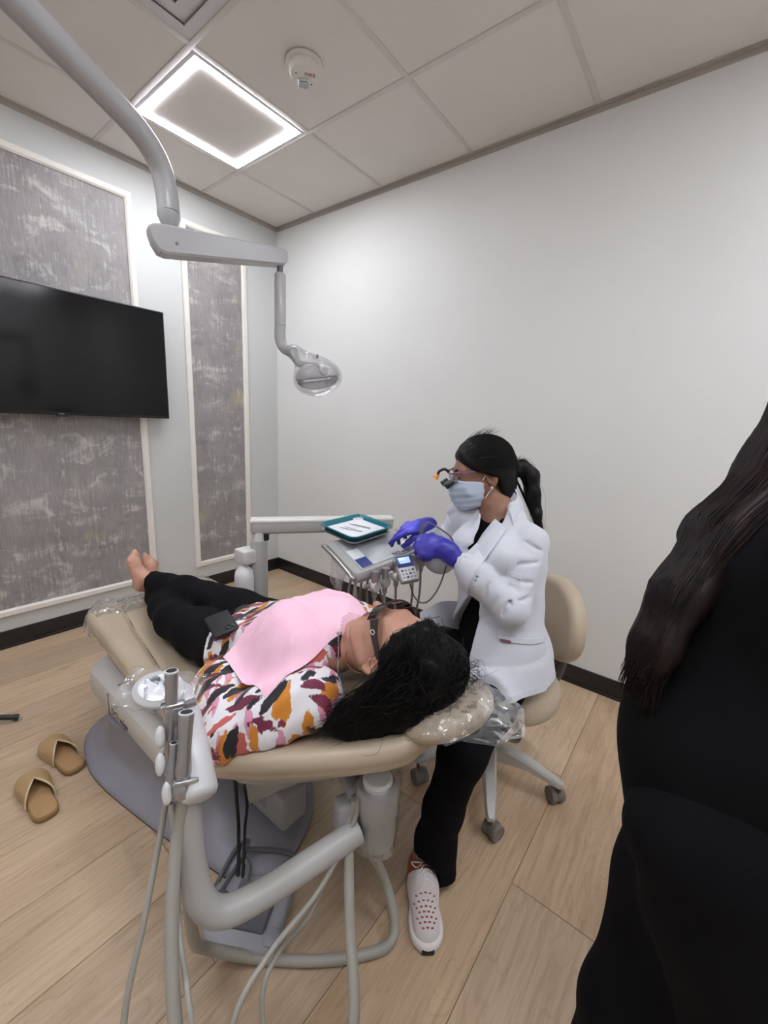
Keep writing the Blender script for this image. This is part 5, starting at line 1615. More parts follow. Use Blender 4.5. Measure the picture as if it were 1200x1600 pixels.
# coat
coat_t = U(0.03, shift_loft([(0.52, .178, .188), (0.62, .160, .180), (0.72, .124, .158), (0.80, .112, .156), (0.90, .116, .165), (0.955, .108, .164), (0.995, .088, .142), (1.025, .072, .105), (1.052, .058, .076)]),
           ell(tuple(PEL.lerp(NB, 0.72) + TF * 0.068 + TL * 0.065), (0.072, 0.072, 0.07)), ell(tuple(PEL.lerp(NB, 0.72) + TF * 0.068 - TL * 0.065), (0.072, 0.072, 0.07)))
def slit(P):
    q = P - np.array(tuple(PEL), np.float32)
    s = q[:, 2] / (NB.z - PEL.z)
    q = q - s[:, None] * np.array(tuple(NB - PEL), np.float32) * np.array([1, 1, 0], np.float32)
    l = q @ np.array(tuple(TL), np.float32); f_ = q @ np.array(tuple(TF), np.float32)
    z = P[:, 2]
    hi_ = np.interp(z, [0.50, 0.78, 0.84, 0.92, 1.0, 1.06], [0.018, 0.016, 0.012, 0.030, 0.050, 0.058])
    lo_ = np.interp(z, [0.50, 0.60, 0.70, 0.78, 0.84, 0.92, 1.0, 1.06], [-0.20, -0.165, -0.095, -0.035, -0.016, -0.030, -0.050, -0.058])
    return np.maximum(np.maximum(l - hi_, lo_ - l), 0.02 - f_)
def sleeves(P):
    a = chain([tuple(SHL + Vector((0.012, 0.03, 0.0))), tuple(SHL), tuple(SHL.lerp(ELL_, 0.5)), tuple(ELL_), tuple(ELL_.lerp(WRL, 0.5)), tuple(WRL)], [0.056, 0.056, 0.052, 0.050, 0.046, 0.041], 0.03)(P)
    b_ = chain([tuple(SHR - Vector((0.01, 0.03, 0))), tuple(SHR), tuple(ELR), tuple(ELR.lerp(WRR, 0.5)), tuple(WRR + Vector((-0.005, 0.0, 0.0)))], [0.064, 0.064, 0.056, 0.050, 0.042], 0.03)(P)
    return np.minimum(a, b_)
def folds(P):
    # creases bunch at the elbow and the shoulder, long soft drags over the side
    de = np.sqrt(((P - np.array(tuple(ELL_ + Vector((0.0, 0.03, 0.06))), np.float32)) ** 2).sum(1))
    ds = np.sqrt(((P - np.array(tuple(SHL + Vector((-0.01, 0.02, -0.05))), np.float32)) ** 2).sum(1))
    dw = np.sqrt(((P - np.array(tuple(WRL), np.float32)) ** 2).sum(1))
    e1 = np.exp(-(de / 0.09) ** 2); e2 = np.exp(-(ds / 0.08) ** 2); e3 = np.exp(-(dw / 0.07) ** 2)
    ax = np.array(tuple((ELL_ - SHL).normalized()), np.float32); ax2 = np.array(tuple((WRL - ELL_).normalized()), np.float32)
    def crease(ph, k=2.6): return (1 - np.abs(np.sin(ph))) ** k
    n3 = crease(P[:, 2] * 13 + P[:, 1] * 11 + 1.5 * np.sin(P[:, 0] * 9 + P[:, 2] * 7), 3.0)
    n4 = np.sin(P[:, 2] * 30 + P[:, 1] * 22 + 2.2 * np.sin(P[:, 0] * 14 + P[:, 2] * 9))
    return (0.005 * n3 + 0.0016 * n4 - 0.002).astype(np.float32)
VC = Vector((-0.80, -0.42, 0.30)).normalized()     # side of the arm that shows the creases
def on_arm(s, phi):
    a_, b_, r0, r1 = (SHL, ELL_, 0.056, 0.050) if s <= 1 else (ELL_, WRL, 0.050, 0.041)
    u_ = s if s <= 1 else s - 1
    d_ = (b_ - a_).normalized()
    n1 = (VC - d_ * VC.dot(d_)).normalized(); n2 = d_.cross(n1)
    return a_.lerp(b_, u_) + (n1 * math.cos(rad(phi)) + n2 * math.sin(rad(phi))) * (r0 + (r1 - r0) * u_)
GROOVES = [(0.30, -45, 0.42, 20, .0042), (0.48, 45, 0.40, -10, .0038), (0.60, -45, 0.66, 10, .0045), (0.72, 45, 0.80, 0, .0045), (0.80, -45, 0.93, -5, .005), (0.90, 40, 1.00, 5, .005),
           (1.04, -45, 1.12, 15, .005), (1.16, -50, 1.26, 0, .0045), (1.32, -45, 1.42, 15, .0042), (1.50, -45, 1.58, 25, .004), (1.70, -40, 1.74, 20, .0036), (0.16, 45, 0.28, 20, .0042), (0.14, -45, 0.10, 20, .0042)]
def groove(s0, p0, s1, p1, r_):
    pts = []
    for i in range(7):
        k = i / 6
        p = on_arm(s0 + (s1 - s0) * k + 0.012 * math.sin(k * 5 + p0), p0 + (p1 - p0) * k)
        pts.append(tuple(p))
    return chain(pts, [r_ * (0.15 + 0.75 * math.sin(math.pi * i / 6)) for i in range(7)], 0.002)
grooves = [groove(*g_) for g_ in GROOVES]
coat_t = U(0.03, coat_t, cap(tuple(NB + Vector((0.004, -0.006, 0.022))), tuple(SHL + Vector((0.012, 0.04, 0.028))), 0.052, 0.036), cap(tuple(NB + Vector((0.004, 0.0, 0.022))), tuple(SHR + Vector((0.0, -0.04, 0.02))), 0.052, 0.036))
panel = INT(0.008, chain([tuple(HPL + Vector((0, 0.01, 0.012))), tuple(HPL.lerp(KNL, 0.55) + Vector((0, 0.01, 0.012)))], [0.088, 0.084], 0.02), half((-1.155, -2.45, 0.56), (-1, 0.05, 0.25)))
coat_t = U(0.035, coat_t, panel)
coat_full = U(0.006, coat_t, sleeves)
wr_cut_l = half(tuple(WRL), tuple(WRL - ELL_)); wr_cut_r = half(tuple(WRR), tuple(WRR - ELR))
def coat_f(P):
    d = coat_full(P) + folds(P)
    am = np.where((np.abs(d) < 0.03) & (sleeves(P) < 0.03))[0]
    if len(am):
        da = d[am]; Pa = P[am]
        for g_ in grooves: da = -smin(-da, g_(Pa), 0.010)
        d[am] = da
    d = np.maximum(d, -slit(P))
    # flat sleeve ends and hem
    near_l = np.sqrt(((P - np.array(tuple(WRL), np.float32)) ** 2).sum(1)) < 0.12
    d = np.where(near_l, np.maximum(d, wr_cut_l(P)), d)
    near_r = np.sqrt(((P - np.array(tuple(WRR), np.float32)) ** 2).sum(1)) < 0.09
    d = np.where(near_r, np.maximum(d, wr_cut_r(P)), d)
    nk = np.sqrt(((P - np.array(tuple(NB + TF * 0.02 + Vector((0, 0, 0.085))), np.float32)) ** 2).sum(1)) - 0.066
    d = np.maximum(d, -nk)
    return np.maximum(d, 0.548 - P[:, 2])
coat = blob('white_coat', coat_f, (-1.28, -2.72, 0.50), (-0.68, -2.02, 1.13), 0.0055, MATS['coat_white'], hy)
# stand-up collar and lapels
colr = []
for a in np.linspace(-1.75, 1.75, 25):
    d = (-TF) * math.cos(a) + TL * math.sin(a)
    colr.append((NB + Vector((0, 0, 0.010)) + d * (0.060 + 0.008 * abs(math.sin(a))) + TF * 0.014 * abs(a), d, a))
rs = []
for p, d, a in colr:
    h_ = 0.074 - 0.012 * abs(a)
    dz = -0.022 * abs(a)
    rs.append([p + Vector((0, 0, dz)) + d * 0.004, p + Vector((0, 0, h_ + dz)) - d * 0.008, p + Vector((0, 0, h_ + dz + 0.002)) - d * 0.004, p + d * 0.016 + Vector((0, 0, h_ * 0.55 + dz)), p + d * 0.030 + Vector((0, 0, -0.008 + dz)), p + d * 0.024 + Vector((0, 0, -0.010 + dz))])
B().rings(rs).build('collar', MATS['coat_white'], coat, smooth=70)
def tp(l, f_, z):
    s = (z - PEL.z) / (NB.z - PEL.z)
    c = PEL.lerp(NB, s)
    return Vector((c.x, c.y, z)) + TL * l + TF * f_
base_coat = lambda P: coat_full(P) + folds(P)
band('lapel', base_coat, [tp(0.075, 0.10, 1.035), tp(0.062, 0.14, 0.985), tp(0.046, 0.17, 0.93), tp(0.028, 0.17, 0.87), tp(0.018, 0.16, 0.83)], tuple(-TF * 0.9 + -TL * 0.44), 0.003, [0.024, 0.030, 0.026, 0.016, 0.006], 0.005, MATS['coat_white'], coat)
band('lapel', base_coat, [tp(-0.075, 0.10, 1.035), tp(-0.066, 0.14, 0.985), tp(-0.052, 0.17, 0.93), tp(-0.036, 0.17, 0.87), tp(-0.024, 0.16, 0.83)], tuple(-TF * 0.9 + TL * 0.44), 0.003, [0.024, 0.030, 0.026, 0.016, 0.006], 0.005, MATS['coat_white'], coat)
side_d = (-TL * 0.9 - TF * 0.45).normalized()
band('chest_pocket', base_coat, [tp(0.10, 0.10, 0.905), tp(0.145, 0.08, 0.900)], tuple(side_d), 0.002, 0.007, 0.003, MATS['coat_white'], coat, sub=8, wdir=(0, 0, 1))
band('hip_pocket', base_coat, [tp(0.10, 0.12, 0.700), tp(0.16, 0.08, 0.698), tp(0.19, 0.0, 0.696)], tuple(side_d), 0.002, 0.007, 0.003, MATS['coat_white'], coat, sub=8, wdir=(0, 0, 1))
pm('pocket_label', (122, 84, 92), 0.7)
band('pocket_label', base_coat, [tp(0.112, 0.12, 0.692), tp(0.136, 0.10, 0.692)], tuple(side_d), 0.005, 0.004, 0.0015, MATS['pocket_label'], coat, sub=3, wdir=(0, 0, 1))
band('hem_band', base_coat, [tp(0.06, 0.14, 0.558), tp(0.14, 0.10, 0.558), tp(0.19, 0.0, 0.558)], tuple(side_d), 0.001, 0.010, 0.002, MATS['coat_white'], coat, sub=8, wdir=(0, 0, 1))
pm('embroidery', (56, 56, 70), 0.7)
for i, (z, l0, l1) in enumerate(((0.955, -0.098, -0.128), (0.943, -0.098, -0.118))):
    band('embroidery', base_coat, [tp(l0, 0.13, z), tp(l1, 0.12, z)], tuple(-TF * 0.8 + TL * 0.5), 0.003, 0.0032, 0.001, MATS['embroidery'], coat, sub=5, wdir=(0, 0, 1))
# right front panel of the coat falling open over the lap
fl = []
for i in range(9):
    s = i / 8
    a = tp(-0.125, 0.07, 0.72 - 0.10 * s); b_ = Vector((-1.150, -2.235, 0.715)) + Vector((-0.012, -0.02, -0.055)) * s
    m_ = a.lerp(b_, 0.5) + Vector((0, 0, 0.018))
    row = spline([a, m_, b_], 6)
    fl.append(row)
bb_ = B(); bb_.rings([list(r_) for r_ in fl], caps=False, closed=False); bb_.rings([[p + Vector((0, 0.0, -0.004)) for p in r_][::-1] for r_ in fl], caps=False, closed=False)
bb_.build('coat_front_flap', MATS['coat_white'], coat, smooth=180)

# trousers: flared leg
tr_l = U(0.04, chain([tuple(HPL), tuple(HPL.lerp(KNL, 0.5)), tuple(KNL)], [0.074, 0.068, 0.060], 0.03),
         chain([tuple(KNL), (-1.350, -2.484, 0.26), (-1.356, -2.472, 0.14), (-1.346, -2.478, -0.03)], [0.060, 0.054, 0.057, 0.068], 0.03))
tr_r = chain([tuple(HPR), tuple(KNR), tuple(ANR + Vector((0, 0, 0.05)))], [0.08, 0.062, 0.055], 0.03)
trf = U(0.04, tr_l, tr_r, ell(tuple(PEL + Vector((0, 0, -0.05))), (0.13, 0.13, 0.075)))
trf = ADD(trf, wrinkle(0.0014, (0.4, 0.3, 1), 60, 1.2, 0.5))
def trous(P):
    d = trf(P)
    low = (ANL.z - 0.060 - 0.25 * (P[:, 0] - ANL.x - 0.03)) - P[:, 2]
    foot = np.sqrt(((P - np.array(tuple(ANL + Vector((-0.045, -0.02, -0.02))), np.float32)) ** 2).sum(1)) - 0.052
    d = np.maximum(d, low)
    return np.maximum(d, -foot)
blob('trousers', trous, (-1.48, -2.68, 0.01), (-0.78, -2.02, 0.69), 0.0065, MATS['cloth_black'], hy)

# shoe with perforated white upper
clothmat('shoe_white', (214, 205, 205), 0.7, 0.05, 300)
pm('shoe_sole', (222, 216, 214), 0.6)
pm('shoe_rust', (150, 72, 44), 0.6)
toe = Vector((-1.512, -2.555, 0.0)); heel = Vector((-1.352, -2.420, 0.0))
def make_shoe(heel, toe, name):
    d = (toe - heel).normalized(); L = (toe - heel).length + 0.02; n_ = Vector((-d.y, d.x, 0)); heel = heel - d * 0.01
    S = Fr(heel, d, (0, 0, 1))
    sole_s = [(0.0, .024, .0), (0.06, .034, .0), (0.25, .036, .0), (0.5, .038, .0), (0.72, .046, .0), (0.88, .041, .0), (0.97, .024, .0), (1.0, .010, .0)]
    out = [(s * L, w) for s, w, _ in sole_s] + [(s * L, -w) for s, w, _ in sole_s[::-1]]
    out = [(p.x, p.y) for p in spline([(a, b_, 0) for a, b_ in out], 3, closed=True)]
    def ring(z, e): return [heel + d * a + n_ * b_ + Vector((0, 0, z)) for a, b_ in (inset(out, e) if e else out)]
    up_f = U(0.03, cap(S.p(0, 0.05, 0.045), S.p(0, L * 0.45, 0.048), 0.031, 0.034), ecap(S.p(0, L * 0.45, 0.044), S.p(0, L * 0.80, 0.026), 0.040, 0.036, (0, 0, 1), 0.75), cap(S.p(0, 0.04, 0.06), S.p(0, 0.10, 0.080), 0.026, 0.028))
    up_f = INT(0.004, up_f, half(S.p(0, 0, 0.014), (0, 0, -1)))
    up_f2 = SUB(0.006, up_f, cap(S.p(0, 0.045, 0.085), S.p(0, 0.045, 0.16), 0.024, 0.03))
    sh = blob(name, up_f2, tuple(heel + d * L / 2 - Vector((.17, .17, .03))), tuple(heel + d * L / 2 + Vector((.17, .17, .13))), 0.0042, MATS['shoe_white'], hy)
    B().rings([ring(0.001, 0.004), ring(0.006, 0.0), ring(0.022, 0.0), ring(0.026, 0.004)]).build('sole', MATS['shoe_sole'], sh, smooth=60)
    B().obox(heel + d * (L - 0.006) + Vector((0, 0, 0.010)), (0.034, 0.014, 0.018), Matrix((n_, d, Vector((0, 0, 1)))).transposed(), 0.004).build('toe_guard', MATS['black_rubber'], sh)
    for i in range(7):
        for j in range(5):
            y = L * (0.60 + 0.045 * i); x = (-0.024 + 0.012 * j) + (0.006 if i % 2 else 0)
            if abs(x) > 0.032 - 0.010 * (i / 6): continue
            q = project(up_f, S.p(x, y, 0.12), (0, 0, -1))
            B().obox(q, (0.007, 0.0042, 0.0016), S.R, 0.0006).build('vent_hole', MATS['shoe_rust'], sh)
    for i in range(5):
        y = L * (0.36 + 0.05 * i)
        pts = [project(up_f, S.p(x, y + 0.006 * (1 if x > 0 else -1), 0.14), (0, 0, -1)) + Vector((0, 0, 0.0015)) for x in (-0.022, -0.010, 0.0, 0.010, 0.022)]
        B().tube(pts, 0.0019, 6, sub=2).build('lace', MATS['elastic_white'], sh)
    q = project(up_f, S.p(0, L * 0.34, 0.14), (0, 0, -1))
    for s in (-1, 1):
        B().tube([q, q + S.v(s * 0.02, 0.004, 0.008), q + S.v(s * 0.034, -0.004, -0.004), q + S.v(s * 0.020, 0.010, -0.004), q], 0.0016, 6, sub=4).build('lace_bow', MATS['elastic_white'], sh)
    hcf = INT(0.004, off(up_f2, 0.0025), half(S.p(0, 0.055, 0), tuple(S.v(0, 1, -0.4))))
    blob('heel_counter', hcf, tuple(heel - Vector((.09, .09, .03))), tuple(heel + Vector((.09, .09, .13))), 0.005, MATS['shoe_rust'], sh)
    return sh
make_shoe(heel, toe, 'sneaker')
make_shoe(Vector((-1.02, -2.12, 0)), Vector((-1.11, -1.90, 0)), 'sneaker')

# gloves
hl_dir = (WRL - ELL_).normalized()
GL = Fr(WRL + hl_dir * 0.012, Vector((-0.35, 0.80, 0.02)), Vector((-0.62, -0.40, 0.62)))
gl, tipsL = hand_sdf(GL, [(48, 62, 40), (62, 72, 45), (68, 76, 45), (72, 78, 45)], thumb=(0.55, 0.75, -0.55), side=1, thumbcurl=35)
gl = U(0.012, gl, cap(tuple(WRL - hl_dir * 0.03), tuple(WRL + hl_dir * 0.02), 0.031, 0.028))
blob('glove', ADD(gl, wrinkle(0.0008, (0.5, 0.6, 0.4), 300)), tuple(GL.o - Vector((.15, .12, .12))), tuple(GL.o + Vector((.12, .17, .12))), 0.0032, MATS['glove_blue'], hy)
GR = Fr(WRR + Vector((-0.006, 0.004, 0.002)), Vector((-0.60, 0.72, -0.22)), Vector((-0.25, -0.10, 0.95)))
gr, tipsR = hand_sdf(GR, [(14, 12, 8), (26, 24, 16), (38, 34, 20), (46, 40, 22)], thumb=(-0.0, 0.8, -0.6), side=-1, thumbcurl=10)
gr = U(0.012, gr, cap(tuple(WRR + (ELR - WRR).normalized() * 0.04), tuple(WRR), 0.030, 0.028))
blob('glove', ADD(gr, wrinkle(0.0008, (0.5, 0.6, 0.4), 300)), tuple(GR.o - Vector((.19, .12, .12))), tuple(GR.o + Vector((.12, .19, .12))), 0.0032, MATS['glove_blue'], hy)

# the loupes' small headlight, shining on the right hand
sp_l = bpy.data.lights.new('headlight_beam', 'SPOT'); sp_l.energy = 1.6; sp_l.spot_size = rad(26); sp_l.spot_blend = 0.6; sp_l.shadow_soft_size = 0.004; sp_l.color = (0.85, 0.93, 1.0)
sp_o = bpy.data.objects.new('headlight_beam', sp_l); COL.objects.link(sp_o); sp_o.parent = lp
hl_p = Vector(hp_(0, 0.172, 0.008)); tgt = Vector(GR.p(0, 0.08, 0))
sp_o.location = hl_p - WL[lp]; sp_o.rotation_euler = (tgt - hl_p).to_track_quat('-Z', 'Y').to_euler()

# instrument held in the left hand, its cord running down
hc_ = Vector(GL.p(0.012, 0.085, -0.030))
hi = root('ultrasonic_scaler', 'dark pen-shaped dental handpiece with cord held in the gloved fist', 'dental handpiece', hc_)
ax_ = Vector((0.10, -0.10, 1)).normalized()
B().tube([hc_ - ax_ * 0.055, hc_ - ax_ * 0.02, hc_ + ax_ * 0.05, hc_ + ax_ * 0.072], [0.0022, 0.006, 0.0062, 0.004], 12, sub=4).build('handle', MATS['pedal_dark'], hi)
B().tube([hc_ - ax_ * 0.055, hc_ - ax_ * 0.070, hc_ - ax_ * 0.080 + Vector((0.004, 0.006, 0))], [0.0018, 0.0012, 0.0008], 8, sub=3).build('tip', MATS['steel'], hi)
B().tube([hc_ + ax_ * 0.070, hc_ + ax_ * 0.072 + Vector((0.02, -0.02, 0.0)), Vector((-1.085, -2.30, 0.97)), Vector((-1.095, -2.295, 0.90)), Vector((-1.11, -2.275, 0.80)), Vector((-1.118, -2.235, 0.74)), Vector((-1.06, -2.15, 0.72)), Vector((-0.98, -2.05, 0.79))], 0.0026, 8, sub=8).build('cord', MATS['pedal_dark'], hi)
# ================================================================ PATIENT lying on the chair
pt = root('person', 'person in a colourful leaf-print blouse lying back in the dental chair', 'person', (XC, -1.75, 0.50))
# printed blouse: brush-stroke leaves on white
t = NT('leaf_print')
c = lin((232, 230, 234))
def strokes(scale, rot, loc, thr, soft, warp, seedscale):
    rot_ = t.co((1, 1, 1), rot, loc)
    mp = t.n('ShaderNodeMapping'); mp.inputs['Scale'].default_value = scale; t.l(rot_, mp.inputs['Vector']); base = mp.outputs[0]
    w = t.noise(t.co((1, 1, 1), loc=loc), 6.0, 2)
    wv = t.n('ShaderNodeVectorMath', operation='MULTIPLY_ADD')
    comb = t.n('ShaderNodeTexNoise'); comb.inputs['Scale'].default_value = seedscale
    t.l(t.co(), comb.inputs['Vector'])
    t.l(comb.outputs['Color'], wv.inputs[0]); wv.inputs[1].default_value = (warp * 2.2, warp, warp); t.l(base, wv.inputs[2])
    fine_ = t.n('ShaderNodeTexNoise'); fine_.inputs['Scale'].default_value = 60.0; t.l(t.co(), fine_.inputs['Vector'])
    wv2 = t.n('ShaderNodeVectorMath', operation='MULTIPLY_ADD'); t.l(fine_.outputs['Color'], wv2.inputs[0]); wv2.inputs[1].default_value = (0.30, 0.30, 0.30); t.l(wv.outputs[0], wv2.inputs[2]); wv = wv2
    v = t.n('ShaderNodeTexVoronoi'); v.inputs['Scale'].default_value = 1.0
    v.inputs['Randomness'].default_value = 0.9
    t.l(wv.outputs[0], v.inputs['Vector'])
    return t.math('SUBTRACT', 1.0, t.step(v.outputs['Distance'], thr - soft, thr))
layers = [((34, 7.5, 10), (0.0, 0.1, 0.75), (1, 2, 3), 0.36, 0.03, 0.8, 3, (214, 150, 176)),
          ((32, 7, 10), (0.1, 0.0, -1.0), (5, 1, 8), 0.36, 0.03, 0.8, 3, (196, 96, 88)),
          ((25, 5.5, 9), (0.0, 0.1, 1.2), (7, 3, 2), 0.42, 0.03, 0.9, 3, (208, 132, 38)),
          ((32, 7, 10), (0.1, 0.0, -0.55), (2, 9, 4), 0.38, 0.03, 0.8, 3, (112, 32, 62)),
          ((29, 6.5, 10), (0.0, 0.1, 1.75), (4, 6, 9), 0.40, 0.03, 0.9, 3, (26, 25, 32))]
for sc_, ro, lo_, th, so, wa, se, colr_ in layers:
    c = t.mix(strokes(sc_, ro, lo_, th, so, wa, se), c, lin(colr_))
t.base(c).set(Roughness=0.7)
t.b.inputs['Sheen Weight'].default_value = 0.15
# joints
PP = Vector((XC, -1.76, 0.575)); CH = Vector((XC, -2.07, 0.672)); NK = Vector((XC - 0.005, -2.245, 0.742))
AX = (CH - PP).normalized()
PF = Fr((0, 0, 0), Vector((0.10, 0.43, 0.88)), Vector((0.0, -0.88, 0.45)), 1.0)   # face looks up, crown towards -Y
PF.o = Vector((-1.505, -2.396, 0.790))
ph = PF.p
phead = head_sdf(PF, tuple(NK + Vector((0, 0.03, -0.01))), (0.046, 0.050))
KR, AR = Vector((-1.435, -1.385, 0.595)), Vector((-1.515, -1.075, 0.602))
KL, AL = Vector((-1.585, -1.42, 0.560)), Vector((-1.500, -1.06, 0.530))
HR_, HL_ = Vector((-1.385, -1.73, 0.575)), Vector((-1.565, -1.74, 0.572))
def foot_sdf(an, toe, heelv, side):
    # an: ankle, toe direction point, heelv: heel point
    d = (toe - heelv); n_ = d.normalized()
    up_ = (an - heelv); up_ = (up_ - n_ * up_.dot(n_)).normalized()
    lat = n_.cross(up_)
    b0 = heelv + n_ * 0.02 + up_ * 0.022
    ball = heelv + n_ * (d.length * 0.72) + up_ * 0.016
    fs = [cap(tuple(b0), tuple(an), 0.028, 0.030), ecap(tuple(b0), tuple(ball), 0.026, 0.036, tuple(up_), 0.62), cap(tuple(an), tuple(ball + up_ * 0.006), 0.028, 0.016)]
    toes = []
    for k in range(5):
        o = lat * side * (0.028 - 0.0145 * k)
        L = [0.046, 0.044, 0.040, 0.035, 0.028][k]
        a = ball + o + n_ * (0.004 - 0.004 * k); r_ = [0.0115, 0.0088, 0.0082, 0.0078, 0.0072][k]
        toes.append(chain([tuple(a), tuple(a + n_ * L * 0.6 + up_ * 0.004), tuple(a + n_ * L - up_ * 0.001)], [r_, r_ * 0.95, r_ * 0.9], 0.004))
    return BND(tuple(ball), 0.20, U(0.006, U(0.02, *fs), *toes))
fR = foot_sdf(AR + Vector((-0.018, 0.045, 0.010)), Vector((-1.560, -0.955, 0.712)), Vector((-1.560, -1.018, 0.555)), 1)
fL = foot_sdf(AL + Vector((0.010, 0.055, 0.010)), Vector((-1.462, -0.925, 0.672)), Vector((-1.500, -0.975, 0.515)), -1)
EL, WL_ = Vector((-1.768, -2.105, 0.566)), Vector((-1.665, -1.87, 0.575))
SL_, SR_ = Vector((-1.645, -2.250, 0.668)), Vector((-1.305, -2.235, 0.668))
ER, WR_ = Vector((-1.215, -2.02, 0.575)), Vector((-1.34, -1.84, 0.62))
torso_secs = [(0.0, 0.155, 0.085, 0, 0), (0.12, 0.145, 0.088, 0, 0), (0.25, 0.150, 0.092, 0, 0), (0.36, 0.165, 0.095, 0, 0), (0.44, 0.165, 0.080, 0, 0), (0.50, 0.10, 0.06, 0, 0)]
pb = lofts(tuple(PP), tuple(NK - PP), (1, 0, 0), torso_secs)
pbody = U(0.03, phead, pb, chain([tuple(HR_), tuple(KR), tuple(AR + Vector((-.015, .04, .005)))], [0.06, 0.045, 0.028]), chain([tuple(HL_), tuple(KL), tuple(AL + Vector((.005, .05, .005)))], [0.06, 0.045, 0.028]),
          chain([tuple(SL_), tuple(EL), tuple(WL_)], [0.036, 0.03, 0.022]), chain([tuple(SR_), tuple(ER), tuple(WR_)], [0.036, 0.03, 0.022]))
pbody = U(0.014, pbody, fR, fL)
HWL = Fr(WL_, (WL_ - EL).normalized(), Vector((-0.3, 0, 1)))
hl_, _ = hand_sdf(HWL, [(20, 20, 12)] * 4, side=1)
HWR = Fr(WR_, (WR_ - ER).normalized(), Vector((0.2, 0, 1)))
hr_, _ = hand_sdf(HWR, [(20, 20, 12)] * 4, side=-1)
pbody = U(0.01, pbody, hl_, hr_)
blob('body', pbody, (-1.84, -2.56, 0.44), (-1.10, -0.88, 0.96), 0.0058, MATS['skin_light'], pt)
for sx_ in (-1, 1): add_ear(PF, sx_, MATS['skin_light'], pt)
# lips, nails
lipf = U(0.003, ell(ph(0, 0.0945, -0.0605), (0.021, 0.0095, 0.0052), PF.R), ell(ph(0, 0.0935, -0.0715), (0.018, 0.010, 0.0062), PF.R))
blob('lips', lipf, tuple(Vector(ph(0, 0.09, -0.066)) - Vector((.035, .035, .035))), tuple(Vector(ph(0, 0.09, -0.066)) + Vector((.035, .035, .035))), 0.002, MATS['lip_rose'], pt)
# trousers
clothmat('leggings_black', (17, 16, 19), 0.85, 0.12, sheen=0.0)
lg = U(0.03, chain([tuple(HR_), tuple(HR_.lerp(KR, 0.5)), tuple(KR), tuple(KR.lerp(AR, 0.4)), tuple(AR)], [0.096, 0.084, 0.064, 0.060, 0.046], 0.03),
       chain([tuple(HL_), tuple(HL_.lerp(KL, 0.5)), tuple(KL), tuple(KL.lerp(AL, 0.4)), tuple(AL)], [0.096, 0.084, 0.066, 0.060, 0.046], 0.03),
       ell(tuple(PP + Vector((0, 0.01, 0.0))), (0.175, 0.13, 0.095)))
lg = ADD(lg, wrinkle(0.0025, (0.3, 1, 0.2), 55, 2, 1.2))
cutR = half(tuple(AR), tuple(AR - KR)); cutL = half(tuple(AL), tuple(AL - KL))
def lgf(P):
    d = lg(P)
    nr = np.sqrt(((P - np.array(tuple(AR), np.float32)) ** 2).sum(1)) < 0.10
    d = np.where(nr & (P[:, 2] > 0.565), np.maximum(d, cutR(P)), d)
    nl = (np.sqrt(((P - np.array(tuple(AL), np.float32)) ** 2).sum(1)) < 0.10) & (P[:, 2] <= 0.565)
    return np.where(nl, np.maximum(d, cutL(P)), d)
blob('trousers', lgf, (-1.70, -1.95, 0.45), (-1.22, -0.98, 0.72), 0.0065, MATS['leggings_black'], pt)
# blouse
def blouse_core(P):
    secs = [(-0.03, 0.200, 0.108, 0, 0), (0.03, 0.190, 0.106, 0, 0), (0.12, 0.172, 0.104, 0, 0), (0.25, 0.170, 0.108, 0, 0), (0.36, 0.180, 0.108, 0, 0), (0.44, 0.175, 0.090, 0, 0), (0.485, 0.11, 0.066, 0, 0), (0.505, 0.07, 0.05, 0, 0)]
    return lofts(tuple(PP + Vector((0, 0, 0.012))), tuple(NK - PP), (1, 0, 0), secs)(P)
bust = U(0.05, ell((XC - 0.075, -2.06, 0.735), (0.085, 0.085, 0.058)), ell((XC + 0.075, -2.06, 0.735), (0.085, 0.085, 0.058)))
slv_l = chain([tuple(SL_), tuple(SL_.lerp(EL, 0.55)), tuple(EL), tuple(EL.lerp(WL_, 0.45)), tuple(EL.lerp(WL_, 0.75))], [0.076, 0.074, 0.072, 0.074, 0.080], 0.03)
slv_r = chain([tuple(SR_), tuple(ER), tuple(ER.lerp(WR_, 0.6))], [0.060, 0.062, 0.06], 0.03)
bl0 = U(0.03, blouse_core, bust, slv_l, slv_r)
seatcut = U(0.0, f1, pillow(seat_out, seat_z, 0.042, 0.034))
def blouse(P):
    d = bl0(P)
    n = np.sin(P[:, 0] * 52 + P[:, 1] * 30 + 2.5 * np.sin(P[:, 1] * 21 + P[:, 0] * 9)) * np.sin(P[:, 1] * 36 + P[:, 2] * 40 + 1.7)
    n2 = np.sin(P[:, 0] * 95 - P[:, 1] * 60 + 2 * np.sin(P[:, 1] * 30))
    d = d + 0.0048 * n + 0.0016 * n2
    hem = P[:, 1] - (-1.775 + 0.035 * np.sin(P[:, 0] * 16 + 1.0) + 0.02 * np.sin(P[:, 0] * 41))
    d = np.maximum(d, hem)
    d = np.maximum(d, -(seatcut(P) - 0.001))
    nk = np.sqrt(((P - np.array(tuple(NK + Vector((0, -0.035, 0.055))), np.float32)) ** 2).sum(1)) - 0.072
    return np.maximum(d, -nk)
blob('blouse', blouse, (-1.87, -2.38, 0.45), (-1.10, -1.70, 0.86), 0.0055, MATS['leaf_print'], pt)
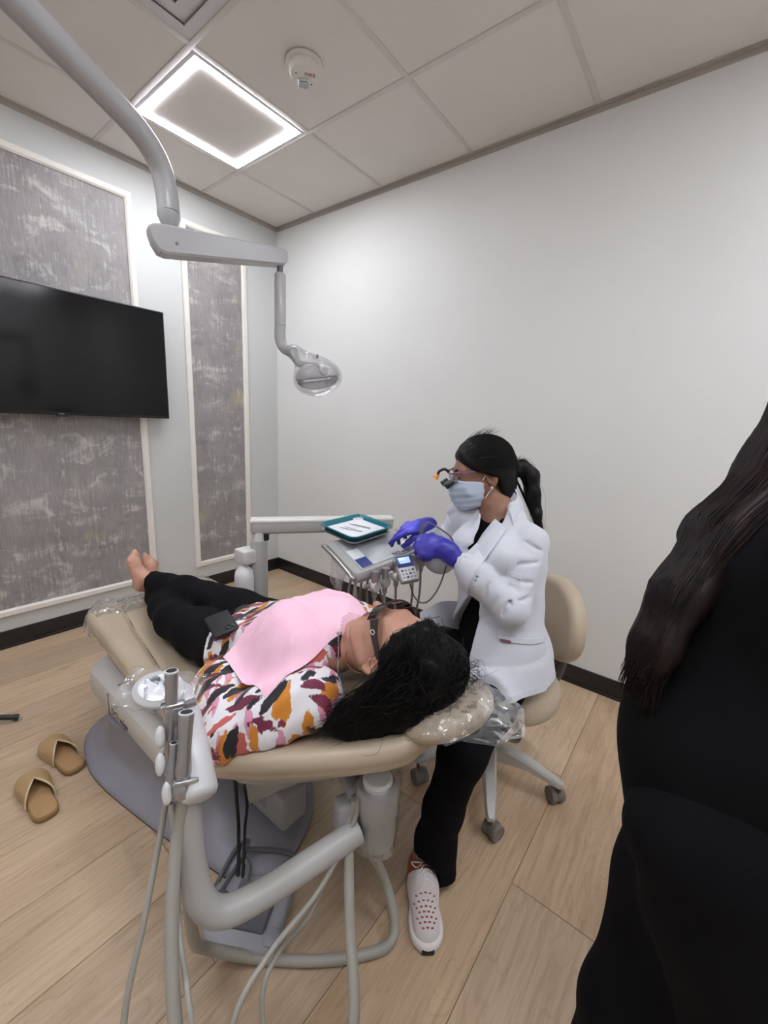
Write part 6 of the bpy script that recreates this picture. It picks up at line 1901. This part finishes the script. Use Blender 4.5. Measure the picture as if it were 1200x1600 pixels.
# hair: cap plus loose mass spread over the headrest and shoulder
pc_ = U(0.05, ell(ph(0, -0.014, 0.032), (0.074, 0.093, 0.084), PF.R), ell(ph(0, -0.010, -0.020), (0.066, 0.070, 0.075), PF.R))
def phl(P):
    q = PF.loc(P)
    ym = np.interp(q[:, 2], [-0.12, -0.04, -0.015, 0.012, 0.030, 0.060, 0.085, 0.12], [-0.060, -0.046, -0.038, -0.022, 0.024, 0.058, 0.066, 0.08])
    return (q[:, 1] - ym) * 0.8
pcap = INT(0.012, off(pc_, 0.017), phl)
hm = [(-1.50, -2.47, 0.74), (-1.545, -2.45, 0.715), (-1.585, -2.41, 0.680), (-1.625, -2.37, 0.655), (-1.655, -2.325, 0.640)]
mass0 = U(0.04, pcap, chain(hm, [0.085, 0.068, 0.050, 0.036, 0.018], 0.04), ell((-1.475, -2.505, 0.775), (0.082, 0.060, 0.062)), ell((-1.42, -2.46, 0.735), (0.07, 0.075, 0.05)))
mass = SUB(0.012, mass0, ell(ph(-0.092, 0.000, -0.012), (0.032, 0.030, 0.040), PF.R))
def wavy(P):
    return (0.0016 * np.sin(P[:, 0] * 150 + 3 * np.sin(P[:, 1] * 40) + P[:, 2] * 60) + 0.0014 * np.sin(P[:, 1] * 120 + 2.5 * np.sin(P[:, 2] * 50))).astype(np.float32)
blob('hair', INT(0.012, ADD(mass, wavy), lambda P: np.maximum(phl(P), -9)), (-1.72, -2.62, 0.56), (-1.30, -2.26, 0.90), 0.0050, MATS['hair_black'], pt)
random.seed(21)
cs = []
def hs(P): return mass(P)
for k in range(1500):
    u = random.random()
    a = Vector(ph(random.uniform(-0.085, 0.06), random.uniform(-0.09, 0.07), random.uniform(0.01, 0.125)))
    i = random.choice([1, 2, 3, 4, 4])
    e = Vector(hm[i]) + Vector((random.gauss(-0.012, 0.020), random.gauss(0.0, 0.028), random.gauss(0.0, 0.010)))
    m1 = a.lerp(e, 0.35) + Vector((random.gauss(-0.02, .015), random.gauss(-0.03, .02), random.gauss(0.03, .015)))
    m2 = a.lerp(e, 0.7) + Vector((random.gauss(-0.01, .015), random.gauss(-0.01, .02), random.gauss(0.012, .012)))
    pts = spline([a, m1, m2, e], 5)
    amp = random.uniform(0.001, 0.005); fq = random.uniform(0.6, 1.4); ph0 = random.uniform(0, 6)
    pts = [p + Vector((math.sin(j * fq + ph0), math.cos(j * fq * 1.1 + ph0), math.sin(j * fq * 0.9))) * amp * (j / len(pts)) for j, p in enumerate(pts)]
    cs.append(pts)
earc = np.array(ph(-0.088, -0.002, -0.012), np.float32)
cs = [[Vector(map(float, p)) for p in a_] for a_ in push_out(cs, mass, 0.0015) if not (phl(a_) > 0.004).any() and not (((a_ - earc) ** 2).sum(1) < 0.040 ** 2).any()]
c2 = []
for k in range(700):
    th = random.uniform(-1.5, 1.5)
    y0 = random.uniform(-0.05, 0.075)
    a = Vector(ph(0.11 * math.sin(th), y0, 0.02 + 0.11 * math.cos(th)))
    m1 = a + PF.v(random.gauss(-0.01, 0.008), -0.045, random.gauss(0.0, 0.01)); e = a + PF.v(random.gauss(-0.025, 0.012), -0.10, random.gauss(-0.03, 0.015))
    c2.append(spline([a, m1, e], 5))
cs += [[Vector(map(float, p)) for p in a_] for a_ in push_out(c2, mass, 0.0012, 1.0, True, 3) if not (phl(a_) > 0.002).any()]
for k in range(30):
    a = Vector((random.uniform(-1.50, -1.40), random.uniform(-2.57, -2.53), random.uniform(0.72, 0.80)))
    cs.append(spline([a, a + Vector((random.gauss(.01, .01), -0.012, random.gauss(-0.005, .01))), a + Vector((random.gauss(.02, .02), -0.028, random.gauss(-0.03, .015)))], 4))
strands('hair_strands', cs, 0.0008, MATS['hair_black'], pt)
# dark safety glasses
pm('glasses_brown', (46, 34, 32), 0.25, coat=0.5)
t2 = NT('dark_lens'); t2.base(lin((36, 24, 22))).set(Roughness=0.08); t2.b.inputs['Alpha'].default_value = 0.88
temples = []
for sx in (-1, 1):
    gl_ = B()
    rs = []
    for (y, x, hw) in ((-0.030, 0.081, 0.004), (0.02, 0.082, 0.007), (0.06, 0.078, 0.010), (0.092, 0.066, 0.013)):
        o_ = Vector(ph(sx * x, y, 0.016)); 
        rs.append([o_ + PF.v(sx * 0.0015, 0, hw), o_ + PF.v(sx * 0.0015, 0, -hw), o_ + PF.v(-sx * 0.0015, 0, -hw), o_ + PF.v(-sx * 0.0015, 0, hw)])
    temples.append(gl_.rings(rs))
rs = []
for i in range(17):
    a = -1 + 2 * i / 16
    x = 0.068 * a; y = 0.094 + 0.024 * (1 - a * a)
    hw = 0.021 - 0.006 * a * a - (0.010 * math.exp(-(a / 0.12) ** 2))
    o_ = Vector(ph(x, y, 0.010 + (0.006 * math.exp(-(a / 0.12) ** 2))))
    rs.append([o_ + PF.v(0, 0.0012, hw), o_ + PF.v(0, 0.0012, -hw), o_ + PF.v(0, -0.0012, -hw), o_ + PF.v(0, -0.0012, hw)])
glo = B().tube([r_[0] for r_ in rs], 0.0022, 6).build('safety_glasses', MATS['glasses_brown'], pt)
B().rings(rs).build('wrap_lens', MATS['dark_lens'], glo, smooth=60)
for tb in temples:
    tb.build('temple', MATS['glasses_brown'], glo, smooth=40)
pm('logo_white', (232, 232, 232), 0.4)
ring_c = Vector(ph(-0.0795, 0.066, 0.016))
B().tube([ring_c + PF.v(-0.0015, 0.0055 * math.cos(a), 0.0055 * math.sin(a)) for a in np.linspace(0, 2 * math.pi, 17)], 0.0010, 6, caps=False).build('temple_ring_mark', MATS['logo_white'], glo)
pm('gold', (200, 160, 80), 0.25, 1.0)
B().tube([Vector(ph(-0.083, -0.004, -0.042)) + Vector((0, 0.0 + 0.006 * math.cos(a), -0.006 + 0.006 * math.sin(a))) for a in np.linspace(0, 6.28, 13)], 0.0009, 6).build('earring', MATS['gold'], pt)
pend = [Vector(ph(-0.060, -0.03, -0.075)), Vector(ph(-0.066, -0.02, -0.095)), Vector(ph(-0.055, 0.0, -0.125)), Vector(ph(-0.02, 0.025, -0.150))]
B().tube(pend, 0.0010, 6, sub=5).build('gold_necklace', MATS['gold'], pt)

# ---------------------------------------------------------------- bib on the chest, with its bead chain
t = NT('bib_pink'); co = t.co()
t.base(t.ramp(t.noise(co, 10, 3), [(0.3, lin((250, 198, 220))), (0.7, lin((254, 210, 228)))])).set(Roughness=0.85)
wv = t.n('ShaderNodeTexWave'); wv.inputs['Scale'].default_value = 60.0
t.l(t.co(rot=(0, 0, 0.45)), wv.inputs['Vector'])
t.bump(wv.outputs['Fac'], 0.25, 0.0008)
Q00, Q10, Q11, Q01 = Vector((-1.680, -1.915, 0)), Vector((-1.742, -2.200, 0)), Vector((-1.40, -2.245, 0)), Vector((-1.31, -1.93, 0))
NU, NV = 48, 54
top_rows = []
grid = []
for i in range(NU + 1):
    for j in range(NV + 1):
        u = i / NU; v = j / NV
        p = Q00.lerp(Q10, u).lerp(Q01.lerp(Q11, u), v)
        grid.append((p.x, p.y))
G = np.array(grid, dtype=np.float32)
zz = np.full(len(G), 0.98, np.float32)
bodyf = lambda P: np.minimum(np.minimum(blouse(P), pbody(P)), lg(P))
for _ in range(40):
    Pq = np.stack([G[:, 0], G[:, 1], zz], 1).astype(np.float32)
    zz = np.maximum(zz - np.minimum(blouse(Pq), lg(Pq)) * 0.7, 0.60)
Z_ = zz.reshape(NU + 1, NV + 1)
# stiff paper: bridge hollows
for _ in range(30):
    A = Z_.copy()
    A[1:-1, 1:-1] = (Z_[:-2, 1:-1] + Z_[2:, 1:-1] + Z_[1:-1, :-2] + Z_[1:-1, 2:]) / 4
    A[0, 1:-1] = (Z_[0, :-2] + Z_[0, 2:]) / 2; A[-1, 1:-1] = (Z_[-1, :-2] + Z_[-1, 2:]) / 2
    A[1:-1, 0] = (Z_[:-2, 0] + Z_[2:, 0]) / 2; A[1:-1, -1] = (Z_[:-2, -1] + Z_[2:, -1]) / 2
    Z_ = np.maximum(zz.reshape(NU + 1, NV + 1), A)
vs = []; fs = []
for i in range(NU + 1):
    for j in range(NV + 1):
        u, v = i / NU, j / NV
        crease = 0.014 * (1 - abs(2 * u - 1)) + 0.012 * (1 - abs(2 * v - 1)) - 0.006
        line = 0.0042 * max(math.exp(-((u - 0.5) / 0.018) ** 2), math.exp(-((v - 0.5) / 0.016) ** 2))
        vs.append((G[i * (NV + 1) + j][0], G[i * (NV + 1) + j][1], Z_[i, j] + 0.003 + max(0, crease) - line * (1 if Z_[i, j] > 0.62 else 0)))
n0 = len(vs)
vs += [(x, y, z - 0.0012) for x, y, z in vs]
for i in range(NU):
    for j in range(NV):
        a = i * (NV + 1) + j
        fs.append([a, a + 1, a + NV + 2, a + NV + 1]); fs.append([n0 + a, n0 + a + NV + 1, n0 + a + NV + 2, n0 + a + 1])
for i in range(NU):
    for j in (0, NV):
        a = i * (NV + 1) + j; b_ = a + NV + 1
        fs.append([a, b_, n0 + b_, n0 + a] if j == 0 else [b_, a, n0 + a, n0 + b_])
for j in range(NV):
    for i in (0, NU):
        a = i * (NV + 1) + j; b_ = a + 1
        fs.append([b_, a, n0 + a, n0 + b_] if i == 0 else [a, b_, n0 + b_, n0 + a])
bib = root('dental_bib', 'pink paper dental bib spread over the chest of the reclining patient', 'bib', (-1.55, -2.1, 0.75))
mobj('bib_sheet', vs, fs, MATS['bib_pink'], bib, smooth=25)
k_ = NU * (NV + 1)
q1 = Vector(vs[k_ + int(NV * 0.62)]); q2 = Vector(vs[k_ + NV])
chp = spline([q1 + Vector((0, 0, 0.002)), q1 + Vector((-0.030, -0.030, -0.012)), Vector((-1.600, -2.300, 0.700)), Vector((-1.590, -2.345, 0.685)), Vector((-1.53, -2.37, 0.69))], 12)
cho = B().tube(chp, 0.0012, 6).build('chain', MATS['steel'], bib)
for p in chp[::2]:
    B().lathe([(0.0, -0.0026), (0.0022, -0.0013), (0.0026, 0), (0.0022, 0.0013), (0.0, 0.0026)], p, (0, 0, 1), 8).build('bead', MATS['steel'], cho)
B().obox(q1 + Vector((0.002, 0.004, 0.003)), (0.010, 0.022, 0.006), Matrix.Rotation(rad(25), 3, 'Z'), 0.002).build('clip', MATS['steel'], bib)

# ---------------------------------------------------------------- phone resting on the lap
pm('phone_black', (30, 30, 33), 0.45)
pm('phone_lens', (12, 12, 14), 0.1, coat=0.8)
pcx = Vector((-1.612, -1.795, 0.0))
zt_ = 0.9
for _ in range(60):
    zt_ -= float(bodyf(np.array([[pcx.x, pcx.y, zt_]], dtype=np.float32))[0]) * 0.7
pcx.z = zt_ + 0.012
phn = root('smartphone', 'black smartphone lying on the lap of the reclining patient', 'phone', pcx)
pz = Vector((-0.18, 0.10, 0.97)).normalized(); pxx = Vector((0.62, -0.20, 0.1)); pxx = (pxx - pz * pxx.dot(pz)).normalized(); pyy = pz.cross(pxx)
PRm = Matrix((pxx, pyy, pz)).transposed()
B().obox(pcx, (0.076, 0.150, 0.010), PRm, 0.0045).build('phone_case', MATS['phone_black'], phn)
cb = pcx + pxx * 0.016 - pyy * 0.052 + pz * 0.0055
cbo = B().obox(cb, (0.034, 0.034, 0.003), PRm, 0.0012).build('camera_bump', MATS['phone_black'], phn)
for a_, b_ in ((-0.008, -0.008), (0.008, -0.008), (0.0, 0.009)):
    B().lathe([(0.0058, 0), (0.0058, 0.0015), (0.0045, 0.0018), (0.0, 0.0018)], cb + pxx * a_ + pyy * b_ + pz * 0.0012, pz, 16).build('camera_lens', MATS['phone_lens'], cbo)
# ================================================================ PERSON in black standing at the right edge, seen from behind
sp = root('person', 'person all in black with long dark hair standing at the right edge, seen from behind', 'person', (-1.60, -3.02, 0.0))
SF = Vector((0.10, -1.0, 0)).normalized()                 # facing right and away
SR = SF.cross(Vector((0, 0, 1)))
pel = Vector((-1.575, -2.995, 0.885)); che = Vector((-1.478, -3.015, 1.115)); nck = Vector((-1.415, -3.070, 1.29)); hed = Vector((-1.375, -3.125, 1.43))
SH = Fr(hed, SF + Vector((0, 0, -0.25)), (0, 0, 1), 1.0)
hsd = head_sdf(SH, tuple(nck + Vector((0, 0, -0.03))), (0.05, 0.055))
shl = che + Vector((0.035, -0.04, 0.10)) - SR * 0.08 + Vector((0, -0.09, -0.03)); shr = che + Vector((0.035, -0.04, 0.10)) + SR * 0.165
ell_l = shl + Vector((0.03, 0.0, -0.27)); wr_l = ell_l + SF * 0.20 + Vector((0, 0, 0.02))
ell_r = shr + Vector((0.0, 0.0, -0.28)); wr_r = ell_r + SF * 0.22 + Vector((0, 0, 0.04))
kL = Vector((-1.640, -2.975, 0.47)); aL = Vector((-1.640, -2.945, 0.09)); kR = Vector((-1.700, -3.155, 0.47)); aR = Vector((-1.70, -3.16, 0.09))
hpL = pel + Vector((0.05, 0.0, -0.06)); hpR = pel + Vector((-0.08, -0.02, -0.06))
sb = U(0.03, hsd, chain([tuple(pel), tuple(che), tuple(nck)], [0.09, 0.09, 0.05], 0.05), chain([tuple(shl), tuple(ell_l), tuple(wr_l)], [0.04, 0.034, 0.025]), chain([tuple(shr), tuple(ell_r), tuple(wr_r)], [0.04, 0.034, 0.025]),
       chain([tuple(hpL), tuple(kL), tuple(aL)], [0.06, 0.05, 0.035]), chain([tuple(hpR), tuple(kR), tuple(aR)], [0.06, 0.05, 0.035]))
for w_, e_, sd in ((wr_l, ell_l, 1), (wr_r, ell_r, -1)):
    fr_ = Fr(w_, (w_ - e_).normalized(), (0, 0, 1))
    hh_, _ = hand_sdf(fr_, [(30, 30, 20)] * 4, side=sd)
    sb = U(0.01, sb, hh_)
blob('body', sb, (-1.80, -3.40, 0.04), (-1.05, -2.84, 1.58), 0.010, MATS['skin_light'], sp)
# jacket: round back, hips, long hem
jk = U(0.06, ell(tuple(pel + Vector((0.005, -0.005, 0.0))), (0.125, 0.112, 0.150)), lofts(tuple(pel + Vector((0.004, -0.01, -0.24))), (0.10, -0.06, 1), tuple(SF), [(0.0, 0.092, 0.150, 0, 0), (0.12, 0.105, 0.150, 0, 0), (0.24, 0.112, 0.145, 0, 0), (0.30, 0.105, 0.135, 0, 0)]),
       chain([tuple(pel + Vector((0.02, 0, 0.05))), tuple(che), tuple(che + Vector((0.04, -0.02, 0.10)))], [0.108, 0.108, 0.082], 0.06),
       ecap(tuple(shl + SR * 0.03 + Vector((0, 0, -0.03))), tuple(shr - SR * 0.03 + Vector((0, 0, -0.03))), 0.064, 0.064, (0, 0, 1), 1.0),
       chain([tuple(shl), tuple(ell_l), tuple(wr_l)], [0.070, 0.058, 0.046], 0.03), chain([tuple(shr), tuple(ell_r), tuple(wr_r)], [0.070, 0.058, 0.046], 0.03))
jk = ADD(jk, wrinkle(0.004, (0.3, 0.3, 1), 34, 2, 1.0))
jcut = half((-1.60, -3.0, 0.655), (-0.62, 0.5, -1.0))
def jkf(P):
    d = np.maximum(jk(P), jcut(P))
    nk = np.sqrt(((P - np.array(tuple(nck + Vector((0.02, -0.01, 0.05))), np.float32)) ** 2).sum(1)) - 0.085
    return np.maximum(d, -nk)
jacket = blob('jacket', jkf, (-1.80, -3.42, 0.52), (-1.10, -2.80, 1.40), 0.010, MATS['cloth_black_soft'], sp)
pm('zip_grey', (168, 168, 172), 0.4, 0.5)
# trousers
tl = U(0.05, chain([tuple(hpL), tuple(kL), tuple(aL)], [0.088, 0.075, 0.068], 0.03), chain([tuple(hpR), tuple(kR), tuple(aR)], [0.108, 0.078, 0.068], 0.03))
blob('trousers', ADD(tl, wrinkle(0.004, (0.2, 0.3, 1), 40)), (-1.84, -3.28, 0.03), (-1.40, -2.80, 0.96), 0.010, MATS['cloth_black'], sp)
pm('shoe_black', (18, 18, 20), 0.4)
for an in (aL, aR):
    f_ = INT(0.004, U(0.03, cap(tuple(an + Vector((-0.01, 0.0, -0.03))), tuple(an + SF * 0.10 + Vector((0, 0, -0.055))), 0.042, 0.036), cap(tuple(an + SF * 0.10 + Vector((0, 0, -0.055))), tuple(an + SF * 0.17 + Vector((0, 0, -0.06))), 0.036, 0.028)), half((0, 0, 0.002), (0, 0, -1)))
    blob('shoe', f_, tuple(an + Vector((-.08, -.14, -.1))), tuple(an + Vector((.24, .08, .05))), 0.008, MATS['shoe_black'], sp)
# hair: long straight, lying over the back and hanging free at the end
hcap2 = off(U(0.04, ell(SH.p(0, -0.014, 0.032), (0.074, 0.093, 0.084), SH.R), ell(SH.p(0, -0.03, -0.03), (0.070, 0.070, 0.08), SH.R)), 0.016)
hcap2 = INT(0.012, hcap2, half(SH.p(0, 0.045, 0), tuple(SH.v(0, 1, -0.5))))
hpath = [Vector(SH.p(0, -0.10, 0.0)), Vector((-1.440, -3.005, 1.308)), Vector((-1.515, -2.950, 1.207)), Vector((-1.580, -2.918, 1.122)), Vector((-1.620, -2.902, 1.050)), Vector((-1.638, -2.896, 1.005))]
hfl = U(0.03, *[ecap(tuple(hpath[i]), tuple(hpath[i + 1]), [0.052, 0.046, 0.040, 0.033, 0.026, 0.014][i], [0.052, 0.046, 0.040, 0.033, 0.026, 0.014][i + 1] if i < 5 else 0.02, (-0.79, 0.61, 0.35), 0.62) for i in range(5)])
hfl = ADD(hfl, wrinkle(0.003, (0.6, 0.6, -0.1), 160, 2, 0.6))
blob('hair', U(0.03, hcap2, hfl), (-1.72, -3.24, 0.96), (-1.20, -2.80, 1.58), 0.006, MATS['hair_brown_black'], sp)
random.seed(5)
cs = []
sidev = Vector((0.5, -0.35, -0.2)).normalized(); sidev = Vector((0.61, 0.78, 0)).normalized()
clip = lambda v, m: max(-m, min(m, v))
nrm_ = Vector((-0.79, 0.61, 0.35)).normalized()
for k in range(1100):
    ang = random.uniform(0, 2 * math.pi); rr_ = random.uniform(0.6, 1.0)
    pts = []
    for i, p in enumerate(hpath):
        wid = [0.052, 0.047, 0.041, 0.034, 0.027, 0.020][i]
        pts.append(p + sidev * math.cos(ang) * wid * rr_ + nrm_ * math.sin(ang) * wid * 0.64 * rr_ + Vector((clip(random.gauss(0, .002), .004), clip(random.gauss(0, .002), .004), 0)))
    pts[-1] += Vector((clip(random.gauss(-0.004, .006), .012), clip(random.gauss(0.0, .006), .012), clip(random.gauss(-0.010, 0.014), 0.03)))
    cs.append(spline(pts, 4))
cs = [[Vector(map(float, p)) for p in a_] for a_ in push_out(cs, hfl, 0.0012, 1.3)]
for k in range(50):
    i = random.randint(0, 3); p = hpath[i].lerp(hpath[i + 1], random.random()) + Vector((-0.79, 0.61, 0.35)) * 0.018
    cs.append(spline([p, p + Vector((-0.012, 0.008, -0.022)), p + Vector((-0.014 - random.random() * .01, 0.010 + random.random() * .008, -0.055))], 4))
strands('hair_strands', cs, 0.0013, MATS['hair_brown_black'], sp)
